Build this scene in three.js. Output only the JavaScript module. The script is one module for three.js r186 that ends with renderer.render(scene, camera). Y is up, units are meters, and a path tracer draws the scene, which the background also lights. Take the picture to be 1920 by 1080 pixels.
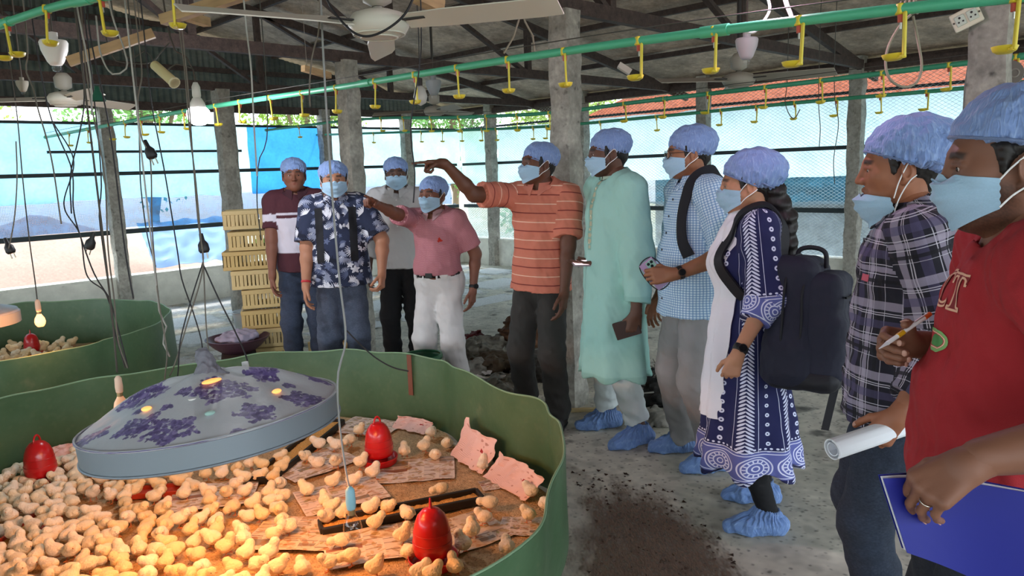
import * as THREE from 'three';
import { RoundedBoxGeometry } from 'three/addons/geometries/RoundedBoxGeometry.js';
import { mergeGeometries, toCreasedNormals } from 'three/addons/utils/BufferGeometryUtils.js';
import { createNoise2D, createNoise3D, createNoise4D } from 'simplex-noise';

// ---------------------------------------------------------------- camera, sky, sun, exposure
const EYE = 1.55, FOCAL = 1397;
const scene = new THREE.Scene();
const camera = new THREE.PerspectiveCamera(2 * Math.atan(540 / FOCAL) * 180 / Math.PI, 1920 / 1080, 0.05, 200);
camera.position.set(0, EYE, 0);
camera.rotation.order = 'YXZ';
camera.rotation.set(-9.0 * Math.PI / 180, -Math.PI / 4, -2.0 * Math.PI / 180);
camera.updateMatrixWorld(true);
const renderer = new THREE.WebGLRenderer({ antialias: true });
renderer.toneMapping = THREE.LinearToneMapping;
renderer.toneMappingExposure = 2.15;
renderer.shadowMap.enabled = true;
{ // overcast bright sky
  const w = 64, h = 32, d = new Float32Array(w * h * 4);
  for (let j = 0; j < h; j++) for (let i = 0; i < w; i++) {
    const up = Math.max(0, Math.sin(((j + 0.5) / h - 0.5) * Math.PI)), k = (j * w + i) * 4;
    d[k] = 1.75 - 0.35 * up; d[k + 1] = 1.95 - 0.2 * up; d[k + 2] = 2.1 + 0.05 * up; d[k + 3] = 1;
    if (j < h / 2) { d[k] = 0.45; d[k + 1] = 0.43; d[k + 2] = 0.38; }
  }
  const t = new THREE.DataTexture(d, w, h, THREE.RGBAFormat, THREE.FloatType);
  t.mapping = THREE.EquirectangularReflectionMapping; t.magFilter = THREE.LinearFilter; t.needsUpdate = true;
  scene.background = t; scene.environment = t; scene.backgroundIntensity = 1.6; scene.environmentIntensity = 1.6;
}
const sun = new THREE.DirectionalLight(0xfff1dc, 1.2);
sun.position.set(6, 14, -11); sun.castShadow = true; sun.shadow.radius = 6; sun.shadow.mapSize.set(2048, 2048);
Object.assign(sun.shadow.camera, { left: -20, right: 20, top: 20, bottom: -20, near: 1, far: 60 });
scene.add(sun, sun.target);

// ---------------------------------------------------------------- helpers
const V = (x, y, z) => new THREE.Vector3(x, y, z);
const FWD = V(Math.SQRT1_2, 0, -Math.SQRT1_2), RGT = V(Math.SQRT1_2, 0, Math.SQRT1_2);
const camDir = (r, u, f) => V(0, 0, 0).addScaledVector(RGT, r).addScaledVector(FWD, f).add(V(0, u, 0));
function ray(px, py) { return V((px - 960) / FOCAL, (540 - py) / FOCAL, -1).applyQuaternion(camera.quaternion); }
function at(px, py, depth) { return ray(px, py).multiplyScalar(depth).add(camera.position); }       // depth along the camera's axis
function onY(px, py, y = 0) { const r = ray(px, py); return r.multiplyScalar((y - EYE) / r.y).add(camera.position); }
function onX(px, py, x) { const r = ray(px, py); return r.multiplyScalar(x / r.x).add(camera.position); }
function onZ(px, py, z) { const r = ray(px, py); return r.multiplyScalar(z / r.z).add(camera.position); }
const iq = camera.quaternion.clone().invert();
function project(p) { const c = p.clone().sub(camera.position).applyQuaternion(iq); return [960 - FOCAL * c.x / c.z, 540 + FOCAL * c.y / c.z, -c.z]; }
function rng(seed) { let a = seed >>> 0; return () => { a = (a + 0x6d2b79f5) | 0; let t = Math.imul(a ^ (a >>> 15), 1 | a); t = (t + Math.imul(t ^ (t >>> 7), 61 | t)) ^ t; return ((t ^ (t >>> 14)) >>> 0) / 4294967296; }; }
const noise3 = createNoise3D(rng(11)), noise2 = createNoise2D(rng(12));
const lerp = (a, b, t) => a + (b - a) * t, clamp = (x, a = 0, b = 1) => Math.min(b, Math.max(a, x));
const sm = (a, b, x) => { const t = clamp((x - a) / (b - a)); return t * t * (3 - 2 * t); };
const col = (h) => new THREE.Color(h);

function mat(color, roughness = 0.8, more = {}) {
  const phys = ['transmission', 'sheen', 'clearcoat', 'thickness', 'ior', 'specularIntensity'].some((k) => k in more);
  return new (phys ? THREE.MeshPhysicalMaterial : THREE.MeshStandardMaterial)({ color, roughness, ...more });
}
function dataTex(n, fn, rx = 1, ry = rx, srgb = true) {
  const d = new Uint8Array(n * n * 4);
  for (let j = 0; j < n; j++) for (let i = 0; i < n; i++) {
    const c = fn(i / n, j / n), k = (j * n + i) * 4;
    for (let q = 0; q < 3; q++) d[k + q] = clamp(Array.isArray(c) ? c[q] : c, 0, 255);
    d[k + 3] = Array.isArray(c) && c.length > 3 ? c[3] : 255;
  }
  const t = new THREE.DataTexture(d, n, n); t.wrapS = t.wrapT = THREE.RepeatWrapping; t.magFilter = THREE.LinearFilter;
  if (srgb) t.colorSpace = THREE.SRGBColorSpace;
  t.repeat.set(rx, ry); t.needsUpdate = true; return t;
}
function canvasTex(w, h, draw, rx = 1, ry = 1) {
  const c = document.createElement('canvas'); c.width = w; c.height = h; draw(c.getContext('2d'), w, h);
  const t = new THREE.CanvasTexture(c); t.wrapS = t.wrapT = THREE.RepeatWrapping; t.colorSpace = THREE.SRGBColorSpace; t.repeat.set(rx, ry); return t;
}
// tileable fractal noise in [-1, 1]
const noise4 = createNoise4D(rng(13));
function tn(u, v, f, seed = 0) { const a = u * Math.PI * 2, b = v * Math.PI * 2, r = f / (Math.PI * 2); return noise4(Math.cos(a) * r + seed, Math.sin(a) * r, Math.cos(b) * r + seed * 0.37, Math.sin(b) * r); }
const fract = (u, v, f, s = 0) => tn(u, v, f, s) * 0.5 + tn(u, v, f * 2.1, s + 5) * 0.28 + tn(u, v, f * 4.3, s + 9) * 0.16 + tn(u, v, f * 9, s + 13) * 0.1;

const used = new Map();
function numbered(n) { const k = used.get(n) || 0; used.set(n, k + 1); return k ? n + '_' + String(k).padStart(3, '0') : n; }
function shade(o) { o.castShadow = o.receiveShadow = true; return o; }
function thing(name, label, category, pos = null, group = null, turn = 0) {
  const o = new THREE.Group(); o.name = numbered(name); scene.add(o);
  if (pos) o.position.copy(pos); o.rotation.y = turn;
  o.userData = { label, category }; if (group) o.userData.group = group; return o;
}
function part(parent, name, geo, material, label) {
  const m = shade(new THREE.Mesh(Array.isArray(geo) ? merge(geo) : geo, material)); m.name = name; parent.add(m); if (label) m.userData.label = label; return m;
}
function solo(name, geo, material, label, category, group) {
  const m = shade(new THREE.Mesh(Array.isArray(geo) ? merge(geo) : geo, material)); m.name = numbered(name); scene.add(m); m.userData = { label, category }; if (group) m.userData.group = group; return m;
}
function struct(name, geo, material, label, parent) {
  const m = shade(new THREE.Mesh(Array.isArray(geo) ? merge(geo) : geo, material)); m.name = name; (parent || scene).add(m); if (!parent) { m.userData = { kind: 'structure' }; if (label) m.userData.label = label; } return m;
}
function clone(o, label, group, name) {
  const c = o.clone(); c.name = numbered(name || o.name.replace(/_\d{3}$/, '')); c.userData = { ...o.userData, label: label || o.userData.label }; if (group) c.userData.group = group; scene.add(c); return c;
}
function merge(list) {
  const l = list.map((g) => { const q = g.index ? g.toNonIndexed() : g.clone(); for (const k of Object.keys(q.attributes)) if (!['position', 'normal', 'uv'].includes(k)) q.deleteAttribute(k); if (!q.attributes.uv) q.setAttribute('uv', new THREE.BufferAttribute(new Float32Array(q.attributes.position.count * 2), 2)); q.morphAttributes = {}; return q; });
  return mergeGeometries(l);
}
// box given by centre and size, uv in metres
function box(w, h, d, x = 0, y = 0, z = 0, ry = 0, rx = 0, rz = 0) {
  const g = new THREE.BoxGeometry(w, h, d), n = g.attributes.normal, u = g.attributes.uv, p = g.attributes.position;
  for (let i = 0; i < u.count; i++) { const ax = Math.abs(n.getX(i)) > 0.5, ay = Math.abs(n.getY(i)) > 0.5; u.setXY(i, ax ? p.getZ(i) : p.getX(i), ay ? p.getZ(i) : p.getY(i)); }
  if (rx || ry || rz) g.applyMatrix4(new THREE.Matrix4().makeRotationFromEuler(new THREE.Euler(rx, ry, rz, 'YXZ')));
  g.translate(x, y, z); return g;
}
function rbox(w, h, d, r, x = 0, y = 0, z = 0, ry = 0) { const g = new RoundedBoxGeometry(w, h, d, 2, r); if (ry) g.rotateY(ry); g.translate(x, y, z); return g; }
function bar(a, b, w, h, up = V(0, 1, 0)) {   // a rectangular bar from a to b
  const d = b.clone().sub(a), L = d.length(); const z = d.normalize(), x = up.clone().cross(z).normalize(), y = z.clone().cross(x);
  const g = box(w, h, L); g.applyMatrix4(new THREE.Matrix4().makeBasis(x, y, z).setPosition(a.clone().add(b).multiplyScalar(0.5))); return g;
}
function tube(points, r, seg = 0, rad = 6, closed = false) { return new THREE.TubeGeometry(new THREE.CatmullRomCurve3(points, closed, 'centripetal'), seg || Math.max(4, points.length * 4), r, rad, closed); }
function rod(a, b, r, r2 = r, n = 10) { const d = b.clone().sub(a), g = new THREE.CylinderGeometry(r2, r, d.length(), n); g.applyQuaternion(new THREE.Quaternion().setFromUnitVectors(V(0, 1, 0), d.clone().normalize())); const c = a.clone().add(b).multiplyScalar(0.5); g.translate(c.x, c.y, c.z); return g; }
function lathe(pts, n = 32) { return new THREE.LatheGeometry(pts.map(([r, y]) => new THREE.Vector2(r, y)), n); }
function sheet(w, h, nu, nv, fn, thick = 0) {   // grid surface, fn(u, v) -> Vector3; uv in metres; a back side when thick
  const pos = [], uv = [], idx = [], N = (nu + 1) * (nv + 1);
  for (let j = 0; j <= nv; j++) for (let i = 0; i <= nu; i++) { const p = fn(i / nu, j / nv); pos.push(p.x, p.y, p.z); uv.push(i / nu * w, j / nv * h); }
  for (let j = 0; j < nv; j++) for (let i = 0; i < nu; i++) { const a = j * (nu + 1) + i, b = a + 1, c = a + nu + 1, d = c + 1; idx.push(a, b, d, a, d, c); }
  let g = new THREE.BufferGeometry(); g.setAttribute('position', new THREE.Float32BufferAttribute(pos, 3)); g.setAttribute('uv', new THREE.Float32BufferAttribute(uv, 2)); g.setIndex(idx); g.computeVertexNormals();
  if (!thick) return g;
  const nn = g.attributes.normal, P2 = pos.slice(), U2 = uv.concat(uv), I2 = idx.slice();
  for (let i = 0; i < N; i++) P2.push(pos[i * 3] - nn.getX(i) * thick, pos[i * 3 + 1] - nn.getY(i) * thick, pos[i * 3 + 2] - nn.getZ(i) * thick);
  for (let i = 0; i < idx.length; i += 3) I2.push(idx[i] + N, idx[i + 2] + N, idx[i + 1] + N);
  const edge = []; for (let i = 0; i <= nu; i++) edge.push(i); for (let j = 1; j <= nv; j++) edge.push(j * (nu + 1) + nu); for (let i = nu - 1; i >= 0; i--) edge.push(nv * (nu + 1) + i); for (let j = nv - 1; j > 0; j--) edge.push(j * (nu + 1));
  for (let i = 0; i < edge.length; i++) { const a = edge[i], b = edge[(i + 1) % edge.length]; I2.push(b, a, a + N, b, a + N, b + N); }
  g = new THREE.BufferGeometry(); g.setAttribute('position', new THREE.Float32BufferAttribute(P2, 3)); g.setAttribute('uv', new THREE.Float32BufferAttribute(U2, 2)); g.setIndex(I2); return toCreasedNormals(g, 0.8);
}
// ---------------------------------------------------------------- smooth solids meshed by surface nets
const cone = (a, b, ra, rb, o = {}) => {
  const ax = a.x, ay = a.y, az = a.z, dx = b.x - ax, dy = b.y - ay, dz = b.z - az, L2 = dx * dx + dy * dy + dz * dz || 1e-9, L = Math.sqrt(L2), fz = o.fz || 1, R = Math.max(ra, rb);
  const f = fz === 1 ? (x, y, z) => { x -= ax; y -= ay; z -= az; let t = (x * dx + y * dy + z * dz) / L2; const tc = t < 0 ? 0 : t > 1 ? 1 : t; x -= dx * tc; y -= dy * tc; z -= dz * tc; let d = Math.sqrt(x * x + y * y + z * z) - (ra + (rb - ra) * tc); if (o.capB) { const c = (t - 1) * L; if (c > d) d = c; } if (o.capA) { const c = -t * L; if (c > d) d = c; } return d; }
    : (x, y, z) => { x -= ax; y -= ay; z -= az; let t = (x * dx + y * dy + z * dz) / L2; const tc = t < 0 ? 0 : t > 1 ? 1 : t; x -= dx * tc; y -= dy * tc; z -= dz * tc; const R1 = ra + (rb - ra) * tc; let k0 = Math.sqrt(x * x + y * y + z * z / (fz * fz)), k1 = Math.sqrt(x * x + y * y + z * z / (fz * fz * fz * fz)); let d = k1 > 1e-9 ? (k0 - R1) * k0 / k1 : -R1; if (o.capB) { const c = (t - 1) * L; if (c > d) d = c; } if (o.capA) { const c = -t * L; if (c > d) d = c; } return d; };
  return { f, lo: [Math.min(ax, b.x) - R, Math.min(ay, b.y) - R, Math.min(az, b.z) - R], hi: [Math.max(ax, b.x) + R, Math.max(ay, b.y) + R, Math.max(az, b.z) + R], k: 0.03, ...o };
};
const ell = (c, r, o = {}) => {
  const [rx, ry, rz] = r, q = o.q ? o.q.clone().invert() : null, M = q ? new THREE.Matrix4().makeRotationFromQuaternion(q).elements : null, R = q ? Math.max(rx, ry, rz) : 0;
  const f = (x, y, z) => { x -= c.x; y -= c.y; z -= c.z; if (M) { const a = M[0] * x + M[4] * y + M[8] * z, b = M[1] * x + M[5] * y + M[9] * z; z = M[2] * x + M[6] * y + M[10] * z; x = a; y = b; } x /= rx; y /= ry; z /= rz; const k0 = Math.sqrt(x * x + y * y + z * z); x /= rx; y /= ry; z /= rz; const k1 = Math.sqrt(x * x + y * y + z * z); return k1 < 1e-9 ? -Math.min(rx, ry, rz) : k0 * (k0 - 1) / k1; };
  return { f, lo: [c.x - (R || rx), c.y - (R || ry), c.z - (R || rz)], hi: [c.x + (R || rx), c.y + (R || ry), c.z + (R || rz)], k: 0.03, ...o };
};
const ball = (c, r, o = {}) => cone(c, c.clone().add(V(0, 1e-5, 0)), r, r, o);
// half space {n.p > d} removed
const cut = (n, d, o = {}) => ({ f: (x, y, z) => d - (n.x * x + n.y * y + n.z * z), lo: null, op: 'sub', k: 0.004, ...o });
function fieldAt(prims, x, y, z) {
  let F = 1e3;
  for (const p of prims) { const d = p.f(x, y, z); if (p.op === 'sub') { const e = -d, h = Math.max(p.k - Math.abs(F - e), 0) / p.k; F = Math.max(F, e) + h * h * p.k / 4; } else { const h = Math.max(p.k - Math.abs(F - d), 0) / p.k; F = Math.min(F, d) - h * h * p.k / 4; } }
  return F;
}
// prims -> geometry. o: noise(x,y,z), color(p, n, group) -> THREE.Color, groups: {name: {o, ax, front, r, v0}}
function solid(prims, cell, o = {}) {
  const lo = [1e9, 1e9, 1e9], hi = [-1e9, -1e9, -1e9], pad = (o.pad || 0.015) + cell * 3;
  for (const p of prims) if (p.op !== 'sub') for (let i = 0; i < 3; i++) { lo[i] = Math.min(lo[i], p.lo[i]); hi[i] = Math.max(hi[i], p.hi[i]); }
  if (o.lo) for (let i = 0; i < 3; i++) lo[i] = Math.max(lo[i], o.lo[i]);
  if (o.hi) for (let i = 0; i < 3; i++) hi[i] = Math.min(hi[i], o.hi[i]);
  for (let i = 0; i < 3; i++) { lo[i] -= pad; hi[i] += pad; }
  const nx = Math.ceil((hi[0] - lo[0]) / cell) + 1, ny = Math.ceil((hi[1] - lo[1]) / cell) + 1, nz = Math.ceil((hi[2] - lo[2]) / cell) + 1;
  const F = new Float32Array(nx * ny * nz).fill(1e3), sx = 1, sy = nx, sz = nx * ny;
  for (const p of prims) {
    const m = pad + p.k, k = p.k, sub = p.op === 'sub', f = p.f;
    const r = [0, 1, 2].map((i) => { const n = [nx, ny, nz][i]; return p.lo ? [clamp(Math.floor((p.lo[i] - m - lo[i]) / cell), 0, n), clamp(Math.ceil((p.hi[i] + m - lo[i]) / cell) + 1, 0, n)] : [0, n]; });
    for (let c = r[2][0]; c < r[2][1]; c++) { const z = lo[2] + c * cell; for (let b = r[1][0]; b < r[1][1]; b++) { const y = lo[1] + b * cell; let q = c * sz + b * sy + r[0][0]; for (let a = r[0][0]; a < r[0][1]; a++, q++) {
      const F0 = F[q]; if (sub && F0 > 900) continue;
      const d = f(lo[0] + a * cell, y, z);
      if (sub) { const e = -d, h = k - Math.abs(F0 - e); F[q] = Math.max(F0, e) + (h > 0 ? h * h / (4 * k) : 0); }
      else { const h = k - Math.abs(F0 - d); F[q] = Math.min(F0, d) - (h > 0 ? h * h / (4 * k) : 0); }
    } } }
  }
  if (o.noise) { const lim = cell * 3 + 0.03; for (let c = 0; c < nz; c++) for (let b = 0; b < ny; b++) for (let a = 0; a < nx; a++) { const q = c * sz + b * sy + a; if (Math.abs(F[q]) < lim) F[q] += o.noise(lo[0] + a * cell, lo[1] + b * cell, lo[2] + c * cell); } }
  const id = new Int32Array(nx * ny * nz).fill(-1), P = [], N = [];
  const off = [[0, 0, 0], [1, 0, 0], [0, 1, 0], [1, 1, 0], [0, 0, 1], [1, 0, 1], [0, 1, 1], [1, 1, 1]], oq = off.map((e) => e[0] + e[1] * sy + e[2] * sz);
  const edges = [[0, 1], [2, 3], [4, 5], [6, 7], [0, 2], [1, 3], [4, 6], [5, 7], [0, 4], [1, 5], [2, 6], [3, 7]], v = new Float32Array(8);
  for (let c = 0; c < nz - 1; c++) for (let b = 0; b < ny - 1; b++) for (let a = 0; a < nx - 1; a++) {
    const q = c * sz + b * sy + a; let s = 0; for (let i = 0; i < 8; i++) { v[i] = F[q + oq[i]]; if (v[i] < 0) s++; }
    if (s === 0 || s === 8) continue;
    let X = 0, Y = 0, Z = 0, n = 0;
    for (const [i, j] of edges) if ((v[i] < 0) !== (v[j] < 0)) { const t = v[i] / (v[i] - v[j]), A = off[i], B = off[j]; X += A[0] + (B[0] - A[0]) * t; Y += A[1] + (B[1] - A[1]) * t; Z += A[2] + (B[2] - A[2]) * t; n++; }
    X /= n; Y /= n; Z /= n; id[q] = P.length / 3; P.push(lo[0] + (a + X) * cell, lo[1] + (b + Y) * cell, lo[2] + (c + Z) * cell);
    const L = (i, j, k2) => (v[i] < 900 && v[j] < 900 ? v[j] - v[i] : 0) * k2;
    const x1 = 1 - X, y1 = 1 - Y, z1 = 1 - Z;
    let gx = L(0, 1, y1 * z1) + L(2, 3, Y * z1) + L(4, 5, y1 * Z) + L(6, 7, Y * Z), gy = L(0, 2, x1 * z1) + L(1, 3, X * z1) + L(4, 6, x1 * Z) + L(5, 7, X * Z), gz = L(0, 4, x1 * y1) + L(1, 5, X * y1) + L(2, 6, x1 * Y) + L(3, 7, X * Y);
    const l = Math.hypot(gx, gy, gz) || 1; N.push(gx / l, gy / l, gz / l);
  }
  const tri = [];
  for (let c = 1; c < nz - 1; c++) for (let b = 1; b < ny - 1; b++) for (let a = 1; a < nx - 1; a++) {
    const q = c * sz + b * sy + a, s = F[q] < 0;
    if (s !== (F[q + 1] < 0)) { const A = id[q - sy - sz], B = id[q - sz], C = id[q], D = id[q - sy]; if (s) tri.push(A, B, C, A, C, D); else tri.push(A, C, B, A, D, C); }
    if (s !== (F[q + sy] < 0)) { const A = id[q - 1 - sz], B = id[q - 1], C = id[q], D = id[q - sz]; if (s) tri.push(A, B, C, A, C, D); else tri.push(A, C, B, A, D, C); }
    if (s !== (F[q + sz] < 0)) { const A = id[q - 1 - sy], B = id[q - sy], C = id[q], D = id[q - 1]; if (s) tri.push(A, B, C, A, C, D); else tri.push(A, C, B, A, D, C); }
  }
  const g = new THREE.BufferGeometry();
  const nv = P.length / 3; let grp = null;
  if (o.groups) {
    grp = new Array(nv); const tagged = prims.filter((p) => p.g && p.op !== 'sub');
    for (let i = 0; i < nv; i++) { let best = 1e9; for (const p of tagged) { const d = p.f(P[i * 3], P[i * 3 + 1], P[i * 3 + 2]); if (d < best) { best = d; grp[i] = p.g; } } }
  }
  const C = o.color ? new Float32Array(nv * 3) : null;
  if (C) for (let i = 0; i < nv; i++) { const c = o.color(P[i * 3], P[i * 3 + 1], P[i * 3 + 2], grp ? grp[i] : null, N[i * 3 + 2]); C[i * 3] = c.r; C[i * 3 + 1] = c.g; C[i * 3 + 2] = c.b; }
  if (!o.groups || o.noUV) {
    g.setAttribute('position', new THREE.Float32BufferAttribute(P, 3)); g.setAttribute('normal', new THREE.Float32BufferAttribute(N, 3)); if (C) g.setAttribute('color', new THREE.BufferAttribute(C, 3)); g.setIndex(tri); return g;
  }
  const nt = tri.length, p2 = new Float32Array(nt * 3), n2 = new Float32Array(nt * 3), u2 = new Float32Array(nt * 2), c2 = C ? new Float32Array(nt * 3) : null;
  for (const G of Object.values(o.groups)) { G.ax = G.ax.clone().normalize(); G.e1 = G.front.clone().addScaledVector(G.ax, -G.front.dot(G.ax)).normalize(); G.e2 = G.ax.clone().cross(G.e1); }
  for (let i = 0; i < nt; i += 3) {
    const G = o.groups[grp[tri[i]]] || Object.values(o.groups)[0], ang = [];
    for (let j = 0; j < 3; j++) {
      const k = tri[i + j], w = i + j; for (let q = 0; q < 3; q++) { p2[w * 3 + q] = P[k * 3 + q]; n2[w * 3 + q] = N[k * 3 + q]; if (c2) c2[w * 3 + q] = C[k * 3 + q]; }
      const x = P[k * 3] - G.o.x, y = P[k * 3 + 1] - G.o.y, z = P[k * 3 + 2] - G.o.z;
      ang.push(Math.atan2(x * G.e2.x + y * G.e2.y + z * G.e2.z, x * G.e1.x + y * G.e1.y + z * G.e1.z)); u2[w * 2 + 1] = (x * G.ax.x + y * G.ax.y + z * G.ax.z) + (G.v0 || 0);
    }
    if (Math.max(...ang) - Math.min(...ang) > Math.PI) for (let j = 0; j < 3; j++) if (ang[j] < 0) ang[j] += 2 * Math.PI;
    for (let j = 0; j < 3; j++) u2[(i + j) * 2] = ang[j] * G.r;
  }
  g.setAttribute('position', new THREE.BufferAttribute(p2, 3)); g.setAttribute('normal', new THREE.BufferAttribute(n2, 3)); g.setAttribute('uv', new THREE.BufferAttribute(u2, 2)); if (c2) g.setAttribute('color', new THREE.BufferAttribute(c2, 3)); return g;
}
function mergeRaw(list) { return mergeGeometries(list.map((g) => { const q = g.index ? g.toNonIndexed() : g; for (const k of Object.keys(q.attributes)) if (!['position', 'normal', 'color'].includes(k)) q.deleteAttribute(k); return q; })); }
// ---------------------------------------------------------------- the shed: x grows to the eave wall, -z to the gable wall
const WX = 8.52, WZ = -9.68, BX = -7.4, BZ = 6.2;         // inner faces of the four sides
const RIDGE = 0.6, roofY = (x) => 2.6 + 0.19 * (x > RIDGE ? WX - x : WX - 2 * RIDGE + x);
const T = {};
T.floor = dataTex(1024, (u, v) => {   // worn limewashed concrete, 5 m a side
  const a = fract(u, v, 5, 1), b = fract(u, v, 14, 20), c = tn(u, v, 60, 31), d = tn(u, v, 110, 7);
  let k = 196 + a * 34 + b * 30 + c * 14 + d * 7;
  const dark = sm(0.2, 0.6, fract(u, v, 12, 44) + 0.35 * a) * 0.5; k *= 1 - dark; k *= 1 - .3 * sm(.35, .8, tn(u, v, 150, 61)) - .12 * sm(.1, .6, tn(u, v, 44, 63));
  return [k * 1.0, k * 0.975, k * 0.9];
}, 1 / 5);
T.floorBump = dataTex(512, (u, v) => 128 + 60 * fract(u, v, 20, 3) + 30 * tn(u, v, 70, 8), 1 / 2.5, 1 / 2.5, false);
const floorMat = mat(0xffffff, 0.88, { map: T.floor, bumpMap: T.floorBump, bumpScale: 0.004 });
struct('floor', box(WX - BX + 0.6, 0.2, BZ - WZ + 0.6, (WX + BX) / 2, -0.1, (WZ + BZ) / 2), floorMat, 'worn pale grey concrete floor of the shed');
{ // daylight brightness along the gable side, painted as a pale floor overlay
  const floorLight = dataTex(512, (u, v) => { const x = Math.abs(u * 2 - 1), y = v, a = sm(1, .7, x + .25 * fract(u, v, 6, 77)) * sm(.95, .45, y + .3 * fract(u, v, 7, 79)), k = 236 + 14 * fract(u, v, 24, 81); return [k, k, k, 255 * a * (.8 + .2 * tn(u, v, 50, 4))]; });
  const m = solo('floor_light_patch', sheet(9.6, 3.4, 24, 12, (u, v) => V(lerp(-1.4, 8.2, u), .004, lerp(WZ + .02, WZ + 3.4, v))), mat(0xffffff, .95, { map: floorLight, transparent: true }), 'pale overlay painting daylight brightness on the floor along the gable parapet', 'painted light'); m.userData.kind = 'stuff';
}
T.conc = dataTex(512, (u, v) => { const a = fract(u, v, 5, 3), b = fract(u, v, 22, 8), s = sm(0.25, 0.6, fract(u, v, 9, 60)); const k = 150 + a * 38 + b * 34 - s * 45; return [k, k * 0.975, k * 0.91]; }, 1 / 1.1);
T.concBump = dataTex(256, (u, v) => 128 + 90 * fract(u, v, 9, 5), 1 / 0.6, 1 / 0.6, false);
const concMat = mat(0xffffff, 0.92, { map: T.conc, bumpMap: T.concBump, bumpScale: 0.006 });
const paleMat = mat(0xf2f1ea, 0.9, { map: dataTex(256, (u, v) => { const k = 226 + 26 * fract(u, v, 7, 3) - 60 * sm(.3, .7, fract(u, v, 12, 9)); return [k, k, k * .97]; }, 1 / 1.6), bumpMap: T.concBump, bumpScale: 0.004 });
// low parapets (walls of the shed)
const PAR = 0.41;
struct('wall_left', [box(WX - BX + 0.36, PAR, 0.18, (WX + BX) / 2, PAR / 2, WZ - 0.09), box(WX - BX + 0.4, 0.03, 0.22, (WX + BX) / 2, PAR + 0.012, WZ - 0.09)], paleMat, 'low whitewashed parapet under the gable netting');
struct('wall_right', [box(0.18, PAR, BZ - WZ, WX + 0.09, PAR / 2, (WZ + BZ) / 2), box(0.22, 0.03, BZ - WZ, WX + 0.09, PAR + 0.012, (WZ + BZ) / 2)], paleMat, 'low grey parapet under the eave netting');
struct('wall_back', box(WX - BX + 0.36, PAR, 0.18, (WX + BX) / 2, PAR / 2, BZ + 0.09), paleMat);
struct('wall_far_side', box(0.18, PAR, BZ - WZ, BX - 0.09, PAR / 2, (WZ + BZ) / 2), paleMat);

// pillars
let nPillar = 0;
function pillar(x, z, s, top, m = concMat, turn = 0) {
  const g = new THREE.BoxGeometry(s, top, s, 3, 26, 3), p = g.attributes.position, u = g.attributes.uv, r = x * 7 + z * 3;
  for (let i = 0; i < p.count; i++) {
    let X = p.getX(i), Y = p.getY(i), Z = p.getZ(i); const chip = 0.006 * noise3(X * 20 + r, Y * 5, Z * 20) + 0.004 * noise3(X * 60 + r, Y * 18, Z * 60);
    const corner = Math.abs(X) > s * 0.4 && Math.abs(Z) > s * 0.4 ? 0.93 + 0.06 * noise3(r, Y * 7, X > 0 ? 3 : 8) : 1;
    p.setXYZ(i, X * corner + chip, Y, Z * corner + chip); u.setXY(i, (X + Z) + r, Y);
  }
  g.computeVertexNormals(); g.rotateY(turn); g.translate(x, top / 2, z);
  return struct('pillar_' + (++nPillar), g, m);
}
for (const z of [-0.82, -3.1, -5.5, -7.9]) pillar(3.63, z, 0.15, 2.5, concMat, 0.06);
for (const z of [1.5, 3.8]) pillar(3.63, z, 0.15, 2.5);
for (const z of [-7.9, -5.5, -3.1, 1.5]) pillar(-3.6, z, 0.15, 2.5);
for (const z of [-0.2, -1.55, -3.14, -5.0, -6.95, -8.87, 2, 4.5]) pillar(WX - 0.02, z, 0.15, 2.62);
for (const x of [0.0, 1.5, 3.01, 4.5, 5.93, 7.4, -1.6, -3.2, -5]) pillar(x, WZ + 0.02, 0.15, 2.5);
for (const z of [-6, -2, 2, 5]) pillar(BX, z, 0.15, 2.6);
for (const x of [-5, -2, 1, 4, 7]) pillar(x, BZ, 0.15, 2.5);

// roof of stained matting on a steel frame
T.roof = dataTex(512, (u, v) => { const a = fract(u, v, 4, 70), b = tn(u, v, 30, 12) * 0.5 + tn(u, v, 14, 17) * 0.5, c = tn(u, v, 80, 23); const k = 158 + a * 44 + b * 30 + c * 16; return [k * 1.08, k * 0.95, k * 0.84]; }, 1 / 2.2);
T.roofBump = dataTex(512, (u, v) => 128 + 60 * tn(u, v, 30, 12) + 50 * fract(u, v, 16, 6), 1 / 2.2, 1 / 2.2, false);
const roofMat = mat(0xffffff, 0.95, { map: T.roof, bumpMap: T.roofBump, bumpScale: 0.02 });
{
  const slab = (x0, x1, name, label) => { const z0 = WZ - 0.5, z1 = BZ + 0.5; return struct(name, sheet(x1 - x0, z1 - z0, 40, 60, (u, v) => { const x = lerp(x0, x1, u), z = lerp(z0, z1, v); return V(x, roofY(x) + 0.014 + 0.012 * noise3(x * 1.5, 3, z * 1.5), z); }, 0.03), roofMat, label); };
  slab(RIDGE, WX + 0.55, 'ceiling', 'dark stained matting under the sloping shed roof');
  slab(BX - 0.55, RIDGE, 'ceiling_far_slope');
}
T.steel = dataTex(256, (u, v) => { const a = fract(u, v, 8, 90), b = fract(u, v, 30, 92); const k = 74 + a * 26 + b * 18; return [k, k * 0.82, k * 0.75]; }, 1 / 0.5);
const steelMat = mat(0xffffff, 0.8, { map: T.steel, metalness: 0.1 });
let nTruss = 0;
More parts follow.
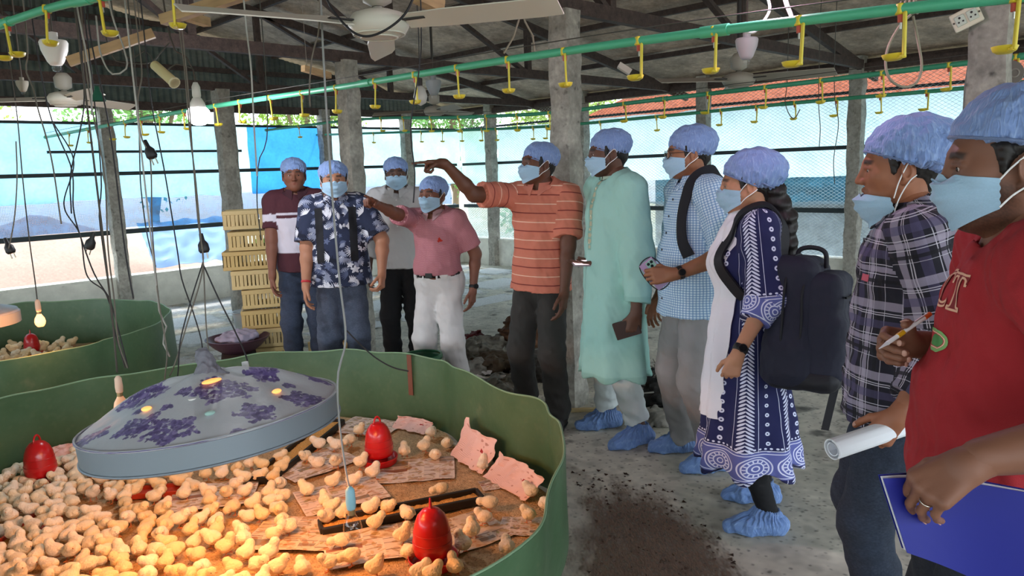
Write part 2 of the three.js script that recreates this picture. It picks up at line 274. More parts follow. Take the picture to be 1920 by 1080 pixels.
for (const z of [-0.82, -3.1, -5.5, -7.9, 1.5, 3.8]) {   // trusses, one structure each with its members as parts
  const t = new THREE.Group(); t.name = 'beam_' + (++nTruss); t.userData = { kind: 'structure', label: 'brown steel roof truss across the shed' }; scene.add(t);
  const P = (x, y) => V(x, y, z), CH = 2.53;
  part(t, 'bottom_chord', bar(P(BX, CH), P(WX, CH), 0.06, 0.09), steelMat);
  part(t, 'rafter', bar(P(RIDGE, roofY(RIDGE) - 0.1), P(WX + 0.4, roofY(WX + 0.4) - 0.1), 0.05, 0.09), steelMat);
  part(t, 'rafter', bar(P(RIDGE, roofY(RIDGE) - 0.1), P(BX - 0.4, roofY(BX - 0.4) - 0.1), 0.05, 0.09), steelMat);
  for (let i = -3; i <= 3; i++) { const x = RIDGE + i * 1.75; part(t, 'post', bar(P(x, CH), P(x, roofY(x) - 0.1), 0.05, 0.06, V(1, 0, 0)), steelMat); if (i < 3) { const x2 = x + 1.75, up = i >= 0; part(t, 'diagonal', bar(P(x, up ? roofY(x) - 0.1 : CH), P(x2, up ? CH : roofY(x2) - 0.1), 0.035, 0.05, V(0, 0, 1)), steelMat); } }
}
for (let i = 0; i < 8; i++) for (const s of [-1, 1]) {
  const x = RIDGE + s * (0.25 + i * 1.1); struct(`beam_${20 + i * 2 + (s > 0)}`, bar(V(x, roofY(x) - 0.035, WZ - 0.4), V(x, roofY(x) - 0.035, BZ + 0.4), 0.045, 0.055), steelMat, 'brown purlin running under the roof');
}
// gable of corrugated sheets
{
  const g = new THREE.Group(); g.name = 'wall_gable'; g.userData = { kind: 'structure', label: 'dark corrugated metal gable above the netting' }; scene.add(g);
  const tins = [0x66706a, 0x5d6863, 0x707872, 0x5a625f].map((c, i) => mat(0xffffff, 0.6, { metalness: 0.35, map: dataTex(128, (u, v) => { const k = fract(u, v, 4, 120 + i) * 26; const C = col(c).getRGB({}, THREE.SRGBColorSpace); return [C.r * 255 + k, C.g * 255 + k, C.b * 255 + k * 0.9]; }, 1 / 0.8) }));
  let n = 0;
  for (let x = BX; x < WX - 0.05; x += 0.8) {
    const x1 = Math.min(WX, x + 0.84);
    const cells = 66;
    part(g, 'corrugated_sheet', sheet(x1 - x, 2, cells, 2, (u, v) => { const X = lerp(x, x1, u), top = roofY(X) - 0.03, y = lerp(2.43, top, v); return V(X, y, WZ - 0.05 + 0.012 * Math.cos(X * 2 * Math.PI / 0.076) + (n % 2) * 0.006); }, 0.003), tins[n % 4]); n++;
  }
  part(g, 'girt', [bar(V(BX, 2.95, WZ), V(6.5, 2.95, WZ), 0.04, 0.06), bar(V(BX, 3.45, WZ), V(4, 3.45, WZ), 0.04, 0.06)], steelMat);
  part(g, 'girt', bar(V(BX, 2.47, WZ), V(WX, 2.47, WZ), 0.05, 0.1), steelMat);
}
// rails along the netting
const railMat = mat(0x2f3a3c, 0.6, { metalness: 0.3 });
[['trim_1', 1.67, 0.022], ['trim_2', 0.97, 0.028], ['trim_3', 2.26, 0.016], ['trim_4', 1.93, 0.0]].forEach(([n, y, r]) => {
  if (r) struct(n, [bar(V(-6, y, WZ - 0.085), V(WX, y, WZ - 0.085), r * 2, r * 2), bar(V(WX + 0.085, y, WZ), V(WX + 0.085, y, BZ), r * 2, r * 2)], railMat, 'dark rail carrying the netting');
  else struct(n, bar(V(2.4, y, WZ - 0.085), V(4.7, y, WZ - 0.085), 0.03, 0.03), railMat, 'short dark rail between the gable pillars');
});
struct('trim_5', bar(V(WX - 0.02, 2.5, WZ), V(WX - 0.02, 2.5, BZ), 0.06, 0.08), steelMat, 'brown eave beam');
// tarpaulins
function tarp(p0, p1, y0, y1, color, label, group, out, opt = {}) {
  const L = p0.distanceTo(p1), d = p1.clone().sub(p0), r = L * 3.1 + p0.x;
  const g = sheet(L, y1 - y0, Math.ceil(L * 14), 16, (u, v) => {
    const q = p0.clone().addScaledVector(d, u), s = u * L;
    const y = lerp(y0 + 0.02 * noise2(s * 1.3, r), y1 + 0.02 * noise2(s * 1.1, r + 9), v);
    return q.add(V(0, y, 0)).addScaledVector(out, 0.02 * noise2(s * 2.2 + v, r + v * 1.5) + 0.012 * noise2(s * 7 + 2 * v, v * 2.4 + r));
  });
  return solo(opt.name || 'tarpaulin', g, mat(color, 1, { side: THREE.DoubleSide, transmission: opt.t ?? 0.84, thickness: 0, specularIntensity: 0.1, map: opt.map || T.tarp, ...(opt.o ? { transparent: true, opacity: opt.o } : {}) }), label, opt.cat || 'tarpaulin', group);
}
T.tarp = dataTex(256, (u, v) => { const k = 232 + 18 * fract(u, v, 5, 140) + 10 * tn(u, v, 40, 8); return [k - 6, k, k]; }, 1 / 2);
const oz = V(0, 0, -1), ox = V(1, 0, 0);
const GZ = WZ - 0.13, GX = WX + 0.13;
const bays = [[-4.5, 0, 0x98cdee], [0, 1.5, 0xa3d4f0], [1.5, 3.0, 0xa8d8f2], [3.0, 4.5, 0xb0dcf2], [4.5, 4.82, 0xcde9f0], [4.82, 5.95, 0x3f94e2], [5.95, 7.42, 0xc0e0ea], [7.42, 8.66, 0xc4e4e0]];
const bayName = ['pale blue tarpaulin at the outer end of the gable', 'pale blue tarpaulin behind the far chick ring', 'pale blue tarpaulin beside the lit bulb', 'pale blue tarpaulin between two slim gable pillars', 'narrow pale strip of tarpaulin beside the deep blue sheet', 'deep blue tarpaulin behind the maroon polo man', 'pale teal tarpaulin behind the white shirt man', 'green-tinted tarpaulin at the corner of the shed'];
bays.forEach(([a, b, c], i) => tarp(V(a, 0, GZ), V(b, 0, GZ), 1.36, 2.27, c, bayName[i], null, oz, { t: i === 5 ? 0.8 : i < 4 ? 0.62 : 0.74 }));
const rb = [[-9.8, -8.87, 0xc6e6da, 'green-tinted tarpaulin nearest the shed corner on the eave side'], [-8.87, -6.95, 0xd6eff0, 'pale tarpaulin behind the orange polo man'], [-6.95, -5.0, 0xdaf1f5, 'pale tarpaulin behind the kurta man'], [-5.0, -3.14, 0xd8f0f5, 'pale tarpaulin behind the woman with the backpack'], [-3.14, -1.5, 0xd6eff5, 'pale tarpaulin behind the plaid shirt man'], [-1.5, 1.4, 0xd4edf5, 'pale tarpaulin behind the socket pillar']];
rb.forEach(([a, b, c, l]) => tarp(V(GX, 0, a), V(GX, 0, b), 1.34, 2.22, c, l, null, ox));
// sagging dark blue net below the tarpaulins and pale net near the parapet
T.net = dataTex(128, (u, v) => { const a = Math.abs(((u * 32) % 1) - 0.5), b = Math.abs(((v * 32) % 1) - 0.5); const w = a > 0.3 || b > 0.3; const k = 200 + 40 * fract(u, v, 4, 5); return [k, k, k, w ? 250 : 190]; }, 2);
const netOpt = (o) => ({ name: 'shade_net', cat: 'net', t: 0.45, o, map: T.net });
for (const [a, b, l] of [[-4.5, 0, 'blue shade net at the outer end of the gable'], [0, 3.0, 'blue sagging shade net behind the far chick ring'], [3.0, 5.9, 'blue sagging shade net beside the crate stack'], [5.9, 8.5, 'blue shade net at the gable corner']]) tarp(V(a, 0, GZ - 0.1), V(b, 0, GZ - 0.1), 1.0, 1.4, 0x2a80bc, l, null, oz, netOpt(0.95));
for (const [a, b, l] of [[-9.66, -6.95, 'blue shade net behind the orange polo man'], [-6.95, -3.14, 'blue shade net behind the check shirt man'], [-3.14, 1.4, 'blue shade net behind the plaid shirt man']]) tarp(V(GX + 0.1, 0, a), V(GX + 0.1, 0, b), 1.02, 1.38, 0x3a8fae, l, null, ox, netOpt(0.85));
for (const [a, b, l] of [[-9.66, -6.95, 'whitish net above the parapet by the shed corner'], [-6.95, -3.14, 'whitish net above the parapet behind the woman'], [-3.14, 1.4, 'whitish net above the parapet behind the plaid shirt man']]) tarp(V(GX + 0.01, 0, a), V(GX + 0.01, 0, b), 0.43, 1.06, 0xd4e8f2, l, null, ox, netOpt(0.72));
for (const [a, b, l] of [[-4.5, 1.2, 'thin pale blue net low on the gable beside the sand heap'], [5.0, 8.5, 'thin pale blue net low on the gable corner']]) tarp(V(a, 0, GZ - 0.01), V(b, 0, GZ - 0.01), 0.43, 1.02, 0x9cc4e6, l, null, oz, netOpt(0.62));
// diamond wire mesh on the eave side
{
  const wire = mat(0xc4d0d4, 0.5, { metalness: 0.6 }), y0 = 0.42, y1 = 2.5;
  [[-9.6, -6.95, 'diamond wire mesh by the shed corner'], [-6.95, -5.0, 'diamond wire mesh behind the kurta man'], [-5.0, -3.14, 'diamond wire mesh behind the woman with the backpack'], [-3.14, -1.55, 'diamond wire mesh behind the plaid shirt man'], [-1.55, 0.6, 'diamond wire mesh behind the socket pillar']].forEach(([z0, z1, label]) => {
    const pos = [], idx = [], X = WX + 0.065, st = 0.062, tilt = 0.62, r = 0.0016;
    const seg = (za, ya, zb, yb) => { const n = pos.length / 3; const dy = yb - ya, dz = zb - za, L = Math.hypot(dy, dz), nx = -dy / L * r, ny = dz / L * r; for (const [z, y] of [[za, ya], [zb, yb]]) pos.push(X - r, y, z, X + r, y + ny, z + nx, X + r, y - ny, z - nx); idx.push(n, n + 3, n + 1, n + 1, n + 3, n + 4, n + 1, n + 4, n + 2, n + 2, n + 4, n + 5, n + 2, n + 5, n, n, n + 5, n + 3); };
    for (const s of [-1, 1]) for (let c = -4; c < 6; c += st) { // line z = zc + s*(y-y0)*t
      const t = 1 / tilt, zc = z0 + c; let ya = y0, yb = y1; const zz = (y) => zc + s * (y - y0) * t;
      const cut = (z) => y0 + (z - zc) / (s * t); const e = [cut(z0), cut(z1)].sort((a, b) => a - b); ya = Math.max(ya, e[0]); yb = Math.min(yb, e[1]); if (yb - ya > 0.01) seg(zz(ya), ya, zz(yb), yb);
    }
    const g = new THREE.BufferGeometry(); g.setAttribute('position', new THREE.Float32BufferAttribute(pos, 3)); g.setIndex(idx); g.computeVertexNormals();
    solo('wire_mesh', g, wire, label, 'wire mesh');
  });
}
// ---------------------------------------------------------------- outdoors
const soil = mat(0xffffff, 1, { map: dataTex(256, (u, v) => { const k = fract(u, v, 6, 200), g = fract(u, v, 20, 210); return [128 + k * 40 + g * 25, 124 + k * 30 + g * 30, 96 + k * 30 + g * 20]; }, 1 / 6) });
struct('ground', box(60, 0.1, 60, 0, -0.25, 0), soil);
{ // sand heap, blue sheet lying against it
  const heap = sheet(6, 4, 50, 34, (u, v) => { const a = u * 2 - 1, b = v * 2 - 1, h = Math.max(0, 1 - Math.hypot(a, b)); return V(2.9 + a * 3.4, -0.2 + 1.35 * Math.pow(h, 0.9) + 0.05 * noise2(u * 9, v * 9) * h, -13.2 - b * 2.4); });
  const s = solo('sand_heap', heap, mat(0xb69580, 1, { map: dataTex(256, (u, v) => { const k = 225 + 25 * fract(u, v, 20, 230); return [k, k, k]; }, 1) }), 'pinkish sand heap outside behind the gable netting', 'sand heap'); s.userData.kind = 'stuff';
  solo('ground_sheet', sheet(2.2, 1.1, 30, 16, (u, v) => V(lerp(3.9, 5.4, u), lerp(0.35, 0.98, v) + 0.03 * noise2(u * 4, v * 3), -11.1 - 0.55 * v + 0.025 * noise2(u * 5, v * 4 + 9)), 0.006), mat(0x8aa2cc, 0.7, { side: THREE.DoubleSide }), 'blue sheet draped over the sand heap outside', 'sheet');
  // neighbour's shed with rusty tin roof beyond the eave side
  const t = thing('outbuilding', 'neighbouring shed with rusty orange tin roof beyond the eave wall', 'building', V(13.5, 0, -2.5));
  const rust = dataTex(256, (u, v) => { const a = fract(u, v, 8, 240), b = sm(0.2, 0.5, fract(u, v, 24, 250)); return [112 + a * 26 - b * 50, 58 + a * 18 - b * 30, 38 + a * 14 - b * 20]; }, 1 / 1.6);
  const tin = mat(0xffffff, 1, { map: rust, specularIntensity: .15 });
  for (let i = 0; i < 14; i++) part(t, 'roof_sheet', sheet(0.95, 3, 24, 2, (u, v) => { const z = -6.6 + i * 0.92 + u * 0.95; return V(-2.9 + 3 * v, 2.28 + 0.95 * v + 0.02 * Math.cos(z * 40) + (i % 2) * 0.006, z); }, 0.004), tin);
  part(t, 'wall', box(0.15, 2.6, 12.8, 0.1, 1.1, -0.2), mat(0xb9b2a2, 0.9, { map: T.conc }));
  for (const z of [-6.4, -3.2, 0, 3.2, 6]) part(t, 'post', box(0.12, 2.6, 0.12, -2.6, 1.05, z), steelMat);
  part(t, 'batten', [box(0.06, 0.08, 12.8, -2.3, 2.4, -0.2), box(0.06, 0.08, 12.8, -1.2, 2.75, -0.2)], steelMat);
}
{ // trees and bushes beyond the netting: trunk, boughs and crowns of many leaves
  const bark = mat(0x6b5a45, 0.95), R = rng(77);
  const greens = [0x7d9a34, 0x5f8a3a, 0x93a84a, 0x6c9a4c].map((c) => mat(c, 0.8, { side: THREE.DoubleSide, transmission: 0.35, thickness: 0 }));
  function tree(x, z, h, w, i, label) {
    const t = thing(h > 2.5 ? 'tree' : 'bush', label, h > 2.5 ? 'tree' : 'bush', V(x, -0.2, z));
    const br = []; for (let k = 0; k < 5; k++) { const a = k * 1.26 + R(); br.push(tube([V(0, h * (0.1 + 0.05 * k), 0), V(Math.cos(a) * w * 0.3, h * 0.5, Math.sin(a) * w * 0.3), V(Math.cos(a) * w * 0.6, h * 0.75, Math.sin(a) * w * 0.6)], 0.025 + h * 0.004, 8, 5)); }
    part(t, 'trunk', [tube([V(0, 0, 0), V(0.05, h * 0.3, 0.04), V(0, h * 0.8, 0)], 0.03 + h * 0.012, 8, 7), ...br], bark);
    const pos = [], idx = [], N = h > 2.5 ? 5200 : 1500;
    for (let k = 0; k < N; k++) { const a = R() * 6.283, b = Math.acos(2 * R() - 1), rr = Math.cbrt(R()) * (0.8 + 0.3 * noise3(a, b, i)); const c = V(Math.sin(b) * Math.cos(a) * w * rr, h * 0.6 + Math.cos(b) * h * 0.42 * rr, Math.sin(b) * Math.sin(a) * w * rr), d = V(R() - 0.5, R() - 0.7, R() - 0.5).normalize(), e = d.clone().cross(V(R() - 0.5, R(), R() - 0.5)).normalize(), L = 0.09 + 0.08 * R(); const n = pos.length / 3; for (const q of [c, c.clone().addScaledVector(d, L * 0.5).addScaledVector(e, L * 0.28), c.clone().addScaledVector(d, L), c.clone().addScaledVector(d, L * 0.5).addScaledVector(e, -L * 0.28)]) pos.push(q.x, q.y, q.z); idx.push(n, n + 1, n + 2, n, n + 2, n + 3); }
    const g = new THREE.BufferGeometry(); g.setAttribute('position', new THREE.Float32BufferAttribute(pos, 3)); g.setIndex(idx); g.computeVertexNormals();
    part(t, 'foliage', g, greens[i % 4]);
  }
  [[-6, -17, 5.2], [-1.8, -18, 6], [2.3, -18, 5.4], [6.4, -18, 6.2], [10.5, -18, 5.6], [14.7, -17, 5.8], [14.6, -12.6, 5]].forEach(([x, z, h], i) => tree(x, z, h, 1.9, i, ['broad tree beyond the outer gable end', 'tall tree beyond the sand heap', 'tree behind the lit bulb beyond the gable', 'tall tree beyond the crate stack side', 'pale tree beyond the deep blue tarpaulin', 'tree beyond the shed corner', 'tree out past the corner by the eave side'][i]));
  [[6.9, -12.2, 1.5], [9.4, -12.3, 1.3], [10.9, -9.9, 1.4]].forEach(([x, z, h], i) => tree(x, z, h, 0.9, i + 1, ['low bush outside behind the white shirt man', 'low bush outside at the shed corner', 'low bush outside behind the pointing pair', 'low bush outside behind the orange polo man'][i]));
}
// ---------------------------------------------------------------- brooder rings
const CF = (r, y, f) => V(0, y, 0).addScaledVector(RGT, r).addScaledVector(FWD, f);   // metres right of, above and ahead of the spot under the camera
const RIMPTS = [[.16, 2.67], [-.12, 1.93], [.19, 3.1], [-.17, 3.86], [-.67, 4.47], [-1.11, 4.66], [-2.13, 4.35], [-2.72, 3.8], [-2.8, 2.9], [-2.3, 2.0], [-1.2, 1.62]], RC = [-1.25, 3.15];
const RIM = RIMPTS.map(([r, f]) => [Math.atan2(r - RC[0], f - RC[1]), Math.hypot(r - RC[0], f - RC[1])]).sort((a, b) => a[0] - b[0]);
function ringR(a) { a = Math.atan2(Math.sin(a), Math.cos(a)); let S = 0, W = 0; for (const [b, r] of RIM) { const d = Math.atan2(Math.sin(a - b), Math.cos(a - b)), w = Math.exp(-d * d / .055) + 1e-9; S += w * r; W += w; } return S / W; }
const greenTex = dataTex(512, (u, v) => { const a = fract(u, v, 6, 500), st = sm(.1, .6, tn(u, v, 40, 511)) * .12 + sm(.25, .7, fract(u, v, 8, 520)) * .5; return [76 + a * 16 + st * 46, 106 + a * 14 + st * 24, 74 + a * 14 + st * 24]; }, 1 / 1.7, 1 / 1.7);
const GREEN = mat(0xffffff, .42, { map: greenTex, bumpMap: dataTex(256, (u, v) => 128 + 70 * fract(u, v, 5, 7), 1 / 1.1, 1 / 1.1, false), bumpScale: .006 });
function brooderRing(c, radius, h, a0, label, kink) {
  const root = thing('brooder_ring', label, 'brooder ring', CF(c[0], 0, c[1]));
  const n = 220; const W = (u, v) => { const a = a0 + u * Math.PI * 2 * 1.012; let R = radius(a) - .006 * (u > .5 ? 0 : 1) * 2; R += .012 * noise2(a * 2.2, c[0]) * v; const lean = .03 * (v - .5) * Math.sin(a * 3 + 1); let y = h * v + (v > .5 ? .012 * noise2(a * 3, 7 + c[1]) : 0);
    if (kink) { const d = Math.atan2(Math.sin(a - kink), Math.cos(a - kink)); const e = Math.exp(-d * d / .0035); R -= .018 * e * v; y -= .012 * Math.exp(-d * d / .012) * (v > .5 ? 1 : 0); }
    const r = R + lean; return V(0, y, 0).addScaledVector(RGT, Math.sin(a) * r).addScaledVector(FWD, Math.cos(a) * r); };
  part(root, 'sheet_wall', sheet(9.2, h, n, 8, W, .006), GREEN);
  const hem = []; for (let i = 0; i <= n; i++) hem.push(W(i / n, 1).add(V(0, .001, 0))); part(root, 'top_edge', tube(hem, .005, n * 2, 6), mat(0x7c9b78, .5));
  root.userData.wall = null; delete root.userData.wall; return { root, W };
}
const nearRing = brooderRing(RC, ringR, .45, -2.6, 'large green brooder ring full of chicks under the flowered hood', 1.47);
{ // rusty strap over the joint of the sheet
  const p = []; const a = Math.atan2(-.64 - RC[0], 4.45 - RC[1]), r0 = ringR(a) - .026; const strapPt = (y, w) => CF(RC[0], y, RC[1]).addScaledVector(RGT, Math.sin(a + w) * r0).addScaledVector(FWD, Math.cos(a + w) * r0).sub(nearRing.root.position);
  part(nearRing.root, 'strap', sheet(.03, .3, 2, 10, (u, v) => strapPt(lerp(.2, .455, v), (u - .5) * .022), .004), mat(0x7b4a38, .7), 'rust brown strap');
}
const farRing = brooderRing([-4.25, 5.8], () => 1.42, .44, -1.2, 'green brooder ring beyond, beside the gable parapet', null);
// litter beds
T.litter = dataTex(1024, (u, v) => { const a = fract(u, v, 5, 600), b = tn(u, v, 60, 610), c = sm(.3, .7, tn(u, v, 120, 617)), d = tn(u, v, 170, 3); const k = 1 + a * .16 + b * .12 + d * .08; return [196 * k - c * 42, 168 * k - c * 46, 130 * k - c * 50]; }, 1 / 1.6);
T.litterB = dataTex(512, (u, v) => 128 + 60 * tn(u, v, 60, 610) + 50 * tn(u, v, 110, 3), 1 / .8, 1 / .8, false);
const LITTER = mat(0xffffff, 1, { map: T.litter, bumpMap: T.litterB, bumpScale: .008 });
function bed(c, radius, label, y) {
  const g = sheet(1, 1, 96, 24, (u, v) => { const a = -u * Math.PI * 2, r = (radius(a) - .035) * v; return CF(c[0] + Math.sin(a) * r, y + .006 * noise2(Math.sin(a) * r * 5, Math.cos(a) * r * 5), c[1] + Math.cos(a) * r); });
  const p = g.attributes.position, u = g.attributes.uv; for (let i = 0; i < p.count; i++) u.setXY(i, p.getX(i), p.getZ(i));
  const m = solo('litter_bed', g, LITTER, label, 'litter'); m.userData.kind = 'stuff'; return m;
}
bed(RC, ringR, 'brown rice husk litter inside the large green ring', .016);
bed([-4.25, 5.8], () => 1.42, 'brown litter inside the green ring beyond', .016);
// brown spill on the floor outside the ring
{
  const R = rng(9), dirtTex = (k) => { const t = dataTex(512, (u, v) => { const x = u * 2 - 1, y = v * 2 - 1, d = Math.hypot(x, y) + .38 * fract(u, v, 6, k) + .12 * tn(u, v, 50, k + 3), a = sm(.86, .42, d) * (.62 + .38 * sm(-.5, .2, tn(u, v, 60, k + 7))), n = fract(u, v, 30, k + 9) * 26; return [112 + n, 90 + n * .9, 73 + n * .8, 225 * a]; }); return t; };
  const dirt = mat(0x5a4334, 1, { map: T.litter, bumpMap: T.litterB, bumpScale: .01 });
  const blob = (cr, cf, w, l, label, k) => { const m = solo('dirt_spill', sheet(1, 1, 40, 60, (u, v) => { const a = u * 2 - 1, b = v * 2 - 1; return CF(cr + a * w, .003 + .014 * Math.max(0, 1 - Math.hypot(a, b)), cf + b * l); }), mat(0xffffff, 1, { map: dirtTex(k), transparent: true, bumpMap: T.litterB, bumpScale: .006 }), label, 'dirt'); m.userData.kind = 'stuff'; };
  blob(.5, 2.7, .42, 1.05, 'brown husk spilled on the floor outside the large ring', 900); blob(-2.78, 4.9, .3, .6, 'brown husk spilled between the two green rings', 930);
  const cr = []; for (let i = 0; i < 420; i++) { const a = R() * 6.283, d = Math.pow(R(), .5); const p = CF(.42 + Math.sin(a) * d * .42, .003, 2.75 + Math.cos(a) * d * .95); if (Math.hypot(p.dot(RGT) - RC[0], p.dot(FWD) - RC[1]) < 1.56) continue; const s = .004 + R() * .009; const g = new THREE.TetrahedronGeometry(s); g.rotateY(R() * 6); g.scale(1, .6, 1.4); g.translate(p.x, p.y, p.z); cr.push(g); }
  const m = solo('husk_crumbs', cr, dirt, 'loose brown crumbs scattered outside the ring', 'litter'); m.userData.kind = 'stuff';
}
// newspapers on the floor of the ring
const paperTex = [0, 1, 2].map((k) => canvasTex(512, 512, (c, w, h) => {
  const R = rng(40 + k); c.fillStyle = ['#e2dad2', '#e6dad2', '#d8ccbe'][k]; c.fillRect(0, 0, w, h);
  for (let col_ = 0; col_ < 5; col_++) for (let y = 12; y < h - 8;) { if (R() < .012) { c.fillStyle = ['#a5786a', '#8b8a88', '#b0947e', '#958b82'][Math.floor(R() * 4)]; const hh = 40 + R() * 60; c.fillRect(10 + col_ * 100, y, 92 + (R() < .3 ? 96 : 0), hh); y += hh + 8; } else if (R() < .12) { c.fillStyle = 'rgba(60,48,46,.45)'; c.fillRect(10 + col_ * 100, y, 60 + R() * 30, 12); y += 20; } else { c.fillStyle = 'rgba(80,66,60,.2)'; c.fillRect(10 + col_ * 100, y, 70 + R() * 22, 2.5); y += 7; } }
  for (let i = 0; i < 170; i++) { c.fillStyle = `rgba(${120 + R() * 50},${84 + R() * 40},50,${.15 + R() * .3})`; c.beginPath(); c.ellipse(R() * w, R() * h, 4 + R() * 36, 3 + R() * 16, R() * 3, 0, 6.3); c.fill(); }
}));
paperTex.forEach((t) => { t.wrapS = t.wrapT = THREE.ClampToEdgeWrapping; });
const PAPER = paperTex.map((t) => mat(0xffffff, .95, { map: t, side: 2 }));
const PINKP = mat(0xf0cdc6, .9, { side: 2, map: canvasTex(256, 256, (c, w, h) => { const R = rng(61); c.fillStyle = '#fff'; c.fillRect(0, 0, w, h); c.fillStyle = 'rgba(120,80,80,.25)'; for (let y = 10; y < h; y += 9) c.fillRect(8 + (y % 3) * 4, y, 90 + R() * 30, 2); for (let i = 0; i < 14; i++) { c.fillStyle = 'rgba(150,90,70,.4)'; c.beginPath(); c.ellipse(R() * w, R() * h, 3 + R() * 9, 3 + R() * 6, 0, 0, 6.3); c.fill(); } c.fillStyle = '#b4383c'; c.fillRect(170, 120, 26, 22); }) });
const inRing = (p, m = .06) => { const r = p.dot(RGT) - RC[0], f = p.dot(FWD) - RC[1]; return Math.hypot(r, f) < ringR(Math.atan2(r, f)) - m; };
{
  const R = rng(51), spots = [[930, 905, .1], [985, 985, .5], [860, 1000, -.2], [780, 880, .3], [690, 800, .8], [860, 835, .2], [700, 1020, .1], [590, 870, -.4], [560, 1000, .5], [400, 930, .2], [640, 930, -.1]];
  const lab = ['folded newspaper under the far feed tray end', 'striped newspaper sheet at the ring wall', 'newspaper sheet beside the front red drinker', 'stained newspaper sheet in the open middle of the ring', 'newspaper sheet under the middle red drinker', 'newspaper sheet with brown picture by the ring wall', 'soiled newspaper sheet ahead of the bulb', 'soiled newspaper sheet beside the slanting feed tray', 'orange lit newspaper sheet among the chicks', 'orange lit newspaper sheet below the hood', 'soiled newspaper sheet under the clear bulb'];
  spots.forEach(([px, py, t], i) => { const c = onY(px, py, .03); const w = .4, h = .3, ca = Math.cos(t + .4), sa = Math.sin(t + .4);
    const ok = [[-1, -1], [1, -1], [1, 1], [-1, 1]].map(([a, b]) => V(c.x + (a * w * ca - b * h * sa) / 2, 0, c.z + (a * w * sa + b * h * ca) / 2)); let k = 1; while (k > .3 && !ok.every((q) => inRing(c.clone().setY(0).lerp(q, k), .05))) k -= .05;
    solo('newspaper', sheet(1, 1, 12, 10, (u, v) => { const a = (u - .5) * w * k, b = (v - .5) * h * k; return V(c.x + a * ca - b * sa, .026 + i * .0012 + .004 * noise2(u * 3 + i, v * 3), c.z + a * sa + b * ca); }), PAPER[i % 3], lab[i], 'newspaper'); });
  // sheets standing up against the ring wall
  const lean = (p0, p1, hgt, label, seed) => solo('newspaper', sheet(1, 1, 18, 8, (u, v) => { const a = V(0, 0, 0).lerpVectors(p0, p1, u), inw = CF(RC[0], 0, RC[1]).sub(a).setY(0).normalize(); const bump = .012 * noise2(u * 5 + seed, v * 3), fold = .02 * Math.sin(u * 7 + seed) * v; return a.addScaledVector(inw, .09 * (1 - v) * (1 - v) + .02 + bump + fold * .4).setY(.03 + hgt * v * (seed === 4 && u < .3 ? 1.25 - Math.abs(u - .14) * 2.2 : .97 + .03 * noise2(u * 3 + seed * 3, 1))); }, .0015), PINKP, label, 'newspaper');
  const W = (px, py) => { const q = onY(px, py, .03), r = q.dot(RGT) - RC[0], f = q.dot(FWD) - RC[1], a = Math.atan2(r, f), R0 = ringR(a) - .05; return CF(RC[0] + Math.sin(a) * R0, 0, RC[1] + Math.cos(a) * R0); };
  lean(W(975, 880), W(1045, 935), .12, 'pinkish newspaper standing against the curved ring wall', 1); lean(W(890, 838), W(968, 876), .17, 'crumpled pinkish newspaper with torn peak against the ring wall', 4); lean(W(735, 800), W(800, 812), .05, 'low folded pinkish newspaper behind the middle drinker', 7);
  lean(W(100, 870), W(150, 850), .1, 'pinkish newspaper scrap standing by the ring wall under the hood', 9);
}
// feed trays: dark troughs with a line of feed
{
  const tin = mat(0x1e1d1c, .6), feed = mat(0xd9a860, 1, { bumpMap: T.litterB, bumpScale: .01 });
  const tray = (p, q, w, label) => { const t = thing('feed_tray', label, 'feed tray', p.clone().lerp(q, .5).setY(.028), null, Math.atan2(q.x - p.x, q.z - p.z)); const L = p.distanceTo(q);
    part(t, 'tray_floor', box(w, .006, L, 0, .003, 0), tin); for (const s of [-1, 1]) { part(t, 'tray_side', rbox(.02, .035, L, .004, s * w / 2, .0175, 0), tin); part(t, 'tray_end', rbox(w, .035, .016, .004, 0, .0175, s * L / 2), tin); }
    part(t, 'feed', sheet(w, L, 6, 60, (u, v) => V((.5 - u) * (w - .02), .012 + .006 * noise2(u * 3, v * 20) + .006 * Math.sin(u * Math.PI), (v - .5) * (L - .02))), feed); };
  tray(onY(602, 995, .03), onY(900, 935, .03), .1, 'black feed tray with golden feed lying across the ring beside the front drinker');
  tray(onY(488, 905, .03), onY(628, 795, .03), .12, 'slanting dark feed tray partly under the hood rim');
  const red = mat(0xb23a22, .5); const rt = thing('red_tray', 'flat red plastic tray among the chicks below the hood', 'feed tray', onY(282, 925, .03).setY(.026), null, .9); part(rt, 'tray_floor', rbox(.1, .01, .3, .004, 0, .006, 0), red); for (const s of [-1, 1]) part(rt, 'tray_side', rbox(.012, .028, .3, .004, s * .05, .014, 0), red);
  const r2 = thing('red_tray', 'red plastic tray at the picture edge covered by chicks', 'feed tray', onY(30, 1018, .03).setY(.026), null, -.75); part(r2, 'tray_floor', rbox(.12, .01, .5, .004, 0, .006, 0), red); for (const s of [-1, 1]) part(r2, 'tray_side', rbox(.012, .03, .5, .004, s * .06, .015, 0), red); part(r2, 'feed', sheet(.1, .46, 4, 30, (u, v) => V((.5 - u) * .1, .014 + .004 * noise2(u * 3, v * 14), (v - .5) * .46)), feed);
}
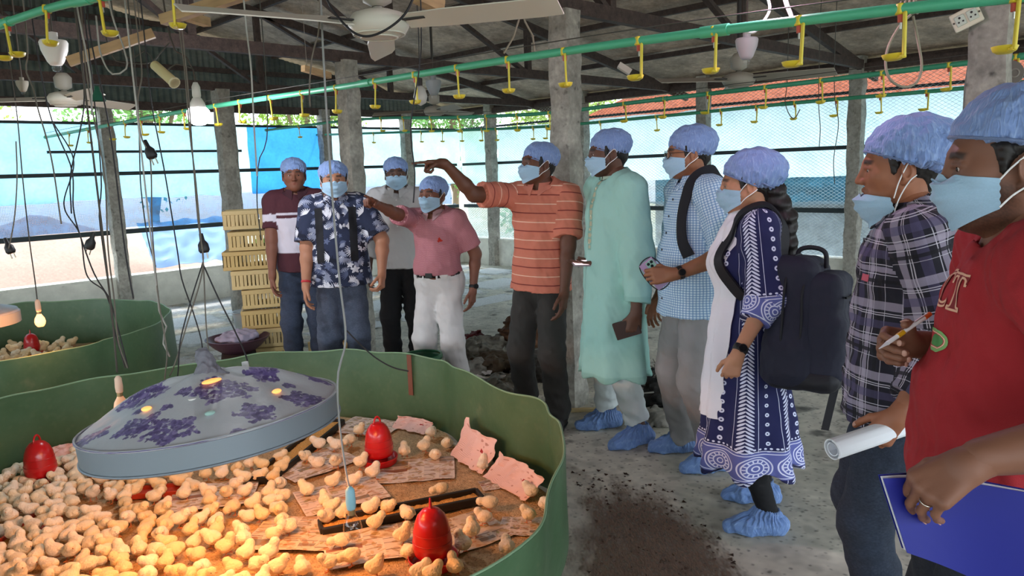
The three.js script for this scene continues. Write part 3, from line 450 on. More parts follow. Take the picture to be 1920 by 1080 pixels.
// red bell drinkers
function redDrinker(p, s, label, loop, turn = 0) {
  const t = thing('chick_drinker', label, 'drinker', p, null, turn); t.scale.set(.92, 1.12, .92); const red = mat(0xc3141b, .28, { clearcoat: .3 });
  const dome = [[.001, .222], [.02, .221], [.042, .212], [.062, .193], [.076, .163], [.084, .125], [.088, .09], [.0895, .086], [.0895, .08], [.088, .078], [.086, .06], [.08, .046], [.074, .046]].map(([r, y]) => [r * s, y * s]);
  part(t, 'reservoir', lathe(dome.reverse(), 44), red);
  part(t, 'tray', lathe([[.002, .012], [.07, .012], [.082, .008], [.1, .014], [.108, .036], [.112, .038], [.114, .034], [.106, .006], [.1, 0], [.04, 0], [.036, .004], [.002, .004]].map(([r, y]) => [r * s, y * s]).reverse(), 44), red);
  part(t, 'neck', lathe([[.05, .05], [.05, .01]].map(([r, y]) => [r * s, y * s]).reverse(), 24), mat(0x8e0f14, .4));
  for (const [y, r] of [[.1, .0878], [.135, .0826]]) { const g = new THREE.TorusGeometry(r * s, .0018 * s, 6, 44); g.rotateX(Math.PI / 2); g.translate(0, y * s, 0); part(t, 'moulded_ridge', g, red); }
  if (loop) { const pts = []; for (let i = 0; i <= 14; i++) { const a = i / 14 * Math.PI; pts.push(V(Math.cos(a) * .03 * s, (.208 + Math.sin(a) * .042) * s, 0)); } part(t, 'handle', tube(pts, .0055 * s, 30, 8), red); }
  else part(t, 'knob', lathe([[.0001, .262], [.004, .26], [.006, .245], [.008, .225], [.016, .214]].map(([r, y]) => [r * s, y * s]).reverse(), 14), red);
  return t;
}
redDrinker(onY(80, 905, .03).setY(.03), .92, 'red bell drinker with loop handle deep among the crowded chicks', true, .7);
redDrinker(onY(713, 868, .03).setY(.03), .92, 'red bell drinker standing on newspaper in the middle of the ring', true, .2).rotation.z = .02;
redDrinker(onY(813, 1058, .03).setY(.03), .95, 'red bell drinker with pointed knob at the front of the ring', false, .3);
redDrinker(onY(62, 665, .03).setY(.03), .8, 'small red bell drinker in the ring beyond', false);
// ---------------------------------------------------------------- hood
const clothTex = canvasTex(1024, 1024, (c, w, h) => { c.fillStyle = '#b3b9bc'; c.fillRect(0, 0, w, h); const R = rng(33);
  const flower = (x, y, r) => { for (let k = 0; k < r * 3.2; k++) { const a = R() * 6.283, d = Math.sqrt(R()) * r * (1 + .25 * Math.sin(a * 5)); c.fillStyle = R() < .4 ? 'rgba(72,62,108,.8)' : R() < .7 ? 'rgba(98,86,138,.75)' : 'rgba(130,120,165,.7)'; c.beginPath(); c.ellipse(x + Math.cos(a) * d, y + Math.sin(a) * d * .8, 4 + R() * 9, 3 + R() * 6, R() * 3, 0, 6.3); c.fill(); } };
  [[600, 640, 92], [390, 800, 70], [520, 860, 78], [760, 760, 60], [880, 610, 66], [700, 480, 54], [300, 560, 84], [420, 420, 70], [620, 260, 60], [200, 760, 60], [860, 380, 50], [160, 400, 60], [500, 160, 60], [330, 240, 50], [760, 200, 50]].forEach((q) => flower(...q)); [[480, 640, 24], [450, 720, 16], [700, 610, 18], [800, 520, 22], [740, 880, 20], [340, 690, 16], [620, 420, 22], [520, 330, 20]].forEach((q) => flower(...q)); }, 1, 1);
{
  const c = at(402, 784, 2.7), R0 = .437;
  const hood = thing('brooder_hood', 'tilted grey brooder hood with purple flower print hung over the chicks', 'brooder hood', c);
  // the rim dips towards the left of the picture and towards us
  const q = new THREE.Quaternion().setFromUnitVectors(V(0, 1, 0), camDir(-.095, 1, .045).normalize()); hood.quaternion.copy(q);
  const tin = mat(0xffffff, .5, { map: clothTex, side: 2, bumpMap: T.concBump, bumpScale: .004 }), grey = mat(0x7b858c, .5, { metalness: .25, side: 2 });
  const inv = q.clone().invert(), lr = RGT.clone().applyQuaternion(inv), lf = FWD.clone().applyQuaternion(inv); const A = (v) => Math.atan2(v.z, v.x);
  const creases = [A(lr.clone().multiplyScalar(-1)) - .05, A(lf) - .15, A(lr) - .35, A(lf.clone().multiplyScalar(-1).add(lr)), A(lf.clone().multiplyScalar(-1).addScaledVector(lr, -1))];
  const H = (a, t) => { let m = 0; for (const k of creases.slice(0, 3)) { const d = Math.atan2(Math.sin(a - k), Math.cos(a - k)); m = Math.max(m, Math.exp(-d * d / .05)); } return .145 * (1 - t) + .045 * m * t * (1 - t) * 4 * .8; };
  const g = sheet(1, 1, 120, 26, (u, v) => { const a = u * Math.PI * 2, t = v, r = .03 + (R0 - .03) * t; return V(Math.cos(a) * r, H(a, t) + .03 + .003 * noise2(Math.cos(a) * r * 8, Math.sin(a) * r * 8), Math.sin(a) * r); }, .003);
  { const p = g.attributes.position, u = g.attributes.uv; for (let i = 0; i < p.count; i++) { const x = p.getX(i) * lr.x + p.getZ(i) * lr.z, z = p.getX(i) * lf.x + p.getZ(i) * lf.z; u.setXY(i, .5 + x / 1.02, .5 + z / 1.02); } }
  part(hood, 'canopy', g, tin);
  part(hood, 'rim_skirt', sheet(2.9, .08, 120, 4, (u, v) => { const a = u * Math.PI * 2; return V(Math.cos(a) * (R0 + .002), .032 - .082 * (1 - v), Math.sin(a) * (R0 + .002)); }, -.003), grey);
  const roll = (y, r) => { const p = []; for (let i = 0; i < 60; i++) p.push(V(Math.cos(i / 60 * 6.2832) * (R0 + .003), y, Math.sin(i / 60 * 6.2832) * (R0 + .003))); return tube(p, r, 180, 6, true); };
  part(hood, 'rolled_edge', roll(-.05, .005), grey); part(hood, 'top_bead', roll(.032, .005), tin);
  // crumpled collar at the top, with bulb wires coming out
  part(hood, 'collar', solid([cone(V(0, .16, 0), V(0, .205, 0), .035, .022, { k: .03 }), cone(V(.005, .2, 0).addScaledVector(lr, .01), V(0, .235, 0).addScaledVector(lr, .0), .022, .026, { k: .02 }), cone(V(0, .17, 0), V(0, .15, 0).addScaledVector(lr, .07), .028, .02, { k: .03 })], .005, { noise: (x, y, z) => .006 * noise3(x * 40, y * 40, z * 40) }), mat(0x6d6e76, .7));
  // discs standing for the socket holes, lamp glow put into their emissive colour
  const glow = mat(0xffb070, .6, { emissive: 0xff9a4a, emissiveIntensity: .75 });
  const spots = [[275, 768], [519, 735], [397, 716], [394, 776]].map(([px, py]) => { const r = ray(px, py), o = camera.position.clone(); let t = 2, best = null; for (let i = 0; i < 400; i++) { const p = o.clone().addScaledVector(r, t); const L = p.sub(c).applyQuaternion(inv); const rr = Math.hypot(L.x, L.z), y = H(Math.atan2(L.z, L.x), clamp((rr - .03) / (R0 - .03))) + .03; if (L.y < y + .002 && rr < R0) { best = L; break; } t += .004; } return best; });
  spots.forEach((L, i) => { if (!L) return; const g2 = new THREE.SphereGeometry(1, 14, 8); g2.scale(i === 2 ? .035 : .017, .008, i === 2 ? .02 : .014); g2.translate(L.x, L.y + .003, L.z); part(hood, i === 3 ? 'socket' : 'opening_glow', g2, i === 3 ? mat(0x9fc3b8, .5) : glow, i === 3 ? 'pale green lamp socket' : 'disc over an opening with lamp glow put into its colour'); });
  { const g3 = lathe([[.0001, .05], [.012, .05], [.014, .0], [.0001, 0]].reverse(), 16); const L = V(0, .09, 0).addScaledVector(lr, .09).addScaledVector(lf, .14); g3.translate(L.x, L.y + .03, L.z); part(hood, 'socket', g3, mat(0xd9dcd6, .5), 'white lamp socket on top'); }
  // bulbs under the hood
  const bulbM = mat(0xfff0d8, .4, { emissive: 0xffa550, emissiveIntensity: 4 });
  for (const [a, b] of [[-.2, .02], [.18, .1], [.02, -.18]]) { const L = V(0, 0, 0).addScaledVector(lr, a).addScaledVector(lf, b); part(hood, 'socket', rod(V(L.x, .12, L.z), V(L.x, .03, L.z), .016), mat(0xd8d8d0, .5)); const bg = new THREE.SphereGeometry(.03, 20, 14); bg.translate(L.x, .0, L.z); part(hood, 'bulb', bg, bulbM); const pl = new THREE.PointLight(0xffa25c, 0.42, 0, 2); pl.castShadow = true; pl.position.set(L.x, 0, L.z); hood.add(pl); }
}
// ---------------------------------------------------------------- chicks
const CHICK = (() => {
  const down = (c) => mat(c, .95, { sheen: .6, bumpMap: dataTex(128, (u, v) => 128 + 100 * tn(u, v, 40, 4), 30, 30, false), bumpScale: .002 });
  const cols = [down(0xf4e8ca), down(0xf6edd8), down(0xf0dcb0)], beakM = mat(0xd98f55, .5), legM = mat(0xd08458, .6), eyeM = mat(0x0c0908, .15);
  const fluff = (x, y, z) =>   .0018 * noise3(x * 110, y * 130, z * 130) + .0008 * noise3(x * 300, y * 300, z * 300);
  const make = (hd, o = {}) => {   // hd: head centre, o.dir: where the beak points
    const pr = [ell(V(0, .045, -.003), [.0325, .03, .0345]), ell(V(0, .052, -.028), [.016, .014, .016], { k: .016 }), cone(V(0, .05, .012), hd, .02, .016, { k: .014 }), ball(hd, .0195, { k: .008 })];
    for (const s of [-1, 1]) pr.push(ell(V(s * .029, .046, -.006), [.006, .015, .024], { q: new THREE.Quaternion().setFromEuler(new THREE.Euler(-.25, 0, s * .15)), k: .004 }));
    const g = new THREE.Group(), d = (o.dir || V(0, -.15, 1)).clone().normalize(), sd = V(0, 1, 0).cross(d).normalize(), up = d.clone().cross(sd), y0 = o.sit ? -.016 : 0;
    const body = solid(pr, .0042, { noise: fluff }); body.translate(0, y0, 0);
    const meshes = [['body', body, 0]];
    const bk = new THREE.ConeGeometry(.0042, .012, 7); bk.applyQuaternion(new THREE.Quaternion().setFromUnitVectors(V(0, 1, 0), d)); const b = hd.clone().addScaledVector(d, .0215).addScaledVector(up, -.001); bk.translate(b.x, b.y + y0, b.z); meshes.push(['beak', bk, 1]);
    for (const s of [-1, 1]) { const e = new THREE.SphereGeometry(.0026, 8, 6), p = hd.clone().addScaledVector(d, .009).addScaledVector(sd, s * .0148).addScaledVector(up, .003); e.translate(p.x, p.y + y0, p.z); meshes.push(['eye', e, 2]); }
    if (!o.sit) for (const s of [-1, 1]) { const hip = V(s * .012, .026, .002), an = V(s * .014, .004, .0 + s * (o.step || 0)); const l = [rod(hip, an, .0026, .0022, 6)]; for (const a of [-.5, 0, .5]) l.push(rod(an, an.clone().add(V(Math.sin(a) * .017, -.003, Math.cos(a) * .017)), .002, .0014, 5)); l.push(rod(an, an.clone().add(V(0, -.002, -.009)), .002, .0012, 5)); meshes.push(['leg', merge(l), 3]); }
    return meshes;
  };
  const kinds = [make(V(0, .07, .031), { step: .006 }), make(V(0, .047, .048), { dir: V(0, -.75, 1) }), make(V(0, .067, .027), { sit: true, dir: V(.2, -.2, 1) }), make(V(.014, .07, .023), { dir: V(.9, -.1, .5), step: -.006 }), make(V(0, .08, .022), { dir: V(-.2, .1, 1), step: .01 })];
  return { kinds, mats: (i) => [cols[i], beakM, eyeM, legM] };
})();
const chickProtos = new Map();
function chick(p, turn, kind, tone, size, label, group) {
  const key = kind * 10 + tone; let o;
  if (!chickProtos.has(key)) { o = thing('chick', label, 'chick'); const M = CHICK.mats(tone); for (const [n, g, m] of CHICK.kinds[kind]) part(o, n, g, M[m]); chickProtos.set(key, o); }
  else { o = chickProtos.get(key).clone(); o.name = numbered('chick'); scene.add(o); o.userData = { label, category: 'chick' }; }
  if (group) o.userData.group = group; o.position.copy(p); o.rotation.y = turn; o.scale.setScalar(size); return o;
}
{
  const R = rng(2024), taken = [];
  const poses = ['standing', 'pecking downwards', 'sitting fluffed', 'turning its head', 'stretching upright'];
  const marks = [['the middle red drinker', 713, 860], ['the front red drinker', 813, 1045], ['the hanging bulb', 660, 975], ['the pinkish newspaper', 940, 850], ['the long black feed tray', 800, 950], ['the slanting feed tray', 560, 850], ['the ring wall curve', 1010, 930], ['the open litter below the hood', 470, 960]].map(([n, x, y]) => [n, onY(x, y, .03)]);
  const seen = new Map();
  const place = (px, py, kind, turn, group) => {
    const p = onY(px, py, .03 + .045); p.y = .03; if (!inRing(p, .07)) { const c = CF(RC[0], .03, RC[1]); let k = 0; while (!inRing(p, .07) && k++ < 40) p.lerp(c, .02); }
    taken.push(p); return p;
  };
  // the chicks one can pick out one by one: centre pixel, kind, heading in degrees seen from the camera (0 = away, 90 = to the right)
  const list = [[597, 830, 0, 270], [629, 832, 0, 170], [655, 823, 1, 200], [674, 804, 4, 120], [629, 863, 0, 180], [594, 861, 2, 250], [572, 853, 0, 200], [624, 900, 3, 90], [663, 897, 0, 10], [677, 864, 4, 90], [700, 883, 3, 60], [575, 916, 0, 300], [610, 935, 0, 330], [622, 941, 2, 90], [611, 967, 0, 200], [641, 955, 2, 20], [695, 950, 3, 90], [728, 947, 0, 120], [704, 976, 0, 60], [764, 960, 1, 330], [755, 1001, 4, 60], [767, 1033, 0, 150], [504, 921, 0, 10], [475, 941, 3, 60], [464, 960, 2, 220], [452, 992, 0, 150], [462, 1033, 3, 50], [506, 1033, 4, 60], [566, 1055, 2, 120], [616, 1050, 0, 200], [657, 1040, 1, 240], [703, 1060, 3, 70], [521, 1060, 0, 60], [487, 885, 2, 90], [456, 893, 0, 270], [459, 918, 3, 120], [838, 825, 2, 170], [758, 843, 0, 350], [795, 834, 0, 30], [816, 846, 2, 160], [808, 808, 1, 80], [906, 868, 4, 10], [928, 858, 3, 60], [826, 914, 1, 240], [995, 918, 0, 140], [1024, 937, 2, 300], [991, 961, 3, 330], [918, 940, 1, 280], [907, 966, 0, 160], [885, 991, 3, 20], [867, 1017, 4, 310], [950, 1016, 2, 100], [812, 1072, 3, 80], [852, 1058, 4, 330], [787, 1068, 0, 30], [525, 850, 2, 60], [640, 1010, 1, 200], [540, 985, 0, 230]];
  const wordsFor = (p, kind) => { let best = marks[0], d = 1e9; for (const m of marks) { const e = m[1].distanceTo(p); if (e < d) { d = e; best = m; } } const b = best[1].clone().sub(p), f = b.dot(FWD), r = b.dot(RGT); const side = Math.abs(f) > Math.abs(r) ? (f > 0 ? 'in front of' : 'behind') : (r > 0 ? 'towards the hood from' : 'towards the wall from'); return `pale yellow chick ${poses[kind]} ${side} ${best[0]}`; };
  const near = []; list.forEach(([px, py, k, h], i) => { const p = place(px, py); near.push([p, k, h, wordsFor(p, k)]); });
  // several alike: tell them apart by how far they stand from the mark
  const bySame = new Map(); near.forEach((n) => { if (!bySame.has(n[3])) bySame.set(n[3], []); bySame.get(n[3]).push(n); });
  for (const [l, a] of bySame) if (a.length > 1) { a.sort((p, q) => { const m = marks.find((x) => l.endsWith(x[0]))[1]; return p[0].distanceTo(m) - q[0].distanceTo(m); }); const w = ['first', 'second', 'third', 'fourth', 'fifth', 'sixth', 'seventh']; a.forEach((n, i) => { n[3] = l.replace('pale yellow chick', `${w[i]} chick`) ; }); }
  for (const [p, k, h, l] of near) { const a = h * Math.PI / 180, d = camDir(Math.sin(a), 0, Math.cos(a)); chick(p, Math.atan2(d.x, d.z), k, R() < .6 ? 0 : 1, .88 + R() * .12, l); }
  // crowd on the other side: dense, nothing tells most of them apart
  const dens = (x, y) => { if (x > 530 || y > 1110 || x < -40) return 0; if (y < 800) return 0; if (x > 290 && x < 385 && y > 880 && y < 925) return .05; if (x > 255 && y < 952 && y > 885 && x < 400) return .06; if (x > 140 && x < 230 && y > 915 && y < 950) return .12; if (x > 395) return y > 1050 ? .5 : .08; if (y > 1000 && x > 330 ) return .55; return 1; };
  let n = 0; for (let i = 0; i < 24000 && n < 232; i++) {
    const a = R() * 6.283, r = Math.sqrt(R()), p = CF(RC[0] + Math.sin(a) * r * ringR(a), .03, RC[1] + Math.cos(a) * r * ringR(a)); if (!inRing(p, .05)) continue;
    const [x, y] = project(p.clone().setY(.075)); if (R() > dens(x, y)) continue;
    const hx = (x - 395) / 230, hy = (y - 808 + (x - 395) * .13) / 70; if (hx * hx + hy * hy < 1) continue;      // hidden by the hood
    let ok = true; for (const q of taken) if (q.distanceToSquared(p) < .0044) { ok = false; break; } if (!ok) continue;
    taken.push(p); n++; const kind = [0, 2, 2, 0, 3, 1, 0, 4][Math.floor(R() * 8)];
    const zone = x < 150 ? (y < 940 ? [`pale chick ${poses[kind]} round the loop handled red drinker`, 'chicks round the loop handled drinker'] : [`yellow chick ${poses[kind]} in the dense flock by the red plastic tray`, 'chicks by the red plastic tray']) : y < 930 ? [`yellow chick ${poses[kind]} under the lower rim of the hood`, 'chicks under the hood rim'] : [`orange lit chick ${poses[kind]} in the flock below the hood`, 'flock of lit chicks below the hood'];
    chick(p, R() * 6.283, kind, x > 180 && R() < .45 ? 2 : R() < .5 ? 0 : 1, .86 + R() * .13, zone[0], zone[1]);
  }
  // the ring beyond
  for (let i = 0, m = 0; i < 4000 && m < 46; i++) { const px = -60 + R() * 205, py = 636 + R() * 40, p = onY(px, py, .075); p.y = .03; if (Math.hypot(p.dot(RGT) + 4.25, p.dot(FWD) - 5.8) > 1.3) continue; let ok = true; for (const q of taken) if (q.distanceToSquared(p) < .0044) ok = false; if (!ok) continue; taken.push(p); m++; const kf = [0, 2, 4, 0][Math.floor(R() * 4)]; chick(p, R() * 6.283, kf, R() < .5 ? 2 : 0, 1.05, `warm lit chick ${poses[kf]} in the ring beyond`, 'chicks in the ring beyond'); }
}
// ---------------------------------------------------------------- people
const pleat = (x, y, z, a = 1) => 0.0035 * a * noise3(x * 9, y * 7 + 4, z * 9) + 0.002 * a * noise3(x * 26 + y * 8, y * 13, z * 26 - y * 6);
const capMat = () => mat(0xa8c3ee, 0.85, { transmission: 0.25, thickness: 0, map: T.cap, bumpMap: T.capBump, bumpScale: 0.0022, sheen: 0.3 });
T.cap = dataTex(256, (u, v) => { const a = Math.abs(tn(u, v, 7, 301)), b = Math.abs(tn(u, v, 13, 311)); const k = sm(0.12, 0, a) * 0.6 + sm(0.1, 0, b) * 0.4; return [205 + 50 * k, 215 + 40 * k, 236 + 18 * k]; }, 1 / 0.1, 1 / 0.42);
T.capBump = dataTex(256, (u, v) => 70 + 170 * (sm(0.3, 0, Math.abs(tn(u, v, 7, 301))) * 0.6 + sm(0.25, 0, Math.abs(tn(u, v, 13, 311))) * 0.4), 1 / 0.1, 1 / 0.42, false);
T.mask = dataTex(128, (u, v) => { const k = 240 + 8 * tn(u, v, 40, 3); return [k - 3, k, k]; }, 1 / 0.1);
const CAP = capMat(), MASK = mat(0xb4d8f2, 0.8, { map: T.mask, side: THREE.DoubleSide, transmission: 0.12, thickness: 0 }), LOOP = mat(0xf2f4f4, 0.8), HAIR = mat(0x15100e, 0.55), EYEW = mat(0xb5aaa0, 0.3), IRIS = mat(0x1a100b, 0.15), COVER = mat(0x92b4e4, 0.7, { transmission: 0.25, thickness: 0, map: T.cap, bumpMap: T.capBump, bumpScale: 0.002 });

function ik(S, W, l1, l2, pole) {
  const d = W.clone().sub(S); let D = d.length(); if (D > (l1 + l2) * 0.999) { D = (l1 + l2) * 0.999; W = S.clone().addScaledVector(d.normalize(), D); }
  const u = W.clone().sub(S).normalize(), a = (l1 * l1 - l2 * l2 + D * D) / (2 * D), h = Math.sqrt(Math.max(0, l1 * l1 - a * a));
  const p = pole.clone().addScaledVector(u, -pole.dot(u)).normalize();
  return [S.clone().addScaledVector(u, a).addScaledVector(p, h), W];
}
const HANDS = {  // curls of index, middle, ring, little [base, middle, tip], then thumb [spread, close]
  relaxed: [[.3, .4, .25], [.38, .5, .3], [.45, .55, .35], [.5, .6, .4], [.45, .35]],
  point: [[.02, .05, .03], [1.25, 1.5, 1], [1.35, 1.6, 1], [1.4, 1.6, 1], [.35, .8]],
  grip: [[.75, .8, .5], [.85, .85, .5], [.9, .9, .55], [.95, .9, .6], [.25, .85]],
  fist: [[1.1, 1.3, .8], [1.2, 1.4, .8], [1.25, 1.4, .8], [1.3, 1.4, .8], [.35, .9]],
  pinch: [[.7, .5, .2], [.35, .3, .2], [.5, .5, .3], [.7, .7, .4], [.5, .55]],
  hold: [[.95, .45, .25], [.9, .5, .3], [.9, .55, .3], [.9, .6, .35], [.2, .75]],
  flat: [[.12, .2, .1], [.12, .18, .1], [.14, .2, .1], [.16, .22, .12], [.4, .45]],
  pen: [[.7, .95, .4], [.85, 1.05, .5], [1.1, 1.2, .6], [1.25, 1.2, .6], [.55, .75]],
};
function handPrims(W, f, n, right, hs, pose) {
  f = f.clone().normalize(); n = n.clone().addScaledVector(f, -n.dot(f)).normalize();
  const s = right ? f.clone().cross(n) : n.clone().cross(f), P = (a, b, c) => W.clone().addScaledVector(f, a * hs).addScaledVector(s, b * hs).addScaledVector(n, c * hs);
  const H = HANDS[pose], pr = [];
  const mcp = [[.09, .029], [.093, .0095], [.089, -.0105], [.081, -.029]], seg = [[.041, .025, .021], [.045, .029, .022], [.042, .027, .021], [.033, .021, .019]], R = [.0086, .0088, .0083, .0075];
  pr.push(cone(P(-.012, 0, 0), P(.02, 0, 0), .026 * hs, .024 * hs, { k: .015 * hs }));
  mcp.forEach(([a, b], i) => pr.push(cone(P(.016, b * .55, 0), P(a * .97, b, 0), .0165 * hs, .0128 * hs, { k: .012 * hs })));
  pr.push(cone(P(.03, .018, .008), P(.06, .02, .006), .016 * hs, .013 * hs, { k: .012 * hs }));
  const nails = [];
  mcp.forEach(([a, b], i) => {
    let p = P(a, b, 0), ang = 0; const spread = b * 1.3;
    seg[i].forEach((L, j) => { ang += H[i][j]; const d = f.clone().multiplyScalar(Math.cos(ang)).addScaledVector(n, Math.sin(ang)).addScaledVector(s, spread * Math.cos(ang)).normalize(), q = p.clone().addScaledVector(d, L * hs); const r = R[i] * hs * (1 - j * .08); pr.push(cone(p, q, r * 1.04, r * .94, { k: j ? .003 * hs : .007 * hs })); if (j === 2) nails.push([q.clone().addScaledVector(d, -.004 * hs), f.clone().multiplyScalar(-Math.sin(ang)).addScaledVector(n, Math.cos(ang)).negate(), r]); p = q; });
  });
  const [sp, cl] = H[4]; let p = P(.022, .02, .006); const dirs = [[sp + .35, .75, cl * .5], [sp * .5 + .1, .9, cl * .7], [sp * .15, .9, cl * .85]];
  dirs.forEach(([ds, df, dn], j) => { const d = f.clone().multiplyScalar(df).addScaledVector(s, ds).addScaledVector(n, dn).normalize(), q = p.clone().addScaledVector(d, [.043, .033, .026][j] * hs); pr.push(cone(p, q, [.0145, .0112, .0102][j] * hs, [.0112, .0102, .0088][j] * hs, { k: j ? .004 * hs : .01 * hs })); if (j === 2) nails.push([q.clone().addScaledVector(d, -.005 * hs), s.clone().multiplyScalar(.7).addScaledVector(n, -.5), .0095 * hs]); p = q; });
  return { prims: pr, nails, P };
}
function headPrims(o) {   // head-local: y up, z ahead, origin between the ears at eye height
  const p = [], w = o.wide || 1;
  p.push(ell(V(0, .03, -.014), [.076 * w, .09, .096]), ell(V(0, -.03, .024), [.061 * w, .083, .066], { k: .04 }));
  p.push(ball(V(0, -.09, .058), .024, { k: .035 }), cone(V(.05 * w, -.05, .008), V(.014, -.09, .054), .022, .02, { k: .03 }), cone(V(-.05 * w, -.05, .008), V(-.014, -.09, .054), .022, .02, { k: .03 }));
  if (o.chin) p.push(ell(V(0, -.088, .03), [.052 * w, .03, .045], { k: .03 }));
  for (const s of [-1, 1]) p.push(ball(V(s * .043 * w, -.022, .052), .022, { k: .03 }));
  p.push(cone(V(-.03, .017, .078), V(.03, .017, .078), .011, .011, { k: .022 }));
  for (const s of [-1, 1]) p.push(ball(V(s * .032, -.001, .099), .016, { k: .014, op: 'sub' }));
  for (const s of [-1, 1]) p.push(cone(V(s * .02, .0035, .0858), V(s * .045, .002, .078), .0066, .0055, { k: .006 }), cone(V(s * .022, -.012, .083), V(s * .043, -.011, .078), .005, .004, { k: .008 }));
  p.push(cone(V(0, .01, .087), V(0, -.034, .106), .0075, .0105, { k: .014 }), ball(V(.0105, -.037, .096), .0088, { k: .008 }), ball(V(-.0105, -.037, .096), .0088, { k: .008 }));
  p.push(cone(V(-.019, -.064, .081), V(0, -.061, .0905), .005, .0062, { k: .006 }), cone(V(.019, -.064, .081), V(0, -.061, .0905), .005, .0062, { k: .006 }), cone(V(-.014, -.071, .081), V(.014, -.071, .081), .0055, .0055, { k: .008 }));
  for (const s of [-1, 1]) { const q = new THREE.Quaternion().setFromEuler(new THREE.Euler(.15, s * .35, s * -.1)); p.push(ell(V(s * .081 * w, -.012, -.014), [.0085, .032, .021], { q, k: .008 }), ell(V(s * .088 * w, -.008, -.008), [.0065, .019, .011], { q, k: .006, op: 'sub' }), ball(V(s * .077 * w, -.04, -.004), .008, { k: .008 })); }
  p.push(cone(V(0, -.05, -.026), V(0, -.16, -.034), .05 * (o.neck || 1), .053 * (o.neck || 1), { k: .03 }));
  return p;
}
function maskGeo(o, prims) {
  const dy = o.dy || 0, dz = o.dz || 0, w = o.wide || 1, n = 28, m = 22;
  return sheet(.17, .1, n, m, (u, v) => {
    const a = u * 2 - 1, t = v, A = Math.abs(a), yc = lerp(-.122, -.008, t), ys = lerp(-.078, -.024, t);
    const prof = t > .82 ? lerp(.122, .101, (t - .82) / .18) : t > .6 ? .122 : lerp(.088, .122, sm(0, .6, t));
    const pl = .0028 * Math.sin(t * Math.PI * 2 * 4.0) * (1 - A * .6);
    const z = prof + pl - (prof - .03) * Math.pow(A, 2.3), x = a * .0775 * w * (1 - .07 * (1 - Math.sin(Math.PI * clamp(t, .05, .95))) * (1 - A)) ;
    const y = lerp(yc, ys, Math.pow(A, 1.6)) + (t > .8 ? -.012 * Math.exp(-Math.pow((A - .22) / .16, 2)) * (t - .8) * 5 : 0);
    const p = V(x, y + dy, z + dz + (o.tilt || 0) * (t - .5)), F = (X, Y, Z) => fieldAt(prims, X, Y, Z);
    for (let k = 0; k < 5; k++) { const f = F(p.x, p.y, p.z); if (f > .0035) break; const e = .003; p.addScaledVector(V(F(p.x + e, p.y, p.z) - F(p.x - e, p.y, p.z), F(p.x, p.y + e, p.z) - F(p.x, p.y - e, p.z), F(p.x, p.y, p.z + e) - F(p.x, p.y, p.z - e)).setY(0).normalize(), .0045 - f); }
    return p;
  }, .0016);
}
function pose(o) {   // skeleton in the person's own frame: z ahead, x to their left side, y up
  const s = o.H / 1.7, J = { s };
  const lean = o.lean || 0, side = o.side || 0, hipY = .9 * s;
  const M = new THREE.Matrix4().makeTranslation(0, hipY, 0).multiply(new THREE.Matrix4().makeRotationFromEuler(new THREE.Euler(lean, o.twist || 0, side))).multiply(new THREE.Matrix4().makeTranslation(0, -hipY, 0));
  J.U = (x, y, z) => V(x * s, y * s, z * s).applyMatrix4(M);       // upper body point
  J.B = (x, y, z) => V(x * s, y * s, z * s);
  const hq = new THREE.Quaternion().setFromEuler(new THREE.Euler(o.headPitch || 0, (o.headYaw || 0) + (o.twist || 0), o.headRoll || 0, 'YXZ'));
  const nb = J.U(0, 1.475, -.012), hc = V(0, .104, .034).multiplyScalar(s * (o.headScale || 1)).applyQuaternion(hq.clone().slerp(new THREE.Quaternion(), .35)).add(nb);
  J.head = new THREE.Matrix4().compose(hc, hq, V(1, 1, 1).multiplyScalar(o.headScale || 1)); J.hq = hq; J.hc = hc;
  J.arm = {}; J.leg = {};
  for (const [k, sg] of [['L', 1], ['R', -1]]) {
    const sw = (o.shoulder || .18), S = J.U(sg * sw, 1.392, -.012), a = o.arms[k]; let W, pole;
    if (a.w) W = o.local(a.w); else W = J.U(sg * (sw + (a.out ?? .07)), a.y ?? .84, a.z ?? .06);
    pole = a.pole ? o.localDir(a.pole) : V(sg * .25, -.2, -1);
    const [E, W2] = ik(S, W, .292 * s * (o.armLen || 1), .262 * s * (o.armLen || 1), pole);
    const fw = a.fwd ? o.localDir(a.fwd) : W2.clone().sub(E), pn = a.palm ? o.localDir(a.palm) : V(-sg, 0, -.25);
    J.arm[k] = { S, E, W: W2, f: fw.normalize(), n: pn, pose: a.hand || 'relaxed', sg };
    const l = (o.legs && o.legs[k]) || {}; const A = l.w ? o.local(l.w) : V(sg * (l.x ?? .1) * s, 0, (l.z ?? 0) * s); A.y = .085 * s; const Hp = J.B(sg * .078, .9, 0);
    const [K, A2] = ik(Hp, A, .43 * s, .405 * s, V(sg * .12, 0, 1)); J.leg[k] = { H: Hp, K, A: A2, yaw: (l.yaw ?? sg * .18), sg };
  }
  return J;
}
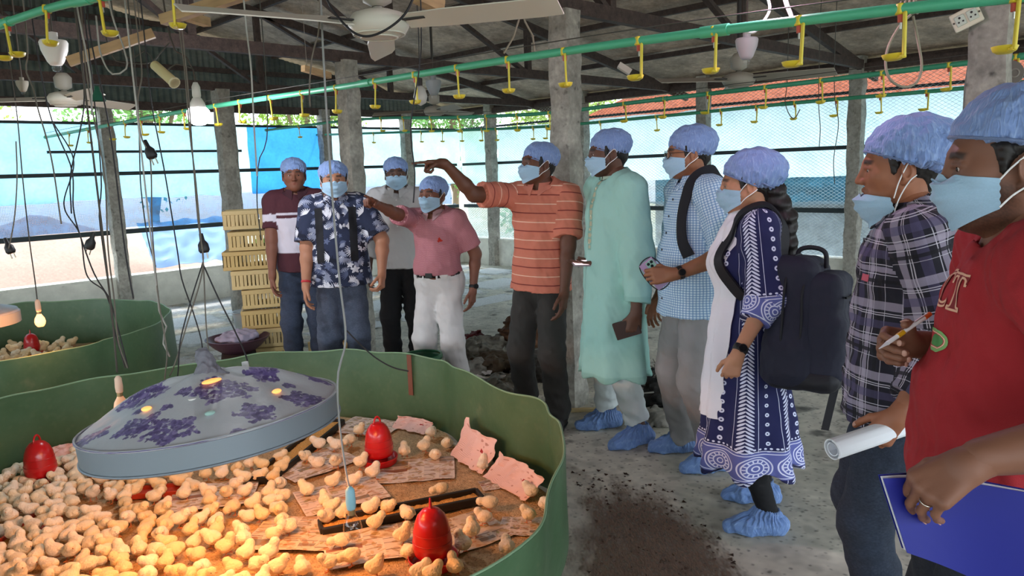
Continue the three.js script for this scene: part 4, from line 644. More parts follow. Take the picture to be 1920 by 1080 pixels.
function torso(J, o, e, grp) {   // e: how far the surface is pushed out
  const g = o.girth || 1, s = J.s, b = o.belly || 0, c = o.chest || 1, p = [], sh = o.shoulder ? o.shoulder / .18 : 1;
  const E = (y, z, rx, ry, rz, k = .05) => { const C = J.U(0, y, z); p.push(ell(C, [(rx * s + e), (ry * s + e), (rz * s + e)], { k, g: grp, q: J.tq })); };
  E(.945, -.005, .158 * g, .13, .118 * g); E(1.08, .004, .143 * g, .17, .104 * g); E(1.25, 0, .162 * c, .18, .112 * c);
  if (b) E(1.03, .045 + .02 * b, .135 * g, .14, .085 * (1 + b), .07);
  if (o.bust) for (const q of [-1, 1]) p.push(ball(J.U(q * .072, 1.235, .085), .058 * s + e, { k: .05, g: grp }));
  p.push(cone(J.U(-.145 * sh, 1.392, -.014), J.U(.145 * sh, 1.392, -.014), .054 * s + e, .054 * s + e, { k: .06, g: grp }));
  for (const q of [-1, 1]) p.push(cone(J.U(q * .12 * sh, 1.41, -.02), J.U(q * .02, 1.47, -.02), .043 * s + e, .037 * s + e, { k: .04, g: grp }));
  return p;
}
function makePerson(o) {
  const yaw = Math.atan2(camDir(Math.sin(o.face), 0, Math.cos(o.face)).x, camDir(Math.sin(o.face), 0, Math.cos(o.face)).z);
  const root = thing('person', o.label, 'person', V(o.pos.x, 0, o.pos.z), null, yaw); root.updateMatrixWorld(true);
  const inv = root.matrixWorld.clone().invert(), iy = new THREE.Quaternion().setFromAxisAngle(V(0, 1, 0), -yaw);
  o.local = (w) => w.clone().applyMatrix4(inv); o.localDir = (a) => camDir(...a).applyQuaternion(iy);
  const J = pose(o), s = J.s, am = o.arm || 1, cell = o.cell || .012, hc = o.headCell || .0042;
  J.tq = new THREE.Quaternion().setFromEuler(new THREE.Euler(o.lean || 0, o.twist || 0, o.side || 0));
  const skin = col(o.skin), dark = skin.clone().multiplyScalar(.62), lip = col(o.lip || 0x8a4a42).lerp(skin, .45), hairC = col(0x120d0b);
  // ---- body, one continuous mesh
  const body = torso(J, o, -.004);
  const nk = J.U(0, 1.40, -.02), hb = V(0, -.1, -.03).applyMatrix4(J.head);
  body.push(cone(nk, hb, .058 * s * (o.neck || 1), .052 * s * (o.neck || 1), { k: .04 }));
  for (const k of 'LR') {
    const { S, E, W } = J.arm[k], { H, K, A } = J.leg[k];
    body.push(cone(S, E, .049 * am * s, .039 * am * s, { k: .04 }), cone(E, S.clone().lerp(E, .7), .04 * am * s, .043 * am * s, { k: .03 }));
    const mid = E.clone().lerp(W, .3); body.push(cone(E, mid, .039 * am * s, .041 * am * s, { k: .02 }), cone(mid, W, .041 * am * s, .0275 * Math.sqrt(am) * s, { k: .02 }));
    body.push(cone(H, K, .084 * s, .056 * s, { k: .05 }), cone(K, A, .052 * s, .036 * s, { k: .03 }), ell(K.clone().lerp(A, .3).add(V(0, 0, -.016 * s)), [.05 * s, .12 * s, .052 * s], { k: .03 }));
    const d = V(Math.sin(J.leg[k].yaw), 0, Math.cos(J.leg[k].yaw)); body.push(cone(A.clone().addScaledVector(d, -.03 * s).setY(.035 * s), A.clone().addScaledVector(d, .13 * s).setY(.026 * s), .032 * s, .026 * s, { k: .03 }));
  }
  const skinC = (x, y, z) => { const c = skin.clone(); c.multiplyScalar(1 + .06 * noise3(x * 14, y * 14, z * 14)); return c; };
  const geos = [solid(body, cell, { color: skinC })];
  // ---- head
  const hp = headPrims(o), headG = solid(hp, hc, { lo: [-1, -.135, -1], hi: [1, 1, 1], color: (x, y, z) => {
    const c = skin.clone().multiplyScalar(1 + .05 * noise3(x * 40, y * 40, z * 40)); const ax = Math.abs(x);
    const brow = sm(.0085, .004, Math.abs(y - (.0215 - 0.25 * Math.max(0, ax - .036))) ) * sm(.009, .016, ax) * sm(.052, .046, ax) * sm(.06, .066, z); c.lerp(hairC, brow * .85);
    const lp = sm(.011, .006, Math.hypot((y + .066), ax * .35 + Math.max(0, .078 - z) * 1.5)); c.lerp(lip, lp * .8);
    if (o.beard) { const m = sm(-.034, -.06, y - .35 * Math.max(0, ax - .035)) * sm(-.03, .02, z) * sm(.014, .02, Math.hypot(ax * .8, y + .066)) * sm(-.15, -.11, y), st = sm(.006, .0, Math.abs(y + .053)) * sm(.032, .022, ax) * sm(.07, .08, z); c.lerp(hairC, Math.max(m, st) * o.beard * (.75 + .25 * noise3(x * 200, y * 200, z * 200))); }
    const sock = sm(.024, .01, Math.hypot(ax - .032, (y - .001) * 1.3)) * sm(.06, .07, z); c.multiplyScalar(1 - .22 * sock); return c;
  } });
  headG.applyMatrix4(J.head); geos.push(headG);
  // ---- hands
  J.hand = {};
  for (const k of 'LR') { const a = J.arm[k], h = handPrims(a.W.clone().addScaledVector(a.f, .012 * s), a.f, a.n, k === 'R', s * (o.handScale || 1), a.pose); J.hand[k] = h; h.prims.push(cone(a.W.clone().addScaledVector(a.W.clone().sub(a.E).normalize(), -.03), a.W.clone().addScaledVector(a.f, .02), .0275 * Math.sqrt(am) * s, .0255 * s, { k: .015 })); geos.push(solid(h.prims, o.handCell || .0036, { pad: .006, color: skinC })); }
  const sm_ = mat(0xffffff, .58, { vertexColors: true, sheen: .15 });
  part(root, 'body', mergeRaw(geos), sm_);
  for (const k of 'LR') if (o.nails) for (const [c, d, r] of J.hand[k].nails) { const g = new THREE.SphereGeometry(1, 10, 8); g.scale(r * .75, r * 1.0, r * .28); g.applyQuaternion(new THREE.Quaternion().setFromUnitVectors(V(0, 0, 1), d.clone().normalize())); const q = c.clone().addScaledVector(d.clone().normalize(), r * .82); g.translate(q.x, q.y, q.z); part(root, 'fingernail', g, mat(0xb98d7c, .35)); }
  const H = (g) => g.applyMatrix4(J.head);
  for (const q of [-1, 1]) { const g = new THREE.SphereGeometry(.0125, 16, 12); g.translate(q * .032, -.003, .0745); const e = part(root, 'eye', H(g), EYEW); const i = new THREE.SphereGeometry(.0068, 12, 10); const lx = o.lookX || 0; i.translate(q * .032 + lx * .006, -.004, .0815 - Math.abs(lx) * .001); part(e, 'iris', H(i), IRIS); }
  // ---- hair, cap, mask
  { const h = [ell(V(0, .03, -.02), [.0815 * (o.wide || 1), .092, .098]), cone(V(0, -.03, -.07), V(0, -.065, -.062), .035, .025, { k: .03 })];
    h.push(cut(V(0, -.45, 1).normalize(), .045), cut(V(0, -1, 0), o.hairLow ?? .078)); for (const q of [-1, 1]) h.push(ell(V(q * .085 * (o.wide || 1), -.02, -.008), [.03, .036, .026], { op: 'sub', k: .01 }), ell(V(q * .08, -.05, .03), [.05, .05, .04], { op: 'sub', k: .01 }));
    for (const q of [-1, 1]) h.push(cone(V(q * .0735 * (o.wide || 1), .03, .02), V(q * .0715 * (o.wide || 1), -.012, .022), .012, .008, { k: .012 }));
    part(root, 'hair', H(solid(h, .006, { noise: (x, y, z) => .0025 * noise3(x * 90, y * 60, z * 90) })), HAIR); }
  { const puff = o.puff || 1, t = o.capTilt ?? .33, cp = [ell(V(0, .05, -.024 - .012 * (puff - 1) * 6), [.094 * (1 + (puff - 1) * .8) * (o.wide || 1), .083 * puff, .114 * (1 + (puff - 1) * .7)])];
    if (o.capBack) cp.push(ell(V(0, .06, -.075), [.085 * (o.wide || 1), .062, .062], { k: .04 }));
    const nrm = V(0, -1, t).normalize(); cp.push(cut(nrm, nrm.dot(V(0, o.capLow ?? .026, .085)), { k: .012 }));
    const C = H(solid(cp, o.capCell || .0052, { noise: (x, y, z) => { const a = Math.atan2(x, z + .02); return (.0032 * Math.sin(a * 30 + 4 * noise3(x * 9, y * 9, z * 9)) * sm(.09, .0, y) + .0045 * noise3(x * 22, y * 22, z * 22) + .0028 * Math.abs(noise3(x * 55, y * 45, z * 55))) * (o.capCrease || 1); }, groups: { c: { o: V(0, 0, -.02), ax: V(0, 1, 0), front: V(0, 0, 1), r: .1 } }, ...{} }));
    const cap = part(root, 'bouffant_cap', C, CAP); cp.forEach((q) => 0);
    // elastic band along the lower edge
    const band = []; for (let i = 0; i < 48; i++) { const a = i / 48 * Math.PI * 2; let r = .09, z0 = -.02; let b = null; for (r = .16; r > .03; r -= .002) { const x = Math.sin(a) * r, z = z0 + Math.cos(a) * r, y = (o.capLow ?? .026) + (z - .085) * t + .004; if (fieldAt(cp, x, y, z) < .002) { b = V(x, y + .001 * Math.sin(i * 3.1), z); break; } if (Math.cos(a) < -.3 && fieldAt(cp, x, y + .02, z) < .001) { b = V(x, y + .02, z); break; } } if (b) band.push(b); }
    part(cap, 'elastic_band', H(tube(band, .0035, 120, 6, true)), CAP); }
  if (o.mask !== false) {
    const mo = o.mask || {}, w = o.wide || 1, mk = part(root, 'face_mask', H(maskGeo({ ...mo, wide: w }, hp)), MASK);
    const dy = mo.dy || 0, dz = mo.dz || 0;
    for (const q of [-1, 1]) { const x = q * .0765 * w; for (const [y0, y1] of [[-.026, .018], [-.075, -.034]]) part(mk, 'ear_loop', H(tube([V(x, y0 + dy, .03 + dz), V(q * .084 * w, lerp(y0 + dy, y1, .5), .012 + dz * .4), V(q * .087 * w, y1, -.018), V(q * .079 * w, y1 - (y1 > 0 ? .016 : -.012), -.034)], .0018, 16, 5)), LOOP); }
    if (!mo.dy) part(mk, 'nose_strip', H(tube([V(-.03, -.031, .1085), V(-.015, -.024, .117), V(0, -.02, .1215), V(.015, -.024, .117), V(.03, -.031, .1085)], .0015, 14, 5)), MASK);
  }
  return { root, J, o };
}
const cloth = (c, more = {}) => mat(c, .9, { sheen: .25, bumpMap: T.weave, bumpScale: .0012, ...more });
T.weave = dataTex(128, (u, v) => 128 + 60 * tn(u, v, 50, 5) + 40 * Math.sin(u * 128 * Math.PI / 2) * Math.sin(v * 128 * Math.PI / 2), 1 / .06, 1 / .06, false);
function groupsOf(J, o, sl) {
  const g = { t: { o: J.U(0, 1.0, 0), ax: J.U(0, 1.4, 0).sub(J.U(0, 1, 0)), front: V(0, 0, 1).applyQuaternion(J.tq), r: .15, v0: 0 } };
  for (const k of 'LR') { const { S, E, W } = J.arm[k], u = E.clone().sub(S), f = W.clone().sub(E), L = u.length(), L2 = f.length(); const tip = sl <= 1 ? sl * L : L + (sl - 1) * L2;
    const fr = Math.abs(u.clone().normalize().z) > .8 ? V(0, 1, 0) : V(0, 0, 1);
    g['u' + k] = { o: S, ax: u.clone().negate(), front: fr, r: .06, v0: tip }; g['f' + k] = { o: E, ax: f.clone().negate(), front: fr, r: .06, v0: tip - L }; }
  return g;
}
// shirt-like garment. q: {e, hem, sleeve (0..1 upper arm, 1..2 forearm), flare, material, noise, color, collar, neckDrop, cell}
function shirt(P, q) {
  const { J, o } = P, s = J.s, e = q.e ?? .014, am = o.arm || 1, pr = torso(J, o, e, 't'), g = o.girth || 1, sl = q.sleeve ?? .6;
  const hem = q.hem ?? .86, rT = (q.topR ?? .152) * g * s + e, rB = (q.hemR ?? .172 * g) * s + e, fz = q.fz ?? .78;
  if (!q.tucked) pr.push(cone(J.U(0, q.from ?? 1.08, .004 + (q.bz || 0)), J.B(0, hem, .004 + (q.bz || 0)), rT, rB, { fz, k: .04, g: 't', capB: true }));
  for (const k of 'LR') {
    const { S, E, W } = J.arm[k], r0 = .05 * am * s + e + .006, tip = S.clone().lerp(E, Math.min(1, sl)), r1 = (.043 * am * s + e + .008) * (q.cuff || 1);
    if (sl <= 1) pr.push(cone(S, tip, r0, r1, { k: .045, g: 'u' + k, capB: true }));
    else { const t2 = E.clone().lerp(W, sl - 1), rc = (.03 * am * s + e + .004) * (q.cuff || 1); pr.push(cone(S, E, r0, r1, { k: .045, g: 'u' + k }), cone(E, t2, r1, rc, { k: .03, g: 'f' + k, capB: true })); }
  }
  const up = V(0, 1, 0).applyQuaternion(J.tq), nk = J.U(0, 1.472 - (q.neckDrop || 0), -.012), ntop = V(0, -.1, -.025).applyMatrix4(J.head);
  pr.push(cone(J.U(0, 1.455 - (q.neckDrop || 0), -.006), ntop.clone().add(ntop.clone().sub(nk)), (q.neckR ?? .066) * s, .085 * s, { op: 'sub', k: .008 }));
  if (q.vneck) pr.push(cone(J.U(0, 1.38 - q.vneck, .115), J.U(0, 1.46, .05), .012 * s, .04 * s, { op: 'sub', k: .008 }));
  if (q.tucked) pr.push(cut(V(0, -1, 0), -.985 * s)); else if (q.slit) pr.push(ell(V(0, hem * s, 0), [.5, q.slit, .012], { op: 'sub', k: .006 }));
  const fold = q.fold ?? 1, n0 = o.pos.x * 3;
  const wr = (x, y, z) => { const drape = Math.max(0, 1.15 * s - y); let d = fold * (pleat(x + n0, y, z) + .004 * noise3(x * 5 + y * 4 + n0, y * 9 - x * 6, z * 5) + (q.hang || 0) * drape * Math.sin(Math.atan2(x, z) * (q.lobes || 9) + 2 * noise3(n0, y * 2, 0))); return q.noise ? d + q.noise(x, y, z) : d; };
  const groups = groupsOf(J, o, sl); if (q.v0 !== undefined) groups.t.v0 = groups.t.o.y - q.v0; else groups.t.v0 = 1.0;
  const geo = solid(pr, q.cell || o.shirtCell || .008, { noise: wr, groups, color: q.color ? (x, y, z, gr, nz) => { let v = y; if (gr !== 't') { const G = groups[gr], a = G.ax.clone().normalize(); v = (x - G.o.x) * a.x + (y - G.o.y) * a.y + (z - G.o.z) * a.z + G.v0; } return q.color(x / s, gr === 't' ? y / s : v, z / s, gr, nz); } : null });
  P.shirt = pr; P.wr = wr;
  const m = part(P.root, q.name || 'shirt', geo, q.material);
  if (q.collar) {
    const R = q.collarR ?? .067, fold = q.collar === 'fold', open = fold ? .24 : .1, F = (p) => fieldAt(pr, p.x, p.y, p.z) + wr(p.x, p.y, p.z);
    part(m, 'collar', sheet(.42, .06, 64, 8, (u, v) => {
      const a = Math.PI + (u - .5) * 2 * (Math.PI - open), fr = Math.cos(a), tip = fold ? Math.exp(-Math.pow((Math.abs(u - .5) - .5) / .055, 2)) : 0; // a = 0 at the front
      const t = 1 - v, r = fold ? R + .002 + t * .026 : R + .001 * t, y = (fold ? 1.492 - .044 * t : 1.482 - .034 * t) - .022 * (fr + 1) / 2 - tip * t * .03;
      const p = J.U(Math.sin(a) * r * 1.04, y, -.01 + fr * r * 1.05 + tip * t * .012);
      for (let k = 0; k < 8; k++) { const f = F(p); if (f > .004) break; const e = .005, g = V(F(p.clone().add(V(e, 0, 0))) - F(p.clone().add(V(-e, 0, 0))), F(p.clone().add(V(0, e, 0))) - F(p.clone().add(V(0, -e, 0))), F(p.clone().add(V(0, 0, e))) - F(p.clone().add(V(0, 0, -e)))).normalize(); p.addScaledVector(g, .005 - f); }
      return p; }, .0035), q.collarMat || q.material);
  }
  return m;
}
function trousers(P, q) {
  const { J, o } = P, s = J.s, e = q.e ?? .016, g = o.girth || 1, pr = [];
  const top = (q.top ?? .99) * s;
  pr.push(ell(J.B(0, .945, -.004), [.158 * g * s + e, .14 * s, .118 * g * s + e], { g: 't', k: .05 }), ell(J.B(0, 1.03, 0), [.146 * g * s + e, .13 * s, .108 * g * s + e], { g: 't', k: .05 }));
  if (o.belly) pr.push(ell(J.B(0, 1.0, .03), [.135 * g * s + e, .1 * s, .1 * s + e], { g: 't', k: .05 }));
  pr.push(cut(V(0, 1, 0), top));
  for (const k of 'LR') { const { H, K, A } = J.leg[k], cuffY = (q.cuffY ?? .05), B = K.clone().lerp(A, (K.y - cuffY) / (K.y - A.y)); const w = q.wide ?? 1; pr.push(cone(H, K, .079 * s * Math.sqrt(g) + e * .8, (.06 * s + e) * w, { k: .05, g: 'l' + k }), cone(K, B, (.06 * s + e) * w, (.052 * s + e) * (q.cuffW ?? w), { k: .03, g: 'l' + k, capB: true })); pr.push(ell(H.clone().add(V(0, .01, -.03 * s)), [.088 * s * g + e * .5, .1 * s, .09 * s * g + e * .6], { k: .04, g: 't' })); }
  const groups = { t: { o: J.B(0, 0, 0), ax: V(0, 1, 0), front: V(0, 0, 1), r: .15 } }; for (const k of 'LR') groups['l' + k] = { o: J.leg[k].A, ax: J.leg[k].H.clone().sub(J.leg[k].A), front: V(0, 0, 1), r: .08 };
  const n0 = o.pos.z * 5, wr = (x, y, z) => (q.fold ?? 1) * (pleat(x + n0, y, z) + .005 * noise3(x * 6 + n0, y * 13 + x * 5, z * 6) * (1 + 1.5 * sm(.35 * s, .05, y)));
  // top cut must follow the unions
  const cuts = pr.filter((p) => p.op === 'sub'), adds = pr.filter((p) => p.op !== 'sub');
  return part(P.root, q.name || 'trousers', solid([...adds, ...cuts], q.cell || .0095, { noise: wr, groups }), q.material);
}
function shoes(P, q) {
  const { J } = P, s = J.s;
  for (const k of 'LR') {
    const { A, yaw } = J.leg[k], d = V(Math.sin(yaw), 0, Math.cos(yaw)), r = V(d.z, 0, -d.x), sg = J.leg[k].sg, pt = (f, y, x = 0) => A.clone().addScaledVector(d, f * s).addScaledVector(r, x * s).setY(y * s);
    const b = q.cover ? 1.16 : 1;
    const pr = [cone(pt(-.045, .04), pt(.1, .032), .04 * b * s, .045 * b * s, { k: .03, g: 's' }), cone(pt(.1, .032), pt(.165, .026), .044 * b * s, .032 * b * s, { k: .02, g: 's' }), cone(pt(-.02, .05), pt(0, q.cover ? .098 : .085), .044 * b * s, .05 * s, { k: .03, g: 's' })];
    if (q.cover) pr.push(cone(pt(.06, .05), pt(.02, .09), .04 * s, .044 * s, { k: .04, g: 's' }));
    pr.push(cut(V(0, -1, 0), -.003)); if (q.cover) pr.push(cut(V(-d.x * .25, 1, -d.z * .25).normalize(), .118 * s - .25 * d.dot(A) * .97));
    const g = solid(pr, q.cell || .006, { noise: q.cover ? (x, y, z) => { const a = Math.atan2(x - A.x, z - A.z); return .004 * Math.sin(a * 24 + 3 * noise3(x * 12, y * 12, z * 12)) * sm(.03, .09, y) + .006 * noise3(x * 16, y * 16, z * 16) + .0015 * noise3(x * 40, y * 40, z * 40); } : (x, y, z) => .001 * noise3(x * 20, y * 20, z * 20), groups: { s: { o: pt(0, 0), ax: V(0, 1, 0), front: d, r: .09 } } });
    const m = part(P.root, q.name || (q.cover ? 'shoe_cover' : 'shoe'), g, q.material || COVER);
    if (q.cover) { const ring = []; for (let i = 0; i < 24; i++) { const a = i / 24 * 6.283; const f = Math.cos(a) * .058 + .012, x = Math.sin(a) * .05; ring.push(pt(f, .104 - f * .22 + .003 * Math.sin(i * 2.6), x)); } part(m, 'elastic_opening', tube(ring, .005, 72, 6, true), COVER); }
    else if (q.sole) part(m, 'sole', solid([cone(pt(-.045, .008), pt(.1, .008), .043 * s, .048 * s, { k: .02 }), cone(pt(.1, .008), pt(.165, .008), .046 * s, .034 * s, { k: .02 }), cut(V(0, 1, 0), .016), cut(V(0, -1, 0), -.001)], .006, {}), q.sole);
  }
}
// a patch laid on a garment: rays from origin go along dir until they meet the field
function patch(P, origin, dir, up, w, h, n, fn) {
  const d = dir.clone().normalize(), r = up.clone().cross(d).normalize().negate(), u = d.clone().cross(r).negate();
  const hit = (p) => { let t = 0; for (let i = 0; i < 60; i++) { const q = p.clone().addScaledVector(d, t), f = fieldAt(P.shirt, q.x, q.y, q.z) + (P.wr ? P.wr(q.x, q.y, q.z) : 0); if (f < .0025) return q; t += Math.max(.0012, f * .6); if (t > .5) break; } return p.clone().addScaledVector(d, t); };
  return sheet(1, 1, n, Math.max(2, Math.round(n * h / w)), (a, b) => hit(origin.clone().addScaledVector(r, (a - .5) * w).addScaledVector(u, (b - .5) * h)));
}
function buttons(P, parent, ys, m, x = 0, r = .0055) {
  for (const y of ys) { const c = P.J.U(x, y, .35), d = V(0, 0, -1).applyQuaternion(P.J.tq); let t = 0; for (let i = 0; i < 60; i++) { const q = c.clone().addScaledVector(d, t), f = fieldAt(P.shirt, q.x, q.y, q.z) + P.wr(q.x, q.y, q.z); if (f < .001) break; t += Math.max(.0008, f * .6); } const q = c.addScaledVector(d, t); const g = new THREE.CylinderGeometry(r, r, .003, 12); g.rotateX(Math.PI / 2); g.applyQuaternion(P.J.tq); g.translate(q.x, q.y, q.z + .001); part(parent, 'button', g, m); }
}
// watch or band round a wrist
function wristBand(P, k, name, m, w = .02, back = .03, face, label) {
  const { W, E, n } = P.J.arm[k], ax = W.clone().sub(E).normalize(), c = W.clone().addScaledVector(ax, -back), R = .0315 * P.J.s * Math.sqrt(P.o.arm || 1);
  const g = new THREE.CylinderGeometry(R, R, w, 28, 1, true), h = new THREE.CylinderGeometry(R - .003, R - .003, w, 28, 1, true), q = new THREE.Quaternion().setFromUnitVectors(V(0, 1, 0), ax);
  const ringGeo = lathe([[R - .004, -w / 2], [R, -w / 2], [R + .001, 0], [R, w / 2], [R - .004, w / 2]], 28); ringGeo.applyQuaternion(q); ringGeo.translate(c.x, c.y, c.z);
  const b = part(P.root, name, ringGeo, m, label);
  if (face) { const d = face.dir ? P.o.localDir(face.dir) : n.clone().negate(); d.addScaledVector(ax, -d.dot(ax)).normalize(); const f = new THREE.CylinderGeometry(face.r, face.r, .009, 24); f.applyQuaternion(new THREE.Quaternion().setFromUnitVectors(V(0, 1, 0), d)); const p = c.clone().addScaledVector(d, R + .003); f.translate(p.x, p.y, p.z); part(b, 'watch_case', f, face.m); const f2 = new THREE.CylinderGeometry(face.r * .82, face.r * .82, .002, 24); f2.applyQuaternion(new THREE.Quaternion().setFromUnitVectors(V(0, 1, 0), d)); const p2 = p.clone().addScaledVector(d, .005); f2.translate(p2.x, p2.y, p2.z); part(b, 'watch_face', f2, mat(0x101214, .15)); }
  return b;
}

// push points of a strap out onto the garment
function hug(P, pts, off) { return pts.map((q) => { const p = P.J.U(...q); for (let i = 0; i < 14; i++) { const F = (x, y, z) => fieldAt(P.shirt, x, y, z) + P.wr(x, y, z), f = F(p.x, p.y, p.z), e = .005; const gr = V(F(p.x + e, p.y, p.z) - F(p.x - e, p.y, p.z), F(p.x, p.y + e, p.z) - F(p.x, p.y - e, p.z), F(p.x, p.y, p.z + e) - F(p.x, p.y, p.z - e)).normalize(); p.addScaledVector(gr, (off - f) * .8); } return p; }); }
// ---------------------------------------------------------------- the visitors
const D = Math.PI / 180;
const jeans = (c) => mat(0xffffff, .9, { map: dataTex(256, (u, v) => { const a = fract(u, v, 5, 400), w = tn(u, v, 90, 7) * 10 + tn(u, v, 60, 3) * 8; const C = col(c).getRGB({}, THREE.SRGBColorSpace), k = 1 + .22 * a; return [C.r * 255 * k + w, C.g * 255 * k + w, C.b * 255 * k + w]; }, 1 / .4), bumpMap: T.weave, bumpScale: .001 });
const tx = (w, h, pu, pv, draw) => canvasTex(w, h, draw, 1 / pu, 1 / pv);
const PAT = {};
PAT.stripe = tx(64, 512, 1, .105, (c, w, h) => { c.fillStyle = '#c8745e'; c.fillRect(0, 0, w, h); c.fillStyle = '#d98a72'; for (let i = 0; i < 40; i++) c.fillRect(0, i * 13, w, 3); c.fillStyle = '#ecc4ac'; c.fillRect(0, 60, w, 22); c.fillStyle = '#d5967c'; c.fillRect(0, 48, w, 10); c.fillStyle = '#7a2f2c'; c.fillRect(0, 310, w, 22); c.fillStyle = '#a85648'; c.fillRect(0, 332, w, 12); });
PAT.pink = tx(128, 128, .06, .028, (c, w, h) => { c.fillStyle = '#a3626c'; c.fillRect(0, 0, w, h); c.strokeStyle = '#cf9c9f'; c.lineWidth = 7; for (let k = 0; k < 4; k++) { c.beginPath(); for (let x = 0; x <= w; x += 4) c.lineTo(x, k * 32 + 14 + 5 * Math.sin(x / 128 * Math.PI * 4)); c.stroke(); } });
PAT.check = tx(128, 128, .036, .036, (c, w, h) => { c.fillStyle = '#cfe4f1'; c.fillRect(0, 0, w, h); c.fillStyle = 'rgba(96,140,190,0.62)'; for (let i = 0; i < 3; i++) { c.fillRect(i * 43, 0, 15, h); c.fillRect(0, i * 43, w, 15); } });
PAT.plaid = tx(512, 512, .2, .2, (c, w, h) => {
  c.fillStyle = '#1b1a26'; c.fillRect(0, 0, w, h);
  for (const flip of [0, 1]) { c.save(); if (flip) { c.transform(0, 1, 1, 0, 0, 0); } c.fillStyle = 'rgba(188,180,198,.72)'; c.fillRect(40, 0, 62, h); c.fillRect(300, 0, 40, h); c.fillStyle = 'rgba(226,222,232,.85)'; c.fillRect(120, 0, 7, h); c.fillRect(136, 0, 7, h); c.fillRect(282, 0, 6, h); c.fillRect(352, 0, 6, h); c.fillStyle = 'rgba(88,84,120,.6)'; c.fillRect(180, 0, 60, h); c.fillStyle = 'rgba(225,222,232,.7)'; c.fillRect(440, 0, 5, h); c.fillStyle = 'rgba(14,13,20,.7)'; c.fillRect(390, 0, 26, h); c.restore(); }
  c.fillStyle = 'rgba(27,26,38,.25)'; for (let i = 0; i < 128; i++) c.fillRect(0, i * 4, w, 1.5);
});
PAT.floral = tx(1024, 1024, .5, .5, (c, w, h) => {
  const R = rng(5); c.fillStyle = '#232b45'; c.fillRect(0, 0, w, h);
  for (let i = 0; i < 170; i++) { const x = R() * w, y = R() * h, a = R() * 6.28, L = 50 + R() * 90, hue = R(); c.strokeStyle = c.fillStyle = hue < .35 ? '#d8d9e2' : hue < .6 ? '#8d94ab' : hue < .8 ? '#10162b' : '#56607f';
    for (const ox of [-w, 0, w]) for (const oy of [-h, 0, h]) { c.save(); c.translate(x + ox, y + oy); c.rotate(a); if (i % 3) { for (let k = 0; k < 8; k++) { c.beginPath(); c.ellipse(L * .35, 0, L * .36, 6, 0, 0, 6.3); c.fill(); c.rotate(.32); } } else { c.beginPath(); for (let k = 0; k <= 20; k++) { const t = k / 20 * 6.283, rr = L * .34 * (1 + .35 * Math.sin(t * 5 + i)); c.lineTo(Math.cos(t) * rr, Math.sin(t) * rr); } c.fill(); } c.restore(); } }
});
PAT.batik = tx(512, 2048, .3, 1.16, (c, w, h) => {   // dots and leaf columns on navy, rosette border at the hem (canvas bottom)
  c.fillStyle = '#1c1f4e'; c.fillRect(0, 0, w, h); const pale = '#d5d8ee';
  c.fillStyle = c.strokeStyle = pale;
  const column = (x0, wd) => { c.fillRect(x0 - 4, 0, 3, h); c.fillRect(x0 + wd + 2, 0, 3, h); for (let y = -20; y < h; y += 26) for (const s of [-1, 1]) { c.save(); c.translate(x0 + wd / 2, y); c.rotate(s * .75); c.beginPath(); c.ellipse(s * wd * .24, 0, wd * .25, 6.5, 0, 0, 6.3); c.fill(); c.restore(); } };
  column(20, 120); column(300, 110);
  const dots = (x, r) => { for (let y = 20; y < h; y += 66) { c.beginPath(); c.ellipse(x, y, r, r * 1.15, 0, 0, 6.3); c.fill(); c.fillStyle = '#1c1f4e'; c.beginPath(); c.arc(x, y, r * .35, 0, 6.3); c.fill(); c.fillStyle = pale; } };
  dots(215, 15); dots(462, 12);
  const hb = 190; c.fillStyle = '#5d64a4'; c.fillRect(0, h - hb, w, hb); c.strokeStyle = pale; c.lineWidth = 7;
  for (let i = -1; i < 4; i++) { const x = i * 170 + 60, y = h - hb * .45; for (const r of [16, 36, 58, 74]) { c.beginPath(); c.arc(x, y, r, 0, 6.3); c.stroke(); } for (let k = 0; k < 14; k++) { const a = k * .449; c.beginPath(); c.moveTo(x + Math.cos(a) * 40, y + Math.sin(a) * 40); c.lineTo(x + Math.cos(a) * 54, y + Math.sin(a) * 54); c.stroke(); } }
  c.fillStyle = pale; for (const y of [h - hb - 8, h - hb + 12, h - 14]) c.fillRect(0, y, w, 6); for (let x = 6; x < w; x += 26) { c.beginPath(); c.arc(x, h - hb - 22, 7, 0, 6.3); c.fill(); }
});
for (const k in PAT) PAT[k].anisotropy = 8;
const tex = (m, more = {}) => cloth(0xffffff, { map: m, ...more });
const people = {};
const at2 = (px, py, d) => { const p = at(px, py, d); return V(p.x, 0, p.z); };

// 1 maroon polo
{
  const o = { label: 'man with bare face in a maroon and white block polo shirt beside the crates', pos: at2(557, 400, 5.6), face: 168 * D, H: 1.69, skin: 0x7b4c39, girth: .96, headYaw: .05, mask: false, cell: .013, headCell: .0046, lookX: .2,
    arms: { R: { w: at(511, 545, 5.5), palm: [1, 0, .2], hand: 'relaxed' }, L: { y: .86 } } };
  const P = people.maroon = makePerson(o);
  const w = col(0xcfcbd8), m = col(0x4a222c), band = (y) => y > 1.305 || y < 1.005 ? m : y > 1.285 ? w : y > 1.265 ? m : w;
  shirt(P, { sleeve: .72, hem: .86, e: .013, color: (x, y, z, g) => g === 't' ? band(y) : (y < .045 ? m : y < .1 ? w : m), material: mat(0xffffff, .9, { vertexColors: true }), collar: 'fold', collarMat: cloth(0x40202a) });
  trousers(P, { material: jeans(0x343d50), top: .95 }); shoes(P, { material: mat(0x1c1a1a, .6) });
}
